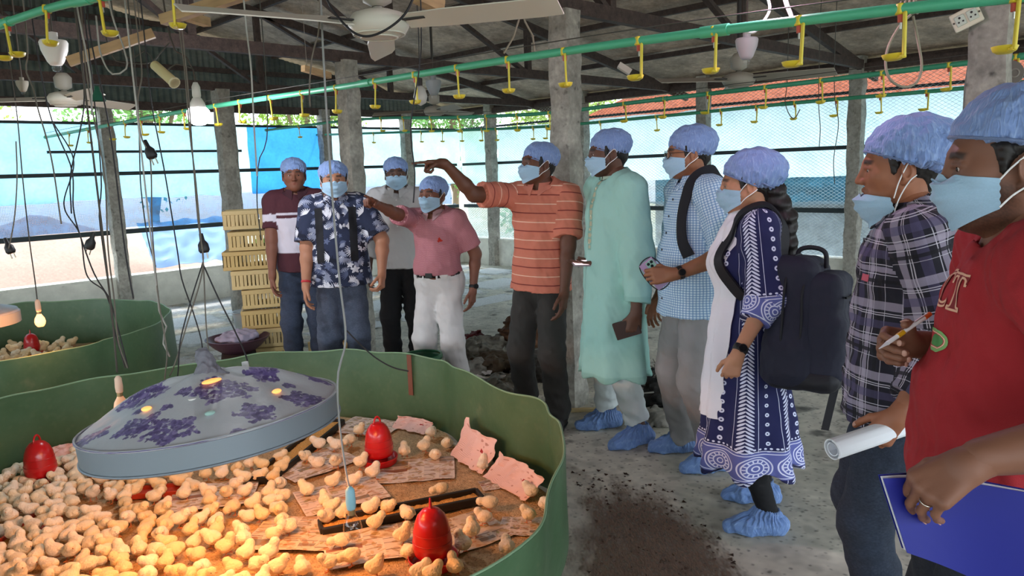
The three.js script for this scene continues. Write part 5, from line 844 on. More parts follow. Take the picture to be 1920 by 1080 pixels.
// 2 floral shirt
{
  const o = { label: 'stout man in a navy and white palm print shirt wearing a red wristband', pos: at2(632, 420, 5.12), face: 171 * D, H: 1.645, skin: 0xa87458, girth: 1.14, belly: .35, arm: 1.12, headYaw: .1, headRoll: .02, wide: 1.06, cell: .013, headCell: .0046,
    arms: { R: { w: at(573, 548, 5.0), palm: [1, 0, .3], hand: 'relaxed', pole: [-.6, -.2, .8] }, L: { w: at(716, 512, 5.02), palm: [-1, 0, .2], hand: 'grip', pole: [.7, -.1, .6] } } };
  const P = people.floral = makePerson(o);
  const s = shirt(P, { sleeve: .86, hem: .835, e: .018, hemR: .205, topR: .155, material: tex(PAT.floral), collar: 'fold', cuff: 1.2 });
  buttons(P, s, [1.3, 1.2, 1.1, 1.0], mat(0xe0e0e8, .4));
  for (const q of [-1, 1]) part(P.root, 'backpack_strap', patch(P, P.J.U(q * .115, 1.2, .4), V(0, 0, -1), V(0, 1, 0), .05, .36, 6), mat(0x15161c, .85, { side: 2 }), 'black backpack strap');
  trousers(P, { material: jeans(0x474f60), top: .92, wide: 1.1 }); shoes(P, { material: mat(0x22201f, .6) });
  wristBand(P, 'R', 'wristband', mat(0xb6202a, .5), .014, .02, null, 'red wristband');
}
// 3 white shirt
{
  const o = { label: 'man in a plain white shirt and black trousers half hidden behind two others', pos: at2(748, 420, 5.75), face: 177 * D, H: 1.67, skin: 0x573a2c, girth: .96, headYaw: .1, cell: .014, headCell: .0048, arms: { R: { y: .86 }, L: { y: .86 } } };
  const P = people.white = makePerson(o);
  const s = shirt(P, { sleeve: 1.7, hem: .85, e: .016, material: cloth(0xc9c9c9), collar: 'fold' }); buttons(P, s, [1.38, 1.28, 1.18], mat(0xf0f0f0, .4));
  trousers(P, { material: cloth(0x0d0d10), top: .95 }); shoes(P, { material: mat(0x151414, .5) });
}
// 4 pink polo, pointing
{
  const o = { label: 'short man in a pinkish red polo and white trousers pointing with outstretched arm', pos: at2(822, 480, 5.02), face: 200 * D, H: 1.515, skin: 0x774936, girth: 1.06, belly: .3, headYaw: -.12, headPitch: -.05, lean: .05, cell: .013, headCell: .0046, headScale: .97, beard: .5,
    arms: { R: { w: at(692, 377, 4.5), palm: [.1, -.8, -.3], hand: 'point', pole: [.2, -1, .2] }, L: { w: at(887, 541, 4.97), palm: [-.9, 0, .5], pole: [.8, -.1, .5] } }, legs: { R: { x: .12, z: 0 }, L: { x: .15, z: .02 } } };
  const P = people.pink = makePerson(o);
  shirt(P, { sleeve: .8, tucked: true, e: .014, material: tex(PAT.pink), collar: 'fold', collarMat: cloth(0xb08c90), cuff: 1.15 });
  part(P.root, 'emblem', patch(P, P.J.U(.082, 1.27, .4), V(0, 0, -1), V(0, 1, 0), .042, .04, 6), mat(0xd0603a, .8, { side: 2, transparent: true, alphaTest: .5, map: canvasTex(128, 128, (c) => { c.fillStyle = '#d8683e'; c.beginPath(); for (let k = 0; k <= 40; k++) { const t = k / 40 * 6.283, r = 42 * (1 + .3 * Math.sin(t * 3 + .5) + .15 * Math.sin(t * 7)); c.lineTo(64 + Math.cos(t) * r, 64 + Math.sin(t) * r); } c.fill(); }) }), 'orange stitched emblem');
  trousers(P, { material: cloth(0xd2cfcd), top: 1.0, e: .02, wide: 1.08, cuffY: .03 }); shoes(P, { material: mat(0x5b4a3c, .6) });
  const s = P.J.s, belt = lathe([[.1, -.018], [1, -.018], [1.02, 0], [1, .018], [.1, .018]], 48); const g = belt; g.scale(.163 * s * 1.06 + .011, 1, .132 * s * 1.06 + .014); g.translate(0, .985 * s + .005, .01); const b = part(P.root, 'belt', g, mat(0x121212, .45));
  part(b, 'buckle', rbox(.05, .034, .012, .004, 0, .985 * s + .005, .132 * s * 1.06 + .036), mat(0x30302f, .3, { metalness: .7 }));
  for (const a of [-.75, -.3, .3, .75, 2.4, -2.4]) part(b, 'belt_loop', rbox(.012, .05, .006, .002, Math.sin(a) * (.163 * s * 1.06 + .015), .985 * s + .005, .01 + Math.cos(a) * (.132 * s * 1.06 + .018), a), cloth(0xd2cfcd));
  wristBand(P, 'L', 'wristwatch', mat(0x111111, .5), .02, .015, { r: .018, m: mat(0x222222, .3, { metalness: .5 }), dir: [.6, 0, -.7] });
}
// 5 orange striped polo, pointing
{
  const o = { label: 'tall man in an orange polo with thin stripes pointing with a long bare arm', pos: V(3.27, 0, -3.02), face: 208 * D, H: 1.70, skin: 0x623d2b, girth: .96, headYaw: -.62, headPitch: -.1, neck: 1, cell: .012, headCell: .0044, side: -.03,
    arms: { R: { w: at(834, 306, 4.2), palm: [.2, -.9, -.3], hand: 'point', fwd: [-1, -.02, -.3], pole: [.1, -1, .1] }, L: { w: at(1058, 552, 4.27), palm: [-.8, 0, .4], pole: [.7, 0, .8] } }, legs: { R: { x: .13, z: -.02 }, L: { x: .12, z: .05 } } };
  const P = people.orange = makePerson(o);
  shirt(P, { sleeve: .82, hem: .835, e: .016, hemR: .178, material: tex(PAT.stripe), collar: 'fold', collarMat: cloth(0xc87a66), cuff: 1.22, fold: 1.2 });
  trousers(P, { material: cloth(0x34322f), top: .93, wide: 1.05 }); shoes(P, { material: mat(0x2a2220, .6), sole: mat(0x151210, .8) });
}
// 6 mint kurta
{
  const o = { label: 'bearded man in a long mint green kurta holding a phone and a brown wallet', pos: V(3.25, 0, -2.46), face: 248 * D, H: 1.745, armLen: 1.1, skin: 0x614030, girth: .98, headYaw: -.3, headPitch: .02, beard: .7, cell: .012, headCell: .0042, lookX: -.2,
    arms: { L: { w: at(1194, 606, 3.85), palm: [-.2, 0, .95], hand: 'grip', fwd: [-.15, -1, .05], pole: [.7, 0, .1] }, R: { w: at(1133, 492, 4.05), palm: [.2, .85, .2], hand: 'flat', fwd: [-.95, .0, -.25], pole: [.3, -1, .5] } },
    legs: { R: { w: onY(1140, 800), yaw: -.15 }, L: { w: onY(1200, 832), yaw: .05 } } };
  const P = people.kurta = makePerson(o);
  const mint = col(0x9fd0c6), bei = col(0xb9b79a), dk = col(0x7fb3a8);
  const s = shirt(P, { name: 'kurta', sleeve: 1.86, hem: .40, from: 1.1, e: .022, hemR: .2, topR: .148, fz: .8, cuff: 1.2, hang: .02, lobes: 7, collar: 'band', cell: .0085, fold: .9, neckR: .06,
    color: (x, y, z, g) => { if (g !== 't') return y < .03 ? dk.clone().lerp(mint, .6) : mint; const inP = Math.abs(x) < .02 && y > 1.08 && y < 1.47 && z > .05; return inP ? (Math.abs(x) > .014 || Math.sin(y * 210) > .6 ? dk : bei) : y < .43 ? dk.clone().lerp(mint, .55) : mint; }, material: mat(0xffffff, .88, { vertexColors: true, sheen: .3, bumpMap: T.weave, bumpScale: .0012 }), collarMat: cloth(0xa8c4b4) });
  buttons(P, s, [1.4, 1.33, 1.26, 1.19, 1.12], mat(0xd9d6b8, .4), 0, .006);
  trousers(P, { name: 'pyjama_trousers', material: cloth(0xdfe7e6), top: .9, wide: 1.0, cuffY: .14, e: .014 });
  shoes(P, { cover: true });
}
// 7 check shirt
{
  const o = { label: 'man with spectacles in a light blue checked shirt holding a lilac phone', pos: V(3.25, 0, -1.97), face: 258 * D, H: 1.725, skin: 0x946346, girth: 1.04, belly: .18, headYaw: -.25, headPitch: .02, puff: 1.08, cell: .012, headCell: .004, arm: 1.02,
    arms: { L: { w: at(1268, 514, 3.45), palm: [.15, -.25, .95], hand: 'grip', fwd: [-1, -.05, .05], pole: [.9, -.55, -.2] }, R: { y: .86 } }, legs: { R: { w: onY(1284, 845), yaw: -.2 }, L: { w: onY(1345, 880), yaw: -.05 } } };
  const P = people.check = makePerson(o);
  const s = shirt(P, { sleeve: .92, hem: .80, e: .018, hemR: .192, topR: .152, material: tex(PAT.check), collar: 'fold', cuff: 1.28, fold: 1.1 });
  buttons(P, s, [1.36, 1.28, 1.2, 1.12, 1.04, .96, .88], mat(0x1c2233, .4), 0, .006);
  trousers(P, { material: cloth(0x8e8c8c), top: .92, wide: 1.08, cuffY: .07, e: .02 }); shoes(P, { cover: true });
  wristBand(P, 'L', 'wristwatch', mat(0x1a1414, .5), .022, .02, { r: .019, m: mat(0x6a4a36, .3, { metalness: .6 }), dir: [.1, .2, -1] });
  const gl = []; const sp = (q) => { const pts = []; for (let i = 0; i < 20; i++) { const a = i / 20 * 6.283; pts.push(V(q * .034 + Math.cos(a) * .026, -.003 + Math.sin(a) * .019, .106 - Math.abs(Math.cos(a) * q > 0 ? Math.cos(a) : 0) * .008)); } return tube(pts, .0017, 40, 5, true); };
  const fr = part(P.root, 'spectacles', [sp(1), sp(-1), tube([V(-.008, .003, .11), V(0, .006, .113), V(.008, .003, .11)], .0016, 8, 5), tube([V(.06, .003, .098), V(.082, .004, .05), V(.085, 0, -.005)], .0016, 12, 5), tube([V(-.06, .003, .098), V(-.082, .004, .05), V(-.085, 0, -.005)], .0016, 12, 5)].map((g) => g.applyMatrix4(P.J.head)), mat(0x2a2422, .3, { metalness: .4 }));
  for (const q of [-1, 1]) { const g = new THREE.CircleGeometry(1, 20); g.scale(.0255, .0185, 1); g.translate(q * .034, -.003, .1055); part(fr, 'lens', g.applyMatrix4(P.J.head), mat(0xffffff, .03, { transmission: 1, thickness: 0 })); }
  // own rucksack strap over the shoulder nearest us
  const st = hug(P, [[.115, 1.43, -.07], [.118, 1.455, -.02], [.12, 1.44, .05], [.125, 1.37, .12], [.135, 1.28, .145], [.15, 1.18, .14], [.165, 1.1, .1]], .006);
  const cv = new THREE.CatmullRomCurve3(st), c0 = P.J.U(.09, 1.25, 0);
  part(P.root, 'rucksack_strap', sheet(.5, .06, 40, 4, (u, v) => { const p = cv.getPoint(u), t = cv.getTangent(u), n = p.clone().sub(c0.clone().setY(p.y)).normalize(), b = t.cross(n).normalize(); return p.addScaledVector(b, (v - .5) * .06).addScaledVector(n, .006 * Math.sin(v * Math.PI)); }, .008), mat(0x14141c, .85), 'black rucksack strap');
}
// 8 woman with navy dress
{
  const o = { label: 'woman in a navy block print dress with a white scarf and long braid', pos: V(2.83, 0, -1.44), face: 281 * D, H: 1.575, skin: 0xb48062, girth: .95, bust: true, shoulder: .158, headYaw: -.06, headPitch: .03, neck: .86, cell: .011, headCell: .0036, puff: 1.14, capTilt: .46, capLow: .04, handScale: .9, arm: .9, wide: .96,
    arms: { L: { w: at(1384, 662, 2.82), palm: [.3, 0, .95], hand: 'fist', fwd: [-.35, -.9, -.1], pole: [1, -.2, .2] }, R: { y: .9 } }, legs: { L: { w: onY(1440, 1000), yaw: -.02 }, R: { w: onY(1430, 940), yaw: -.05 } } };
  const P = people.woman = makePerson(o);
  shirt(P, { name: 'dress', sleeve: 1.42, hem: .33, from: 1.02, e: .016, hemR: .26, topR: .135, fz: .8, cuff: 1.35, hang: .03, lobes: 8, material: tex(PAT.batik), cell: .007, v0: .33 * 1.575 / 1.7, fold: .9, neckR: .06 });
  part(P.root, 'leggings', solid(['L', 'R'].flatMap((k) => { const l = P.J.leg[k], s = P.J.s, B = l.A.clone().setY(.1 * s); return [cone(l.H, l.K, .088 * s, .062 * s), cone(l.K, B, .06 * s, .044 * s, { capB: true }), ell(l.K.clone().lerp(l.A, .3).add(V(0, 0, -.016 * s)), [.056 * s, .12 * s, .058 * s])]; }), .009, { noise: (x, y, z) => .002 * noise3(x * 20, y * 40, z * 20) }), cloth(0x0e0e12));
  shoes(P, { cover: true, cell: .005 });
  wristBand(P, 'L', 'wristwatch', mat(0x101010, .5), .026, .018, { r: .016, m: mat(0x181818, .3), dir: [-.2, 0, -1] });
  // braid
  const H0 = V(0, -.03, -.1).applyMatrix4(P.J.head), H1 = P.J.U(.02, 1.3, -.15), H2 = P.J.U(.03, 1.12, -.15);
  part(P.root, 'braid', solid([cone(H0, H0.clone().lerp(H1, .5).add(V(0, 0, -.02)), .045, .04, { k: .02 }), cone(H0.clone().lerp(H1, .5).add(V(0, 0, -.02)), H1, .04, .032, { k: .02 }), cone(H1, H2, .032, .018, { k: .02 })], .006, { noise: (x, y, z) => .004 * Math.sin(y * 120 + x * 60) + .002 * noise3(x * 60, y * 20, z * 60) }), HAIR);
  // white scarf: round the neck and hanging down the front
  const sc = [...hug(P, [[-.03, 1.46, -.08], [.04, 1.47, -.06], [.07, 1.46, 0], [.06, 1.42, .07], [.055, 1.34, .12], [.06, 1.24, .15], [.065, 1.12, .14]], .018), ...[[.075, 1.0, .165], [.08, .85, .185], [.085, .7, .2], [.09, .56, .21]].map((q) => P.J.U(...q))], cs = new THREE.CatmullRomCurve3(sc);
  part(P.root, 'scarf', sheet(1.1, .16, 90, 14, (u, v) => { const p = cs.getPoint(u), T2 = cs.getTangent(u), n = p.clone().sub(P.J.U(.0, Math.min(1.36, p.y / P.J.s - .02), -.01)).normalize(), b = T2.cross(n).normalize(), w = lerp(.17, .15, u), a = v - .5; return p.addScaledVector(b, a * w).addScaledVector(n, -.14 * a * a + .006 * Math.sin(v * 16 + u * 5) + .006 * noise2(u * 9, v * 3)); }, .004), cloth(0xe4e2ea), 'white scarf');
}
// 9 plaid shirt
{
  const o = { label: 'thin man in a dark plaid shirt with his mask pulled below the chin', pos: at2(1702, 300, 2.15), face: 289 * D, H: 1.635, skin: 0x976044, girth: 1.02, headYaw: 0, headPitch: .02, cell: .01, headCell: .0032, puff: 1.24, capCell: .0042, capBack: true, capTilt: .36, capLow: .045, capCrease: 1.15, mask: { dy: -.058, dz: -.008, tilt: .02 }, nails: true, handCell: .003, hairLow: .082, lip: 0x6d3c34,
    arms: { L: { w: at(1690, 772, 2.02), palm: [.1, -.35, 1], hand: 'grip', fwd: [-.6, -.78, .08], pole: [1, -.3, 0] }, R: { y: .87, z: .02 } }, legs: { L: { x: .1 }, R: { x: .1 } } };
  const P = people.plaid = makePerson(o);
  const s = shirt(P, { sleeve: 1.82, hem: .80, e: .017, hemR: .178, topR: .15, cuff: 1.22, material: tex(PAT.plaid), collar: 'fold', cell: .0062, fold: 1.5 });
  buttons(P, s, [1.36, 1.26, 1.16, 1.06, .96, .87], mat(0x2a2a33, .4), 0, .006);
  part(P.root, 'emblem', patch(P, P.J.U(.085, 1.255, .4), V(0, 0, -1), V(0, 1, 0), .035, .02, 6), mat(0xc2596a, .8, { side: 2 }), 'small red emblem');
  trousers(P, { material: jeans(0x1f2837), top: .93 }); shoes(P, { material: mat(0x1a1818, .6) });
}
// 10 red T-shirt
{
  const o = { label: 'heavy man in a red T-shirt holding a blue folder and a pen', pos: at2(1916, 300, 1.42), face: 291 * D, H: 1.645, skin: 0x7c523e, girth: 1.1, belly: .1, chest: 1.04, arm: 1.28, shoulder: .195, headYaw: .04, headPitch: .05, beard: .75, chin: true, cell: .009, headCell: .003, puff: 1.16, capCell: .004, capBack: true, capTilt: .2, capLow: .05, wide: 1.06, headScale: 1.04, neck: 1.2, nails: true, handCell: .0028, handScale: .98,
    mask: { tilt: .0 }, arms: { L: { w: at(1838, 858, 1.17), palm: [.45, -.75, .6], hand: 'hold', fwd: [-.8, -.6, .1], pole: [1, -.1, -.4] }, R: { w: at(1722, 645, 1.62), palm: [.3, -.2, -1], hand: 'pen', fwd: [-.85, .1, -.25], pole: [.9, -.6, .4] } }, legs: { L: { x: .12 }, R: { x: .12 } } };
  const P = people.red = makePerson(o);
  shirt(P, { name: 'tshirt', sleeve: .98, hem: .80, e: .014, hemR: .182, topR: .15, bz: .01, fz: .84, cuff: 1.22, material: cloth(0x9c1f26, { sheen: .2 }), cell: .0065, fold: 1.4, neckDrop: .012, neckR: .078 });
  const pm = (draw, w = 256, h = 256) => mat(0xffffff, .8, { side: 2, transparent: true, alphaTest: .4, map: canvasTex(w, h, draw) });
  part(P.root, 'lettering', patch(P, P.J.U(.035, 1.325, .5), V(0, 0, -1), V(0, 1, 0), .12, .12, 22), pm((c) => { c.font = 'bold 210px serif'; c.strokeStyle = '#d6a98c'; c.lineWidth = 9; c.fillStyle = '#7a1a1f'; c.fillText('C', 6, 190); c.strokeText('C', 6, 190); c.fillText('T', 126, 190); c.strokeText('T', 126, 190); }), 'beige outlined letters');
  part(P.root, 'capsule_print', patch(P, P.J.U(.02, 1.225, .5), V(0, 0, -1), V(0, 1, 0), .1, .05, 18), pm((c) => { c.lineWidth = 16; c.strokeStyle = '#7fae6a'; c.fillStyle = '#b5303a'; c.beginPath(); c.roundRect(14, 16, 228, 96, 48); c.fill(); c.stroke(); c.strokeStyle = '#e6cdb0'; c.lineWidth = 5; c.beginPath(); c.roundRect(26, 28, 204, 72, 36); c.stroke(); c.fillStyle = '#4c8a4e'; c.beginPath(); c.roundRect(128, 34, 96, 60, 30); c.fill(); }, 256, 128), 'green and red capsule shaped print');
  trousers(P, { material: jeans(0x151a24), top: .93, wide: 1.1 }); shoes(P, { material: mat(0x1a1818, .6) });
  // ring on the finger of the hand holding the folder
  const h = P.J.hand.L, rg = new THREE.TorusGeometry(.0098, .0014, 8, 20); const pr = h.prims[h.prims.length - 1 - 3 - 6]; rg.applyQuaternion(new THREE.Quaternion().setFromUnitVectors(V(0, 0, 1), P.J.arm.L.f.clone().multiplyScalar(.7).addScaledVector(P.J.arm.L.n, .7).normalize())); const rp = h.P(.1, -.0105, .009); rg.translate(rp.x, rp.y, rp.z); part(P.root, 'finger_ring', rg, mat(0xd8d2c6, .2, { metalness: 1 }));
}
// ---------------------------------------------------------------- drinker lines
{
  const pipeM = mat(0x4fb58c, .45), pipeD = mat(0x3a9470, .5), yel = mat(0xd9c531, .45), red = mat(0xb8452a, .5), metal = mat(0xb9b9b0, .3, { metalness: .8 });
  const armG = merge([rbox(.026, .03, .03, .006, 0, 0, 0), rbox(.012, .12, .008, .003, -.017, -.068, 0), rbox(.03, .01, .014, .003, -.005, -.125, 0)]);
  const cupG = lathe([[.001, .0], [.02, .001], [.031, .007], [.036, .018], [.0335, .018], [.029, .009], [.018, .004], [.001, .003]], 24); cupG.scale(1, 1, .8); cupG.translate(.026, -.132, 0); cupG.rotateZ(.0);
  const nipG = merge([rod(V(0, -.015, 0), V(0, -.035, 0), .009, .008, 12)]), pinG = rod(V(0, -.035, 0), V(0, -.052, 0), .003, .003, 8);
  function line(label, pts, r, cups, m, wire) {
    const t = thing('drinker_line', label, 'drinker line', pts[0]); const L = pts.map((p) => p.clone().sub(pts[0])), cv = new THREE.CatmullRomCurve3(L, false, 'centripetal');
    part(t, 'pipe', new THREE.TubeGeometry(cv, 90, r, 12, false), m); for (const e of [0, 1]) { const p = cv.getPoint(e), d = cv.getTangent(e).multiplyScalar(.02); part(t, 'end_cap', rod(p.clone().sub(d), p.clone().add(d), r * 1.25, r * 1.25, 14), m); }
    for (const q of [.36, .7]) { const p = cv.getPoint(q), d = cv.getTangent(q).multiplyScalar(.05); part(t, 'coupling', rod(p.clone().sub(d), p.clone().add(d), r * 1.22, r * 1.22, 14), m); }
    const R = rng(pts[0].x * 100 + 3); const n = cups.length || cups;
    const us = cups.length ? cups : Array.from({ length: cups }, (_, i) => (i + .5) / cups);
    for (const u of us) { const p = cv.getPoint(clamp(u)); const c = part(t, 'drinker', armG, yel); c.position.copy(p); c.rotation.set((R() - .5) * .12, Math.PI / 4 + .1 + (R() - .5) * .5, (R() - .5) * .1); c.rotation.order = 'YXZ'; part(c, 'cup', cupG, yel); part(c, 'nipple', nipG, red); part(c, 'pin', pinG, metal); }
    if (wire) part(t, 'perch_wire', tube(L.map((p) => p.clone().add(V(0, .042, 0))), .0022, 80, 4), mat(0x4a4640, .7));
    return t;
  }
  // main line: u of the cups found from the picture columns along it
  const main = [onX(86, 257, 2.25), onX(390, 201, 2.25), onX(640, 163, 2.25), onX(960, 111, 2.25), onX(1280, 66, 2.25), onX(1600, 27, 2.25), onX(1960, -12, 2.25)];
  const solveU = (pts, xs) => { const cv = new THREE.CatmullRomCurve3(pts, false, 'centripetal'); return xs.map((x) => { let b = 0, d = 1e9; for (let i = 0; i <= 1500; i++) { const q = Math.abs(project(cv.getPoint(i / 1500))[0] - x); if (q < d) { d = q; b = i / 1500; } } return b; }); };
  line('green drinker pipe with yellow cups running over the visitors from the bulb', main, .0155, solveU(main, [130, 165, 205, 235, 265, 300, 345, 404, 450, 507, 567, 630, 703, 778, 858, 952, 1058, 1198, 1340, 1500, 1690, 1905]), pipeM, true);
  const l0 = [at(-70, 68, 3.2), at(0, 46, 3.0), at(130, 6, 2.75), at(420, -38, 2.4)]; line('green drinker pipe with yellow cups above the chick rings', l0, .0155, solveU(l0, [-12, 14, 88, 190, 325]), pipeM, false);
  const l2 = [onX(500, 244, 4.5), onX(690, 223, 4.5), onX(860, 220, 4.5), onX(1040, 211, 4.5), onX(1190, 192, 4.5), onX(1500, 156, 4.5), onX(1920, 105, 4.5)]; line('green drinker pipe crossing behind the tall kurta man', l2, .0145, solveU(l2, [560, 640, 714, 756, 807, 860, 912, 970, 1030, 1170, 1245, 1328, 1435, 1540, 1655, 1780, 1905]), pipeD, true);
  const l3 = [onX(560, 254, 5.9), onX(690, 250, 5.9), onX(900, 243, 5.9), onX(1040, 236, 5.9), onX(1280, 214, 5.9), onX(1500, 192, 5.9), onX(1780, 168, 5.9), onX(1960, 150, 5.9)]; line('green drinker pipe lowest along the eave netting', l3, .0145, solveU(l3, [600, 700, 790, 830, 866, 904, 930, 1000, 1025, 1125, 1230, 1352, 1418, 1490, 1568, 1650, 1738, 1850]), pipeD, false);
  // strings tying the lines to the roof
  const str = mat(0x8d8572, .9);
  [[[975, 22, 3.0], [945, 100, 3.02], 'string tied to the main drinker pipe near the tall pillar'], [[978, 24, 3.0], [1003, 98, 2.95], 'green string hanging on the main drinker pipe']].forEach(([a, b, l]) => { const A = at(...a), B = at(...b); solo('hanging_string', tube([V(A.x, roofY(A.x), A.z), A, A.clone().lerp(B, .5).add(V(.01, 0, .01)), B], .004, 24, 5), str, l, 'string'); });
  { const c = at(1705, 14, 2.28), pts = []; for (let i = 0; i < 40; i++) { const a = i / 39 * Math.PI * 8; pts.push(c.clone().add(V(Math.cos(a) * .02, Math.sin(a) * .02, (i / 39 - .5) * .05))); } const t = thing('twine', 'twine wound on the main pipe with a long hanging loop', 'twine'); part(t, 'winding', tube(pts, .004, 160, 5), str); part(t, 'loop', tube([[1708, 28], [1690, 45], [1665, 90], [1661, 125], [1670, 150], [1695, 163], [1718, 155], [1728, 128], [1722, 80], [1712, 30]].map(([x, y]) => at(x, y, 2.26)), .0042, 60, 5), str); }
}
// ---------------------------------------------------------------- ceiling fans
{
  const cream = mat(0xd5d2c4, .45), dusty = mat(0x9d978a, .6), dark = mat(0x2e2b29, .6);
  const bladeG = (L) => sheet(L, .13, 20, 6, (u, v) => { const w = lerp(.034, .052, sm(0, .35, u)) * (1 - .25 * sm(.85, 1, u)); return V(.11 + u * L, -.012 * u + (v - .5) * .035, (v - .5) * 2 * w); }, .004);
  function fan(c, turn, L, label, m, k = .85) {
    const t = thing('ceiling_fan', label, 'ceiling fan', c, null, turn); const top = roofY(c.x) - c.y;
    part(t, 'motor', lathe([[.001, -.055], [.07, -.052], [.11, -.036], [.125, -.012], [.125, .012], [.105, .04], [.06, .055], [.02, .06], [.02, .07], [.001, .07]].map(([r, y]) => [r * k, y * k]), 40), m);
    for (const [r, y] of [[.105, -.041], [.075, -.053]]) { const g = new THREE.TorusGeometry(r * k, .003, 6, 40); g.rotateX(Math.PI / 2); g.translate(0, y * k, 0); part(t, 'motor_ring', g, m); }
    part(t, 'down_rod', rod(V(0, .06, 0), V(0, top, 0), .012), dark); part(t, 'canopy', lathe([[.02, .06], [.05, .075], [.055, .14], [.03, .17], [.012, .172]], 24), dusty); part(t, 'ceiling_cup', lathe([[.012, top - .11], [.04, top - .1], [.055, top - .02], [.05, top]], 20), dusty);
    for (let i = 0; i < 3; i++) { const g = bladeG(L); const b = part(t, 'blade', g, m); b.rotation.y = i * 2 * Math.PI / 3; const br = part(b, 'bracket', rbox(.12, .006, .04, .002, .13, .004, 0), dark); }
    return t;
  }
  fan(at(710, 46, 2.62), -1.17, .56, 'cream ceiling fan with dangling black wire over the pink polo man', cream);
  fan(at(122, 186, 5.0), .55, .52, 'white ceiling fan in front of the corrugated gable', cream);
  fan(at(815, 208, 7.3), .2, .5, 'grey ceiling fan far back beyond the pointing hands', dusty);
  fan(at(1385, 150, 4.9), .62, .5, 'dusty ceiling fan near the eave behind the spectacled man', dusty);
  solo('hanging_wire', tube([[600, -30], [625, 20], [665, 62], [690, 68], [725, 55], [760, 25], [785, -30]].map(([x, y]) => at(x, y, 2.45)), .004, 50, 6), mat(0x16161a, .6), 'black wire sagging across the nearest ceiling fan motor', 'wire');
}
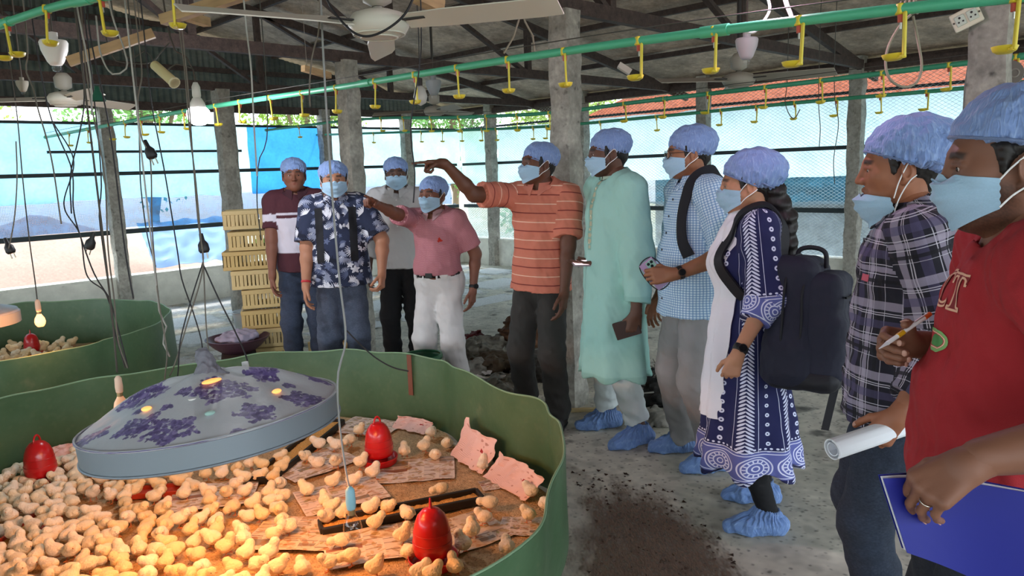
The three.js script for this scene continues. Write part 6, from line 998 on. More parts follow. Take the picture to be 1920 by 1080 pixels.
// ---------------------------------------------------------------- lamps
{
  const white = mat(0xe8e6de, .5), glassC = mat(0xffffff, .04, { transmission: 1, thickness: 0, specularIntensity: 1 }), wire = mat(0x4a443c, .8), brass = mat(0xb9a074, .35, { metalness: .8 });
  const cord = (p, px, py, d, extra = []) => { const q = at(px, py, d); return [V(q.x, roofY(q.x) - .01, q.z), ...extra, p]; };
  // lit LED bulb
  { const c = at(372, 213, 4.3), t = thing('led_bulb', 'lit white bulb hanging before the gable tarpaulins', 'light bulb', c); const lit = mat(0xffffff, .4, { emissive: 0xf4f6ff, emissiveIntensity: 5 });
    part(t, 'bulb', lathe([[.001, -.068], [.03, -.064], [.055, -.045], [.066, -.015], [.062, .015], [.045, .035], [.001, .036]], 30), lit); part(t, 'bulb_base', lathe([[.046, .034], [.04, .06], [.026, .085], [.018, .09], [.001, .09]], 24), white); part(t, 'socket', lathe([[.02, .088], [.024, .1], [.023, .15], [.012, .175], [.001, .176]], 20), mat(0xc9c9bf, .5)); part(t, 'cord', tube([V(0, .17, 0), V(-.02, .3, 0), V(-.09, .33, 0), V(-.12, roofY(c.x) - c.y, 0)], .005, 24, 5), wire);
    const l = new THREE.PointLight(0xf4f6ff, 1.3, 0, 2); l.position.set(0, -.02, 0); l.castShadow = true; t.add(l); }
  // lamp above the frame, its white flex in view
  { const c = at(1452, -52, 2.3), t = thing('led_bulb', 'lit bulb near the roof with pale flexes hanging by the main pipe', 'light bulb', c); part(t, 'bulb', lathe([[.001, -.05], [.025, -.047], [.042, -.02], [.035, .015], [.02, .04], [.001, .042]], 26), mat(0xffffff, .4, { emissive: 0xffe6f6, emissiveIntensity: 4 })); part(t, 'socket', lathe([[.02, .04], [.022, .09], [.001, .1]], 18), white); part(t, 'cord', tube([V(0, .1, 0), V(0, roofY(c.x) - c.y, 0)], .004, 6, 5), wire); const l = new THREE.PointLight(0xffc8ec, .4, 0, 2); l.castShadow = true; t.add(l);
    const fl = mat(0xf1ecee, .5); solo('flex', tube([[1434, -20], [1443, 18], [1430, 42], [1414, 60], [1395, 60]].map(([x, y]) => at(x, y, 2.35)), .0045, 40, 6), fl, 'white flex zigzagging down to the unlit lamp', 'flex'); solo('flex', tube([[1466, -20], [1474, 10], [1483, 32], [1489, 46]].map(([x, y]) => at(x, y, 2.33)), .0045, 30, 6), fl, 'pale doubled flex ending at a drinker clip', 'flex'); solo('flex', tube([[1470, -20], [1478, 10], [1486, 32], [1487, 50]].map(([x, y]) => at(x, y, 2.31)), .004, 30, 6), fl, 'pale flex lying beside the doubled flex', 'flex'); }
  // unlit bell-shaped lamps
  const bell = (px, py, d, s, label, m = white) => { const c = at(px, py, d), t = thing('hanging_lamp', label, 'lamp', c); part(t, 'shade', lathe([[.055, .045], [.06, .035], [.055, .0], [.035, -.05], [.024, -.065], [.001, -.066]].reverse().map(([r, y]) => [r * s, y * s]), 28), m); part(t, 'holder', lathe([[.02, .045], [.022, .08], [.001, .085]].map(([r, y]) => [r * s, y * s]), 16), m); part(t, 'tip', new THREE.SphereGeometry(.02 * s, 14, 10).translate(0, -.075 * s, 0), glassC); part(t, 'cord', tube([V(0, .08 * s, 0), V(.01, (roofY(c.x) - c.y) * .6, 0), V(0, roofY(c.x) - c.y, 0)], .004, 12, 5), wire); };
  bell(102, 95, 3.6, 1.05, 'unlit white lamp hanging above the far ring'); bell(1400, 88, 3.2, .8, 'unlit pale lamp under the roof beside white flex', mat(0xa9a6a6, .5)); bell(813, 162, 6.2, 1.1, 'unlit grey lamp near the far ceiling fan', mat(0x8b8f90, .5)); bell(42, 160, 3.9, .5, 'small dusty lamp holder on a twisted wire', mat(0x8c8676, .7));
  // clear bulbs on drop cords
  const clear = (px, py, d, s, label, sockM, lit) => { const c = at(px, py, d), t = thing('hanging_bulb', label, 'light bulb', c); part(t, 'socket', lathe([[.001, .13], [.008, .128], [.017, .115], [.019, .07], [.017, .045], [.015, .04], [.001, .04]].reverse().map(([r, y]) => [r * s, y * s]), 20), sockM); part(t, 'screw_base', lathe([[.014, .045], [.0145, .02]].reverse().map(([r, y]) => [r * s, y * s]), 18), brass);
    part(t, 'glass', lathe([[.001, -.075], [.02, -.072], [.032, -.055], [.036, -.035], [.031, -.01], [.018, .012], [.014, .022]].map(([r, y]) => [r * s, y * s]), 28), lit ? mat(0xffd9b0, .3, { emissive: 0xff9a50, emissiveIntensity: lit }) : glassC); part(t, 'filament', tube([V(-.008, -.02, 0), V(0, -.03, .002), V(.008, -.02, 0)].map((p) => p.multiplyScalar(s)), .0012, 10, 4), brass);
    return [c, t]; };
  const b1 = clear(660, 974, 2.55, .92, 'clear bulb in pale blue socket hanging just above the feed tray', mat(0x7fb0bd, .5)); 
  solo('hanging_wire', tube([V(b1[0].x, roofY(b1[0].x), b1[0].z), at(600, -20, 2.6), at(606, 100, 2.6), at(618, 300, 2.6), at(636, 520, 2.6), at(648, 640, 2.6), at(634, 700, 2.6), at(636, 790, 2.6), at(648, 880, 2.6), b1[0].clone().add(V(0, .1, 0))], .0042, 90, 6), mat(0x8d8f8c, .7), 'long pale cord dropping past the floral shirt man to the clear bulb', 'wire');
  const b2 = clear(226, 750, 3.0, .78, 'bulb with cream socket hanging by the ring wall beside the hood', mat(0xe7c9ae, .5), .12);
  const b3 = clear(74, 594, 4.9, .9, 'small lit bulb hanging inside the ring beyond', mat(0xe8b594, .5), 2); const l3 = new THREE.PointLight(0xff9a50, .4, 0, 2); l3.castShadow = true; l3.position.set(0, -.03, 0); b3[1].add(l3);
  solo('hanging_wire', tube([V(b3[0].x, roofY(b3[0].x), b3[0].z), at(30, 200, 4.9), at(42, 330, 4.9), at(55, 450, 4.9), at(66, 530, 4.9), b3[0].clone().add(V(0, .11, 0))], .004, 50, 5), wire, 'thin cord carrying the bulb in the ring beyond', 'wire');
  solo('hanging_wire', tube([V(b2[0].x, roofY(b2[0].x), b2[0].z), at(215, 640, 3.0), at(218, 690, 3.0), b2[0].clone().add(V(0, .115, 0))], .004, 40, 5), wire, 'dark cord carrying the bulb beside the hood', 'wire');
  // hover at the far edge of the ring beyond
  { const c = at(-66, 592, 5.0), t = thing('brooder_hood', 'grey hood partly in view over the ring beyond', 'brooder hood', c); part(t, 'canopy', lathe([[.001, .1], [.08, .085], [.3, .02], [.31, 0]].reverse(), 50), mat(0x9aa3a8, .5, { side: 2 })); part(t, 'rim_skirt', lathe([[.31, -.07], [.314, -.07], [.314, .002], [.31, .002]], 50), mat(0x7b858c, .5)); part(t, 'cord', tube([V(0, .09, 0), V(0, roofY(c.x) - c.y, 0)], .004, 6, 5), wire); }
}
// ---------------------------------------------------------------- hanging cords, plugs, sticks
{
  const M = [mat(0x2b2a2c, .7), mat(0x6e675c, .8), mat(0xa8a69e, .7), mat(0x4b4a44, .8)];
  const cords = [
    [0, 2.9, [[160, -20], [168, 60], [205, 240], [236, 480], [250, 560], [310, 690]].slice(0, 5), 'dark cord curving down before the far ring'],
    [0, 3.4, [[100, 230], [138, 300], [120, 385], [150, 440], [165, 520], [195, 545], [206, 570]], 'looped black cord hanging over the far ring'],
    [0, 3.2, [[90, 200], [135, 320], [138, 395], [160, 470], [180, 520], [205, 560], [217, 600], [240, 690]], 'black cord with long slack passing the far ring edge'],
    [0, 3.1, [[158, 180], [150, 245], [132, 330], [134, 400]], 'short black cord end swinging by the first gable pillar'],
    [0, 3.3, [[190, 340], [186, 400], [194, 470], [205, 550], [210, 600], [235, 690]], 'black cord hanging straight beside the second looped cord'],
    [1, 3.0, [[150, 0], [160, 120], [172, 200], [196, 330], [203, 470], [214, 560], [222, 640], [239, 690]], 'brown cord with several bends by the far ring'],
    [1, 3.0, [[252, 10], [258, 60], [266, 140], [258, 190], [266, 260], [280, 290], [285, 420], [290, 490], [300, 580], [313, 660], [310, 700], [306, 740]], 'long brown cord reaching down to the hood'],
    [0, 3.2, [[272, 80], [282, 180], [310, 330], [334, 480], [340, 520], [362, 585], [378, 640], [380, 665]], 'dark cord slanting down before the second pillar'],
    [1, 3.0, [[334, 40], [345, 120], [357, 260], [366, 330], [376, 440], [381, 490], [386, 600], [392, 670], [396, 700]], 'doubled cord falling to the hood collar'],
    [1, 3.0, [[340, 42], [352, 160], [362, 300], [372, 420], [381, 495], [350, 610], [325, 690], [318, 705]], 'cord splaying to the low side of the hood'],
    [0, 3.0, [[381, 496], [410, 560], [440, 620], [462, 670], [470, 706]], 'cord splaying to the raised side of the hood'],
    [0, 3.0, [[381, 490], [356, 570], [338, 640], [330, 720], [316, 742]], 'black cord from the knot to the hood socket'],
    [2, 2.7, [[456, -10], [464, 70], [470, 120], [476, 230], [482, 330]], 'pale string hanging near the deep blue tarpaulin'],
    [1, 2.6, [[598, 55], [586, 100], [580, 170], [582, 200]], 'short dark string beside the long pale cord'],
    [2, 2.9, [[145, 15], [160, 90], [170, 150], [172, 215]], 'pale string above the far ring'],
    [2, 2.9, [[204, 0], [215, 45], [232, 90], [236, 130], [215, 140], [190, 105], [180, 30]], 'pale looping string under the upper drinker pipe'],
    [1, 3.1, [[52, 100], [48, 130], [62, 165], [70, 200], [95, 290], [115, 420]], 'twisted wire bundle hanging from the small lamp holder'],
    [1, 3.6, [[30, 265], [32, 330], [28, 400], [22, 440], [16, 466]], 'thin cord ending in a knot by the gable rail'],
    [3, 3.4, [[258, 190], [262, 300], [264, 350], [278, 450], [292, 500]], 'grey cord beside the first gable pillar'],
    [3, 3.6, [[500, 262], [486, 300], [482, 380], [490, 450]], 'thin dark cord behind the maroon polo man'],
    [0, 3.0, [[790, 70], [786, 130], [770, 240], [778, 330], [775, 380]], 'black twin cord hanging by the pointing hand'],
    [0, 3.0, [[650, 620], [680, 650], [706, 672], [740, 690], [766, 696]], 'black cable lying over the ring edge by the rusty strap'],
    [3, 3.3, [[240, 110], [275, 95], [300, 140], [330, 120], [360, 128]], 'tangled wire between the wooden sticks'],
    [3, 3.3, [[215, 112], [240, 118], [282, 118], [300, 100], [318, 80]], 'thin wire tied to the bamboo stub'],
    [2, 3.0, [[296, 560], [300, 590], [312, 610], [305, 640], [312, 655], [318, 668]], 'pale string knotted above the hood'],
    [3, 5.2, [[1565, 180], [1572, 230], [1563, 300], [1565, 345]], 'brown cord hanging on the eave netting by the slim pillar'],
    [3, 5.2, [[1535, 195], [1538, 240], [1536, 275]], 'short brown cord on the eave netting'],
    [3, 5.0, [[1475, 165], [1472, 190], [1480, 215], [1490, 222], [1500, 205]], 'small wire loop below the eave drinker pipe'],
  ];
  cords.forEach(([m, d, pts, label]) => { const P = pts.map(([x, y], i) => at(x, y, d + .05 * Math.sin(i * 1.3))); const top = P[0]; if (pts[0][1] < 210 || /knotted|maroon|two netting|second looped/.test(label)) P.unshift(V(top.x, roofY(top.x) - .01, top.z)); solo('hanging_wire', tube(P, m === 2 ? .0034 : .003, P.length * 10, 6), M[m], label, 'wire'); });
  // plugs and little fittings on the cords
  const plug = (px, py, d, tilt, label) => { const t = thing('plug', label, 'plug', at(px, py, d)); t.rotation.set(0, -Math.PI / 4, tilt); const b = mat(0x1c1d1f, .5); part(t, 'plug_body', [lathe([[.001, .05], [.008, .048], [.01, .02], [.02, .005], [.022, -.02], [.016, -.03], [.001, -.031]].reverse(), 18)], b); for (const s of [-1, 1]) part(t, 'prong', rod(V(s * .009, -.03, 0), V(s * .009, -.055, 0), .003), mat(0xb8b2a0, .3, { metalness: .8 })); };
  plug(281, 284, 3.0, .35, 'black two pin plug dangling before the second gable pillar'); plug(170, 455, 3.3, -.4, 'black plug hanging above the far ring'); plug(17, 464, 3.6, .3, 'small dark plug by the lower gable rail'); plug(381, 460, 3.0, .1, 'dark plug on the hood suspension cords');
  { const t = thing('cone_fitting', 'dark green cone fitting hanging near the gable fan', 'fitting', at(183, 178, 3.1)); part(t, 'cone', lathe([[.03, -.025], [.028, -.02], [.012, .015], [.008, .035], [.001, .036]], 20), mat(0x1d5a45, .5)); }
  const wood = mat(0xffffff, .8, { map: dataTex(256, (u, v) => { const a = tn(u, v, 4, 800), b = Math.sin(v * 60 + 3 * a) * .5; return [178 + a * 22 + b * 12, 148 + a * 20 + b * 10, 108 + a * 16 + b * 8]; }, 1 / .5) });
  const stick = (a, b, w, h, label) => { const o = a.clone().lerp(b, .5), t = thing('wooden_batten', label, 'wooden batten', o); part(t, 'batten', bar(a.clone().sub(o), b.clone().sub(o), w, h), wood); for (const u of [.15, .85]) { const p = a.clone().lerp(b, u).sub(o); part(t, 'tie_wire', tube([p, p.clone().setY(roofY(p.x + o.x) - o.y - .01)], .002, 4, 4), M[1]); } };
  stick(at(128, 116, 3.2), at(288, 62, 3.3), .036, .04, 'pale wooden batten slung above the gable fan'); stick(at(305, 38, 2.9), at(470, -14, 2.8), .038, .038, 'pale wooden batten by the upper drinker pipe'); stick(at(782, -8, 3.0), at(826, 14, 3.1), .05, .05, 'short wooden batten end beside the cream fan blade'); stick(at(568, 128, 5), at(618, 142, 5.2), .04, .04, 'small wooden batten under the roof slope'); stick(at(350, 30, 4.2), at(388, 42, 4.4), .05, .05, 'stub of wood behind the battens');
  { const a = at(290, 122, 3.1), b = at(328, 156, 3.05); const t = thing('bamboo_stub', 'pale bamboo stub hanging on wire above the lit bulb', 'bamboo', a.clone().lerp(b, .5)); const c = t.position.clone(); part(t, 'culm', rod(a.clone().sub(c), b.clone().sub(c), .02, .021, 14), mat(0xc9bd8a, .6)); part(t, 'node_ring', rod(b.clone().sub(c).multiplyScalar(.9), b.clone().sub(c), .024, .024, 14), mat(0xddd4b0, .6)); }
  { const a = at(1160, 122, 4), b = at(1182, 136, 4); solo('roof_tag', bar(a, b, .07, .03), mat(0xb9b3a6, .8), 'pale block of wood fixed under the roof by the tall pillar', 'block'); }
  { const t = thing('cobweb_bulb', 'dusty glass bulb in cobweb behind the second drinker cup', 'light bulb', at(788, 178, 4.2)); part(t, 'glass', lathe([[.001, -.06], [.03, -.045], [.04, -.01], [.03, .03], [.014, .05], [.001, .051]], 24), mat(0xb9b8b0, .5)); part(t, 'socket', lathe([[.015, .048], [.016, .09], [.001, .095]], 16), mat(0x2a2725, .6)); part(t, 'cord', tube([V(0, .09, 0), V(.01, .3, 0), V(0, roofY(t.position.x) - t.position.y, 0)], .003, 8, 5), M[0]); }
}
// socket plate on the near pillar and the junction box behind
{
  const c = at(1812, 34, 2.98), t = thing('socket_plate', 'tilted cream plate with two power sockets on the near pillar', 'power socket', c); t.rotation.set(0, -Math.PI / 4 + .06 - Math.PI * 0, 0); t.lookAt(camera.position.x, c.y, camera.position.z); t.rotateZ(.42);
  const cream = mat(0xcfcbb4, .5), gr = mat(0xb8c4b4, .4), bl = mat(0x141414, .6);
  part(t, 'plate', rbox(.105, .075, .022, .006), cream);
  for (const s of [-1, 1]) { const f = part(t, 'socket_outlet', rbox(.036, .042, .008, .003, s * .022, 0, .014), gr); for (const [x, y, r] of [[-.008, -.006, .0035], [.008, -.006, .0035], [0, .01, .0045]]) { const g = new THREE.CylinderGeometry(r, r, .003, 12); g.rotateX(Math.PI / 2); g.translate(s * .022 + x, y, .0185); part(f, 'pin_hole', g, bl); } }
  for (const s of [-1, 1]) { const g = new THREE.CylinderGeometry(.004, .004, .003, 12); g.rotateX(Math.PI / 2); g.translate(s * .046, 0, .012); part(t, 'screw', g, mat(0x4a4840, .4, { metalness: .7 })); }
  const c2 = at(1892, 138, 3.6), b = thing('junction_box', 'round grey junction box hanging behind the near pillar', 'junction box', c2); b.lookAt(camera.position.x, c2.y, camera.position.z); const d = new THREE.CylinderGeometry(.06, .062, .03, 30); d.rotateX(Math.PI / 2); part(b, 'box_body', d, mat(0x6a655c, .6)); for (const s of [-1, 1]) { const g = new THREE.TorusGeometry(.018, .004, 8, 20); g.translate(s * .022, 0, .016); part(b, 'cover_ring', g, mat(0x8a857a, .5)); }
}
// ---------------------------------------------------------------- crates
{
  const pl = [0xcdb57c, 0xd3bd88, 0xc4aa6e].map((c) => mat(c, .6)), stain = mat(0xa8793e, .7);
  const W = .36, Dp = .3, Hh = .152;
  const proto = (m) => { const parts = []; // slatted sides with gaps
    const P = [];
    for (const [w, d, ry] of [[W, Dp, 0], [Dp, W, Math.PI / 2]]) for (const s of [-1, 1]) {
      const one = []; const rot = (g) => { g.rotateY(ry); return g; };
      one.push(rot(rbox(w, .03, .014, .004, 0, .015, s * d / 2)), rot(rbox(w, .034, .016, .004, 0, Hh - .017, s * d / 2)));
      const n = Math.round(w / .034); const slats = []; for (let i = 0; i <= n; i++) { const x = (i / n - .5) * (w - .02); const wide = i === 0 || i === n || i % 5 === 2 ? .03 : .022; slats.push(rot(rbox(wide, Hh - .05, .01, .003, x, Hh / 2, s * d / 2))); }
      P.push(['side_rail', one], ['side_slats', slats]);
    }
    P.push(['crate_floor', [box(W - .01, .01, Dp - .01, 0, .006, 0)]], ['lid', [rbox(W, .012, .05, .004, 0, Hh - .004, -Dp / 2 + .03), rbox(W, .012, .05, .004, 0, Hh - .004, Dp / 2 - .03), rbox(.05, .012, Dp, .004, -W / 2 + .03, Hh - .004, 0), rbox(.05, .012, Dp, .004, W / 2 - .03, Hh - .004, 0)]]);
    return P.map(([n, g]) => [n, merge(g)]); };
  const G = proto(); const base = at2(500, 640, 6.35); const R = rng(71);
  const names = ['lowest crate of the yellow stack near the floor', 'yellow crate second from the floor in the tall stack', 'yellow crate with a dark gap above it in the tall stack', 'yellow crate in the middle of the tall stack', 'yellow crate with reddish stained slats in the tall stack', 'yellow crate pushed out of line in the tall stack', 'yellow crate below the top one in the tall stack', 'topmost open yellow crate of the tall stack'];
  let y = .005; const offs = [[.0, 0], [.01, 0], [-.02, 0], [.0, .02], [-.07, 0], [-.12, .01], [-.06, 0], [-.1, 0]]; const gaps = [0, .006, .03, .004, .006, .008, .03, .01];
  names.forEach((l, i) => { const p = base.clone().addScaledVector(RGT, offs[i][0] + .03).setY(y); const t = thing('crate', l, 'crate', p, 'tall stack of yellow crates', -Math.PI / 4 + .28 + (R() - .5) * .16); for (const [n, g] of G) if (!(i === 7 && n === 'lid')) part(t, n, g, pl[i % 3]); y += Hh + .008 + (gaps[i] > .02 ? .012 : 0); });
  // a lower stack behind the legs
  y = .005; [['lower yellow crate behind the legs of the floral shirt man', 0], ['yellow crate on top of the low stack behind the legs', .02]].forEach(([l, o], i) => { const t = thing('crate', l, 'crate', at2(628, 640, 6.5).addScaledVector(RGT, o).setY(y), 'low stack of yellow crates', -Math.PI / 4 - .1 + i * .1); for (const [n, g] of G) part(t, n, g, pl[(i + 1) % 3]); y += Hh + .008; });
  // basin with a sack, next to the crates
  const t = thing('basin', 'dark purple basin with a pale sack in it beside the crate stack', 'basin', at2(446, 640, 6.0)); part(t, 'bowl', lathe([[.001, .19], [.1, .195], [.17, .235], [.235, .3], [.25, .3], [.245, .292], [.18, .225], [.12, .18], [.001, .175]].reverse(), 40), mat(0x4a2f42, .45)); part(t, 'stand', lathe([[.001, 0], [.16, 0], [.155, .05], [.14, .12], [.13, .18], [.001, .185]], 24), mat(0x3a3130, .9));
  solo('sack', solid([ell(V(0, .05, 0), [.17, .045, .15]), ell(V(.05, .07, .03), [.09, .035, .08], { k: .04 })], .012, { noise: (x, y2, z) => .014 * noise3(x * 14, y2 * 14, z * 14) }).translate(t.position.x, .25, t.position.z), mat(0xa9a3b8, .9), 'pale folded sack lying in the purple basin', 'sack');
  // green tub
  const g = thing('tub', 'dark green tub behind the ring by the white trousers', 'tub', at2(798, 660, 5.3)); part(g, 'tub_body', lathe([[.001, .0], [.13, 0], [.14, .02], [.165, .36], [.158, .36], [.13, .025], [.001, .02]], 40), mat(0x1e4a33, .45)); part(g, 'rim', lathe([[.158, .355], [.178, .355], [.182, .37], [.176, .385], [.16, .382]], 40), mat(0x27603f, .4));
  g.position.copy(at2(792, 652, 4.86)); g.scale.set(.72, 1, .72);
  // white jerrycan by the pillar foot
  const j = thing('white_bucket', 'white bucket standing between the slim pillar and the crates', 'bucket', at2(462, 560, 7.2)); part(j, 'bucket_body', lathe([[.001, 0], [.11, 0], [.14, .28], [.135, .28], [.105, .01], [.001, .01]], 32), mat(0xdde2e6, .5)); part(j, 'rim', lathe([[.135, .275], [.146, .275], [.146, .29], [.135, .29]], 32), mat(0xd2d8de, .5));
}
// ---------------------------------------------------------------- heaps on the floor behind the visitors
{
  const lump = (px, py, w, h, l, c, label, name, cat, seed, turn = 0) => { const p = onY(px, py); const g = solid([ell(V(0, h * .3, 0), [w, h, l]), ell(V(w * .4, h * .4, l * .2), [w * .5, h * .8, l * .6], { k: .06 }), ell(V(-w * .5, h * .25, -l * .2), [w * .5, h * .6, l * .7], { k: .06 }), cut(V(0, -1, 0), -.002)], .014, { pad: .04, noise: (x, y, z) => .03 * noise3(x * 7 + seed, y * 12, z * 7) + .014 * noise3(x * 22, y * 30 + seed, z * 22), groups: { a: { o: V(0, 0, 0), ax: V(0, 1, 0), front: V(0, 0, 1), r: .2 } } }); const m = solo(name, g, mat(c, .95, { map: T.conc }), label, cat); m.position.copy(p); m.rotation.y = turn; return m; };
  lump(905, 668, .3, .11, .26, 0xb7b4ae, 'grey sack heap behind the white trousers', 'sack', 'sack', 1, .5); lump(928, 690, .2, .08, .2, 0x7d6a55, 'brown sack on the heap near the orange polo man', 'sack', 'sack', 6, 1); lump(880, 700, .16, .07, .14, 0xc9c8c6, 'whitish crumpled sack by the tub', 'sack', 'sack', 11); lump(985, 650, .26, .24, .2, 0x9a6a4b, 'brown bag seen between the legs of the orange polo man', 'bag', 'bag', 16, .3); lump(1010, 700, .24, .1, .2, 0x6f6a68, 'dark grey sack behind the dark trousers', 'sack', 'sack', 22, 1.4); lump(945, 730, .2, .06, .2, 0xd0cdc8, 'pale cloth on the floor behind the dark trousers', 'cloth', 'cloth', 30); lump(890, 645, .1, .07, .1, 0x8c2430, 'small dark red cloth on the sack heap', 'cloth', 'cloth', 36); lump(1062, 640, .07, .22, .06, 0xd9b29c, 'pinkish bag hanging at the foot of the tall pillar', 'bag', 'bag', 39); lump(1240, 745, .26, .13, .2, 0x2e2c2b, 'heap of dark scrap behind the checked shirt man', 'scrap_heap', 'scrap heap', 44, .6); lump(1262, 790, .26, .05, .1, 0xcfcdca, 'white cloth on the floor beside the dark scrap', 'cloth', 'cloth', 50, -.7);
  const R = rng(8), gs = []; const c = onY(1240, 750); for (let i = 0; i < 46; i++) { const a = R() * 6.28, d = R() * .28, p = V(c.x + Math.cos(a) * d, .05 + .14 * (1 - d / .3) + R() * .03, c.z + Math.sin(a) * d); gs.push(rod(p, p.clone().add(V((R() - .5) * .3, (R() - .3) * .1, (R() - .5) * .3)), .004 + R() * .004, .003, 5)); } const s = solo('twigs', gs, mat(0x6b665e, .9), 'loose twigs and wires on the dark scrap heap', 'twigs'); s.userData.kind = 'stuff';
  const gp = []; for (let i = 0; i < 26; i++) { const p = onY(860 + R() * 150, 650 + R() * 80); const w = .05 + R() * .1; gp.push(sheet(w, w, 5, 5, (u, v) => V(p.x + (u - .5) * w, .014 + .02 * noise2(u * 3 + i, v * 3) + .012, p.z + (v - .5) * w * 1.4), .002)); } const q = solo('paper_scraps', gp, mat(0xbdb9b4, .95), 'torn paper scraps round the sack heap', 'paper scraps'); q.userData.kind = 'stuff';
  stickLow(onY(1070, 775), onY(1150, 772));
  function stickLow(a, b) { solo('wooden_strip', bar(a.setY(.02), b.setY(.02), .03, .02), mat(0xb09a6c, .8), 'thin wooden strip on the floor at the pillar foot', 'wooden strip'); }
}
// ---------------------------------------------------------------- things the visitors hold and carry
const palmOf = (P, k, a = .075, b = 0, c = .022) => P.root.localToWorld(P.J.hand[k].P(a, b, c));
for (const k in people) people[k].root.updateMatrixWorld(true);
function orient(o, x, y) { const X = x.clone().normalize(), Y = y.clone().addScaledVector(X, -y.dot(X)).normalize(), Z = X.clone().cross(Y); o.quaternion.setFromRotationMatrix(new THREE.Matrix4().makeBasis(X, Y, Z)); }
{ // phone seen edge on with lit screen
  const p = palmOf(people.kurta, 'R', .085, .0, .03), t = thing('phone', 'phone with lit screen held flat by the kurta man', 'phone', at(1100, 497, 4.02).lerp(p, .25)); orient(t, camDir(-.95, .05, -.25), camDir(0, 1, -.25));
  part(t, 'phone_body', rbox(.165, .009, .078, .004), mat(0x9c8f96, .4)); part(t, 'screen', box(.155, .0012, .07, 0, .0052, 0), mat(0x20161a, .2, { emissive: 0xf3d6dc, emissiveIntensity: .85 })); part(t, 'camera_bump', rbox(.03, .004, .03, .0015, .055, -.006, .018), mat(0x51484c, .4));
}
{ const p = palmOf(people.kurta, 'L', .085, 0, .02), t = thing('wallet', 'dark brown leather wallet in the hand of the kurta man', 'wallet', p.clone().addScaledVector(FWD, -.01).addScaledVector(RGT, -.03)); orient(t, camDir(.93, .3, -.2), camDir(-.3, .93, 0)); const lea = mat(0x3a2018, .5); part(t, 'cover', [rbox(.13, .09, .008, .003, 0, 0, .007), rbox(.13, .09, .008, .003, 0, 0, -.007)], lea); part(t, 'spine', rbox(.012, .09, .022, .005, .062, 0, 0), lea); part(t, 'notes', box(.115, .078, .006, -.004, .002, 0), mat(0xb7a78c, .8)); }
{ // lilac phone
  const t = thing('phone', 'lilac phone with large camera square held by the spectacled man', 'phone', palmOf(people.check, 'L', .075, .0, .026)); t.position.copy(at(1228, 513, 3.5)); orient(t, camDir(.62, -.78, .1), camDir(.78, .62, 0)); const lil = mat(0xb49ac0, .3); part(t, 'phone_body', rbox(.155, .074, .009, .004), lil); const b = part(t, 'camera_square', rbox(.04, .04, .005, .004, -.05, .012, .006), mat(0x9fd0c2, .3)); for (const [x, y] of [[-.059, .021], [-.059, .003], [-.042, .012]]) { const g = new THREE.CylinderGeometry(.0072, .0072, .004, 18); g.rotateX(Math.PI / 2); g.translate(x, y, .0095); part(b, 'lens', g, mat(0x1a2a2c, .15)); } part(t, 'screen', box(.148, .068, .001, 0, 0, -.005), mat(0x111318, .15)); part(t, 'case_edge', tube([V(-.075, -.034, 0), V(.075, -.034, 0), V(.075, .034, 0), V(-.075, .034, 0)], .003, 40, 6, true), mat(0x2a2430, .4));
}
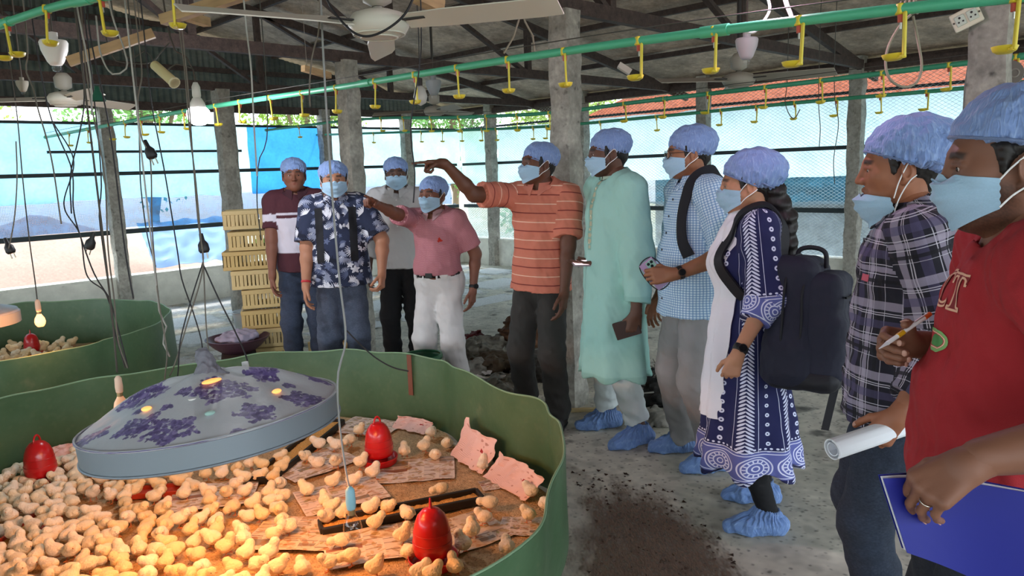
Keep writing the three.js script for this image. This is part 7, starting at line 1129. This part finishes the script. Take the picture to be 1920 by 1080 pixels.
{ // big rucksack on the woman's back
  const t = thing('backpack', 'large navy backpack hanging on the back of the woman in print dress', 'backpack', at(1512, 598, 2.9)); const navy = mat(0x15182c, .75, { bumpMap: T.weave, bumpScale: .0015, sheen: .3 }), dark = mat(0x0c0d16, .7), zip = mat(0xa8a8ac, .3, { metalness: .8 });
  orient(t, camDir(.84, -.0, -.54), camDir(.17, 1, 0)); // x away from her back, y up and leaning
  const bd = [cone(V(-.04, -.17, 0), V(-.04, .16, 0), .09, .075, { fz: 1.5, k: .04 })];
  const slab = (x0, x1, y0, y1, hz, r) => { const c = V((x0 + x1) / 2, (y0 + y1) / 2, 0), h = V((x1 - x0) / 2 - r, (y1 - y0) / 2 - r, hz - r); return { f: (x, y, z) => { const a = Math.abs(x - c.x) - h.x, b = Math.abs(y - c.y) - h.y, d = Math.abs(z) - h.z; return Math.hypot(Math.max(a, 0), Math.max(b, 0), Math.max(d, 0)) + Math.min(Math.max(a, b, d), 0) - r; }, lo: [x0, y0, -hz], hi: [x1, y1, hz], k: .02 }; };
  const wr = (x, y, z) => .004 * noise3(x * 9, y * 9, z * 9) + .0015 * noise3(x * 30, y * 24, z * 30);
  part(t, 'main_compartment', solid([slab(-.13, .06, -.25, .245, .155, .06), { ...slab(-.13, .05, -.25, -.05, .165, .06), k: .05 }], .007, { noise: wr, groups: { a: { o: V(0, 0, 0), ax: V(0, 1, 0), front: V(0, 0, 1), r: .2 } } }), navy);
  part(t, 'front_compartment', solid([slab(.0, .145, -.23, .19, .145, .05), { ...slab(.02, .165, -.225, .03, .135, .045), k: .03 }], .007, { noise: wr, groups: { a: { o: V(0, 0, 0), ax: V(0, 1, 0), front: V(0, 0, 1), r: .2 } } }), navy);
  part(t, 'base_panel', solid([slab(-.12, .15, -.262, -.17, .158, .045)], .008, { noise: wr }), dark, 'darker base panel');
  const zl = (pts, n) => part(t, n, tube(pts.map((p) => V(...p)), .005, 60, 6), dark);
  zl([[.005, -.2, .152], [.012, .0, .158], [.012, .13, .15], [.04, .2, .1], [.05, .215, 0], [.04, .2, -.1], [.01, .0, -.158]], 'zip'); zl([[-.06, -.16, .16], [-.055, .0, .165], [-.05, .15, .158], [-.04, .235, .1], [-.035, .25, 0], [-.04, .235, -.1]], 'zip');
  part(t, 'pocket_seam', tube([V(.155, .1, .12), V(.168, .1, 0), V(.155, .1, -.12)], .004, 20, 6), dark);
  part(t, 'carry_handle', tube([V(-.045, .235, .0), V(-.035, .268, .0), V(.01, .278, .0), V(.055, .262, 0), V(.065, .2, 0)], .009, 30, 8), dark);
  for (const [x, y, z] of [[.012, -.1, .16], [-.058, -.12, .168], [.02, -.155, .155]]) { const z0 = part(t, 'zip_pull', rbox(.012, .05, .005, .002, x, y - .02, z), zip); part(z0, 'pull_ring', new THREE.TorusGeometry(.008, .0022, 6, 16).translate(x, y + .008, z), zip); }
  const tl = (p) => t.worldToLocal(people.woman.root.localToWorld(p.clone())); t.updateMatrixWorld(true);
  const U = (x, y, z) => tl(people.woman.J.U(x, y, z));
  for (const s of [-1, 1]) { const cv = new THREE.CatmullRomCurve3([V(-.1, .2, s * .06), ...hug(people.woman, [[s * .1, 1.4, -.1], [s * .105, 1.45, -.03], [s * .105, 1.44, .04], [s * .1, 1.36, .12], [s * .11, 1.25, .13], [s * .14, 1.14, .08], [s * .14, 1.06, -.02]], .004).map(tl), V(-.12, -.2, s * .11)]); part(t, 'shoulder_strap', sheet(1, .05, 60, 3, (u, v) => { const p = cv.getPoint(u), c = U(s * .04, 1.2, 0), T2 = cv.getTangent(u), n = p.clone().sub(c).normalize(), b = T2.cross(n).normalize(); return p.addScaledVector(b, (v - .5) * .05).addScaledVector(n, .004); }, .01), dark); }
  part(t, 'hanging_strap', sheet(.3, .028, 14, 2, (u, v) => V(.12 + (v - .5) * .028, -.25, .03).add(V(-.17, -1, 0).multiplyScalar(u * .17)), .004), dark, 'loose black strap end');
}
{ // roll of paper
  const hand = palmOf(people.plaid, 'L', .08, 0, .03); const a = at(1560, 843, 1.98), b = at(1760, 776, 2.1), c = a.clone().lerp(b, .5), t = thing('paper_roll', 'white roll of paper held by the plaid shirt man', 'paper roll', c); const ax = b.clone().sub(a).normalize(), L = a.distanceTo(b);
  const e1 = V(0, 1, 0).addScaledVector(ax, -ax.y).normalize(), e2 = ax.clone().cross(e1); const spiral = (r0, turns, ph, l) => sheet(1, l, 110, 2, (u, v) => { const an = u * turns * 6.283 + ph, r = r0 * (1 + .16 * u * turns / 2); return e1.clone().multiplyScalar(Math.cos(an) * r).addScaledVector(e2, Math.sin(an) * r).addScaledVector(ax, (v - .5) * l); }, .0012);
  part(t, 'outer_sheet', spiral(.025, 2.3, 0, L), mat(0xe9ecf0, .85, { side: 2 })); part(t, 'inner_sheet', spiral(.017, 1.6, 2, L * .99), mat(0xdfe3ea, .85, { side: 2 }));
}
{ // pen
  const a = at(1648, 654, 1.5), b = at(1742, 590, 1.56), t = thing('pen', 'white pen with yellow grip pointing from the red shirt man', 'pen', a); const q = b.clone().sub(a), P = (u) => q.clone().multiplyScalar(u); part(t, 'barrel', rod(P(.16), P(.95), .0044, .0044, 16), mat(0xe9e9ec, .3)); part(t, 'tip', rod(P(0), P(.16), .0008, .004, 14), mat(0xd7d9de, .3)); part(t, 'grip', rod(P(.36), P(.48), .0052, .0052, 16), mat(0xd9a31c, .4)); part(t, 'cap', rod(P(.9), P(1.02), .0052, .005, 16), mat(0xd9622a, .4)); part(t, 'clip', bar(P(.7).add(V(0, .006, 0)), P(.95).add(V(0, .006, 0)), .003, .0015), mat(0xc8c8c8, .3, { metalness: .8 }));
}
{ // blue folder
  const t = thing('folder', 'large blue folder held low by the red shirt man', 'folder', V(0, 0, 0)); const d = 1.22; const C = [[1655, 897, d], [1700, 1036, d + .02], [1990, 1165, d + .0], [1945, 925, d - .02]].map((q) => at(...q)); const blue = mat(0x101a7c, .45), paper = mat(0xe6e6ee, .85);
  const quad = (off, inset, bend) => sheet(1, 1, 20, 14, (u, v) => { const uu = lerp(inset, 1 - inset, u), vv = lerp(inset, 1 - inset, v); const p = C[0].clone().lerp(C[3], uu).lerp(C[1].clone().lerp(C[2], uu), vv); return p.addScaledVector(FWD, off + bend * Math.sin(uu * Math.PI) * .02 + .004 * Math.sin(uu * 5)); }, .0014);
  part(t, 'front_cover', quad(0, 0, 1), blue); part(t, 'back_cover', quad(.016, 0, 1.3), blue); part(t, 'papers', [quad(.006, .008, 1.1), quad(.01, .004, 1.2)], paper);
}
{ // face mask hanging from the hand of the maroon polo man / laid on his chest
  const P = people.maroon, c = P.root.localToWorld(P.J.U(.04, 1.16, .17)); solo('face_mask_hanging', sheet(.09, .17, 8, 14, (u, v) => c.clone().addScaledVector(RGT, (u - .5) * .075 * (1 - .35 * v * v)).addScaledVector(FWD, -.012 * Math.sin(v * 6) - .01 * Math.sin(u * 3)).add(V(0, (v - .5) * .19, 0)), .002), MASK, 'pale blue face mask hanging loose before the maroon polo man', 'face mask');
}
renderer.render(scene, camera);
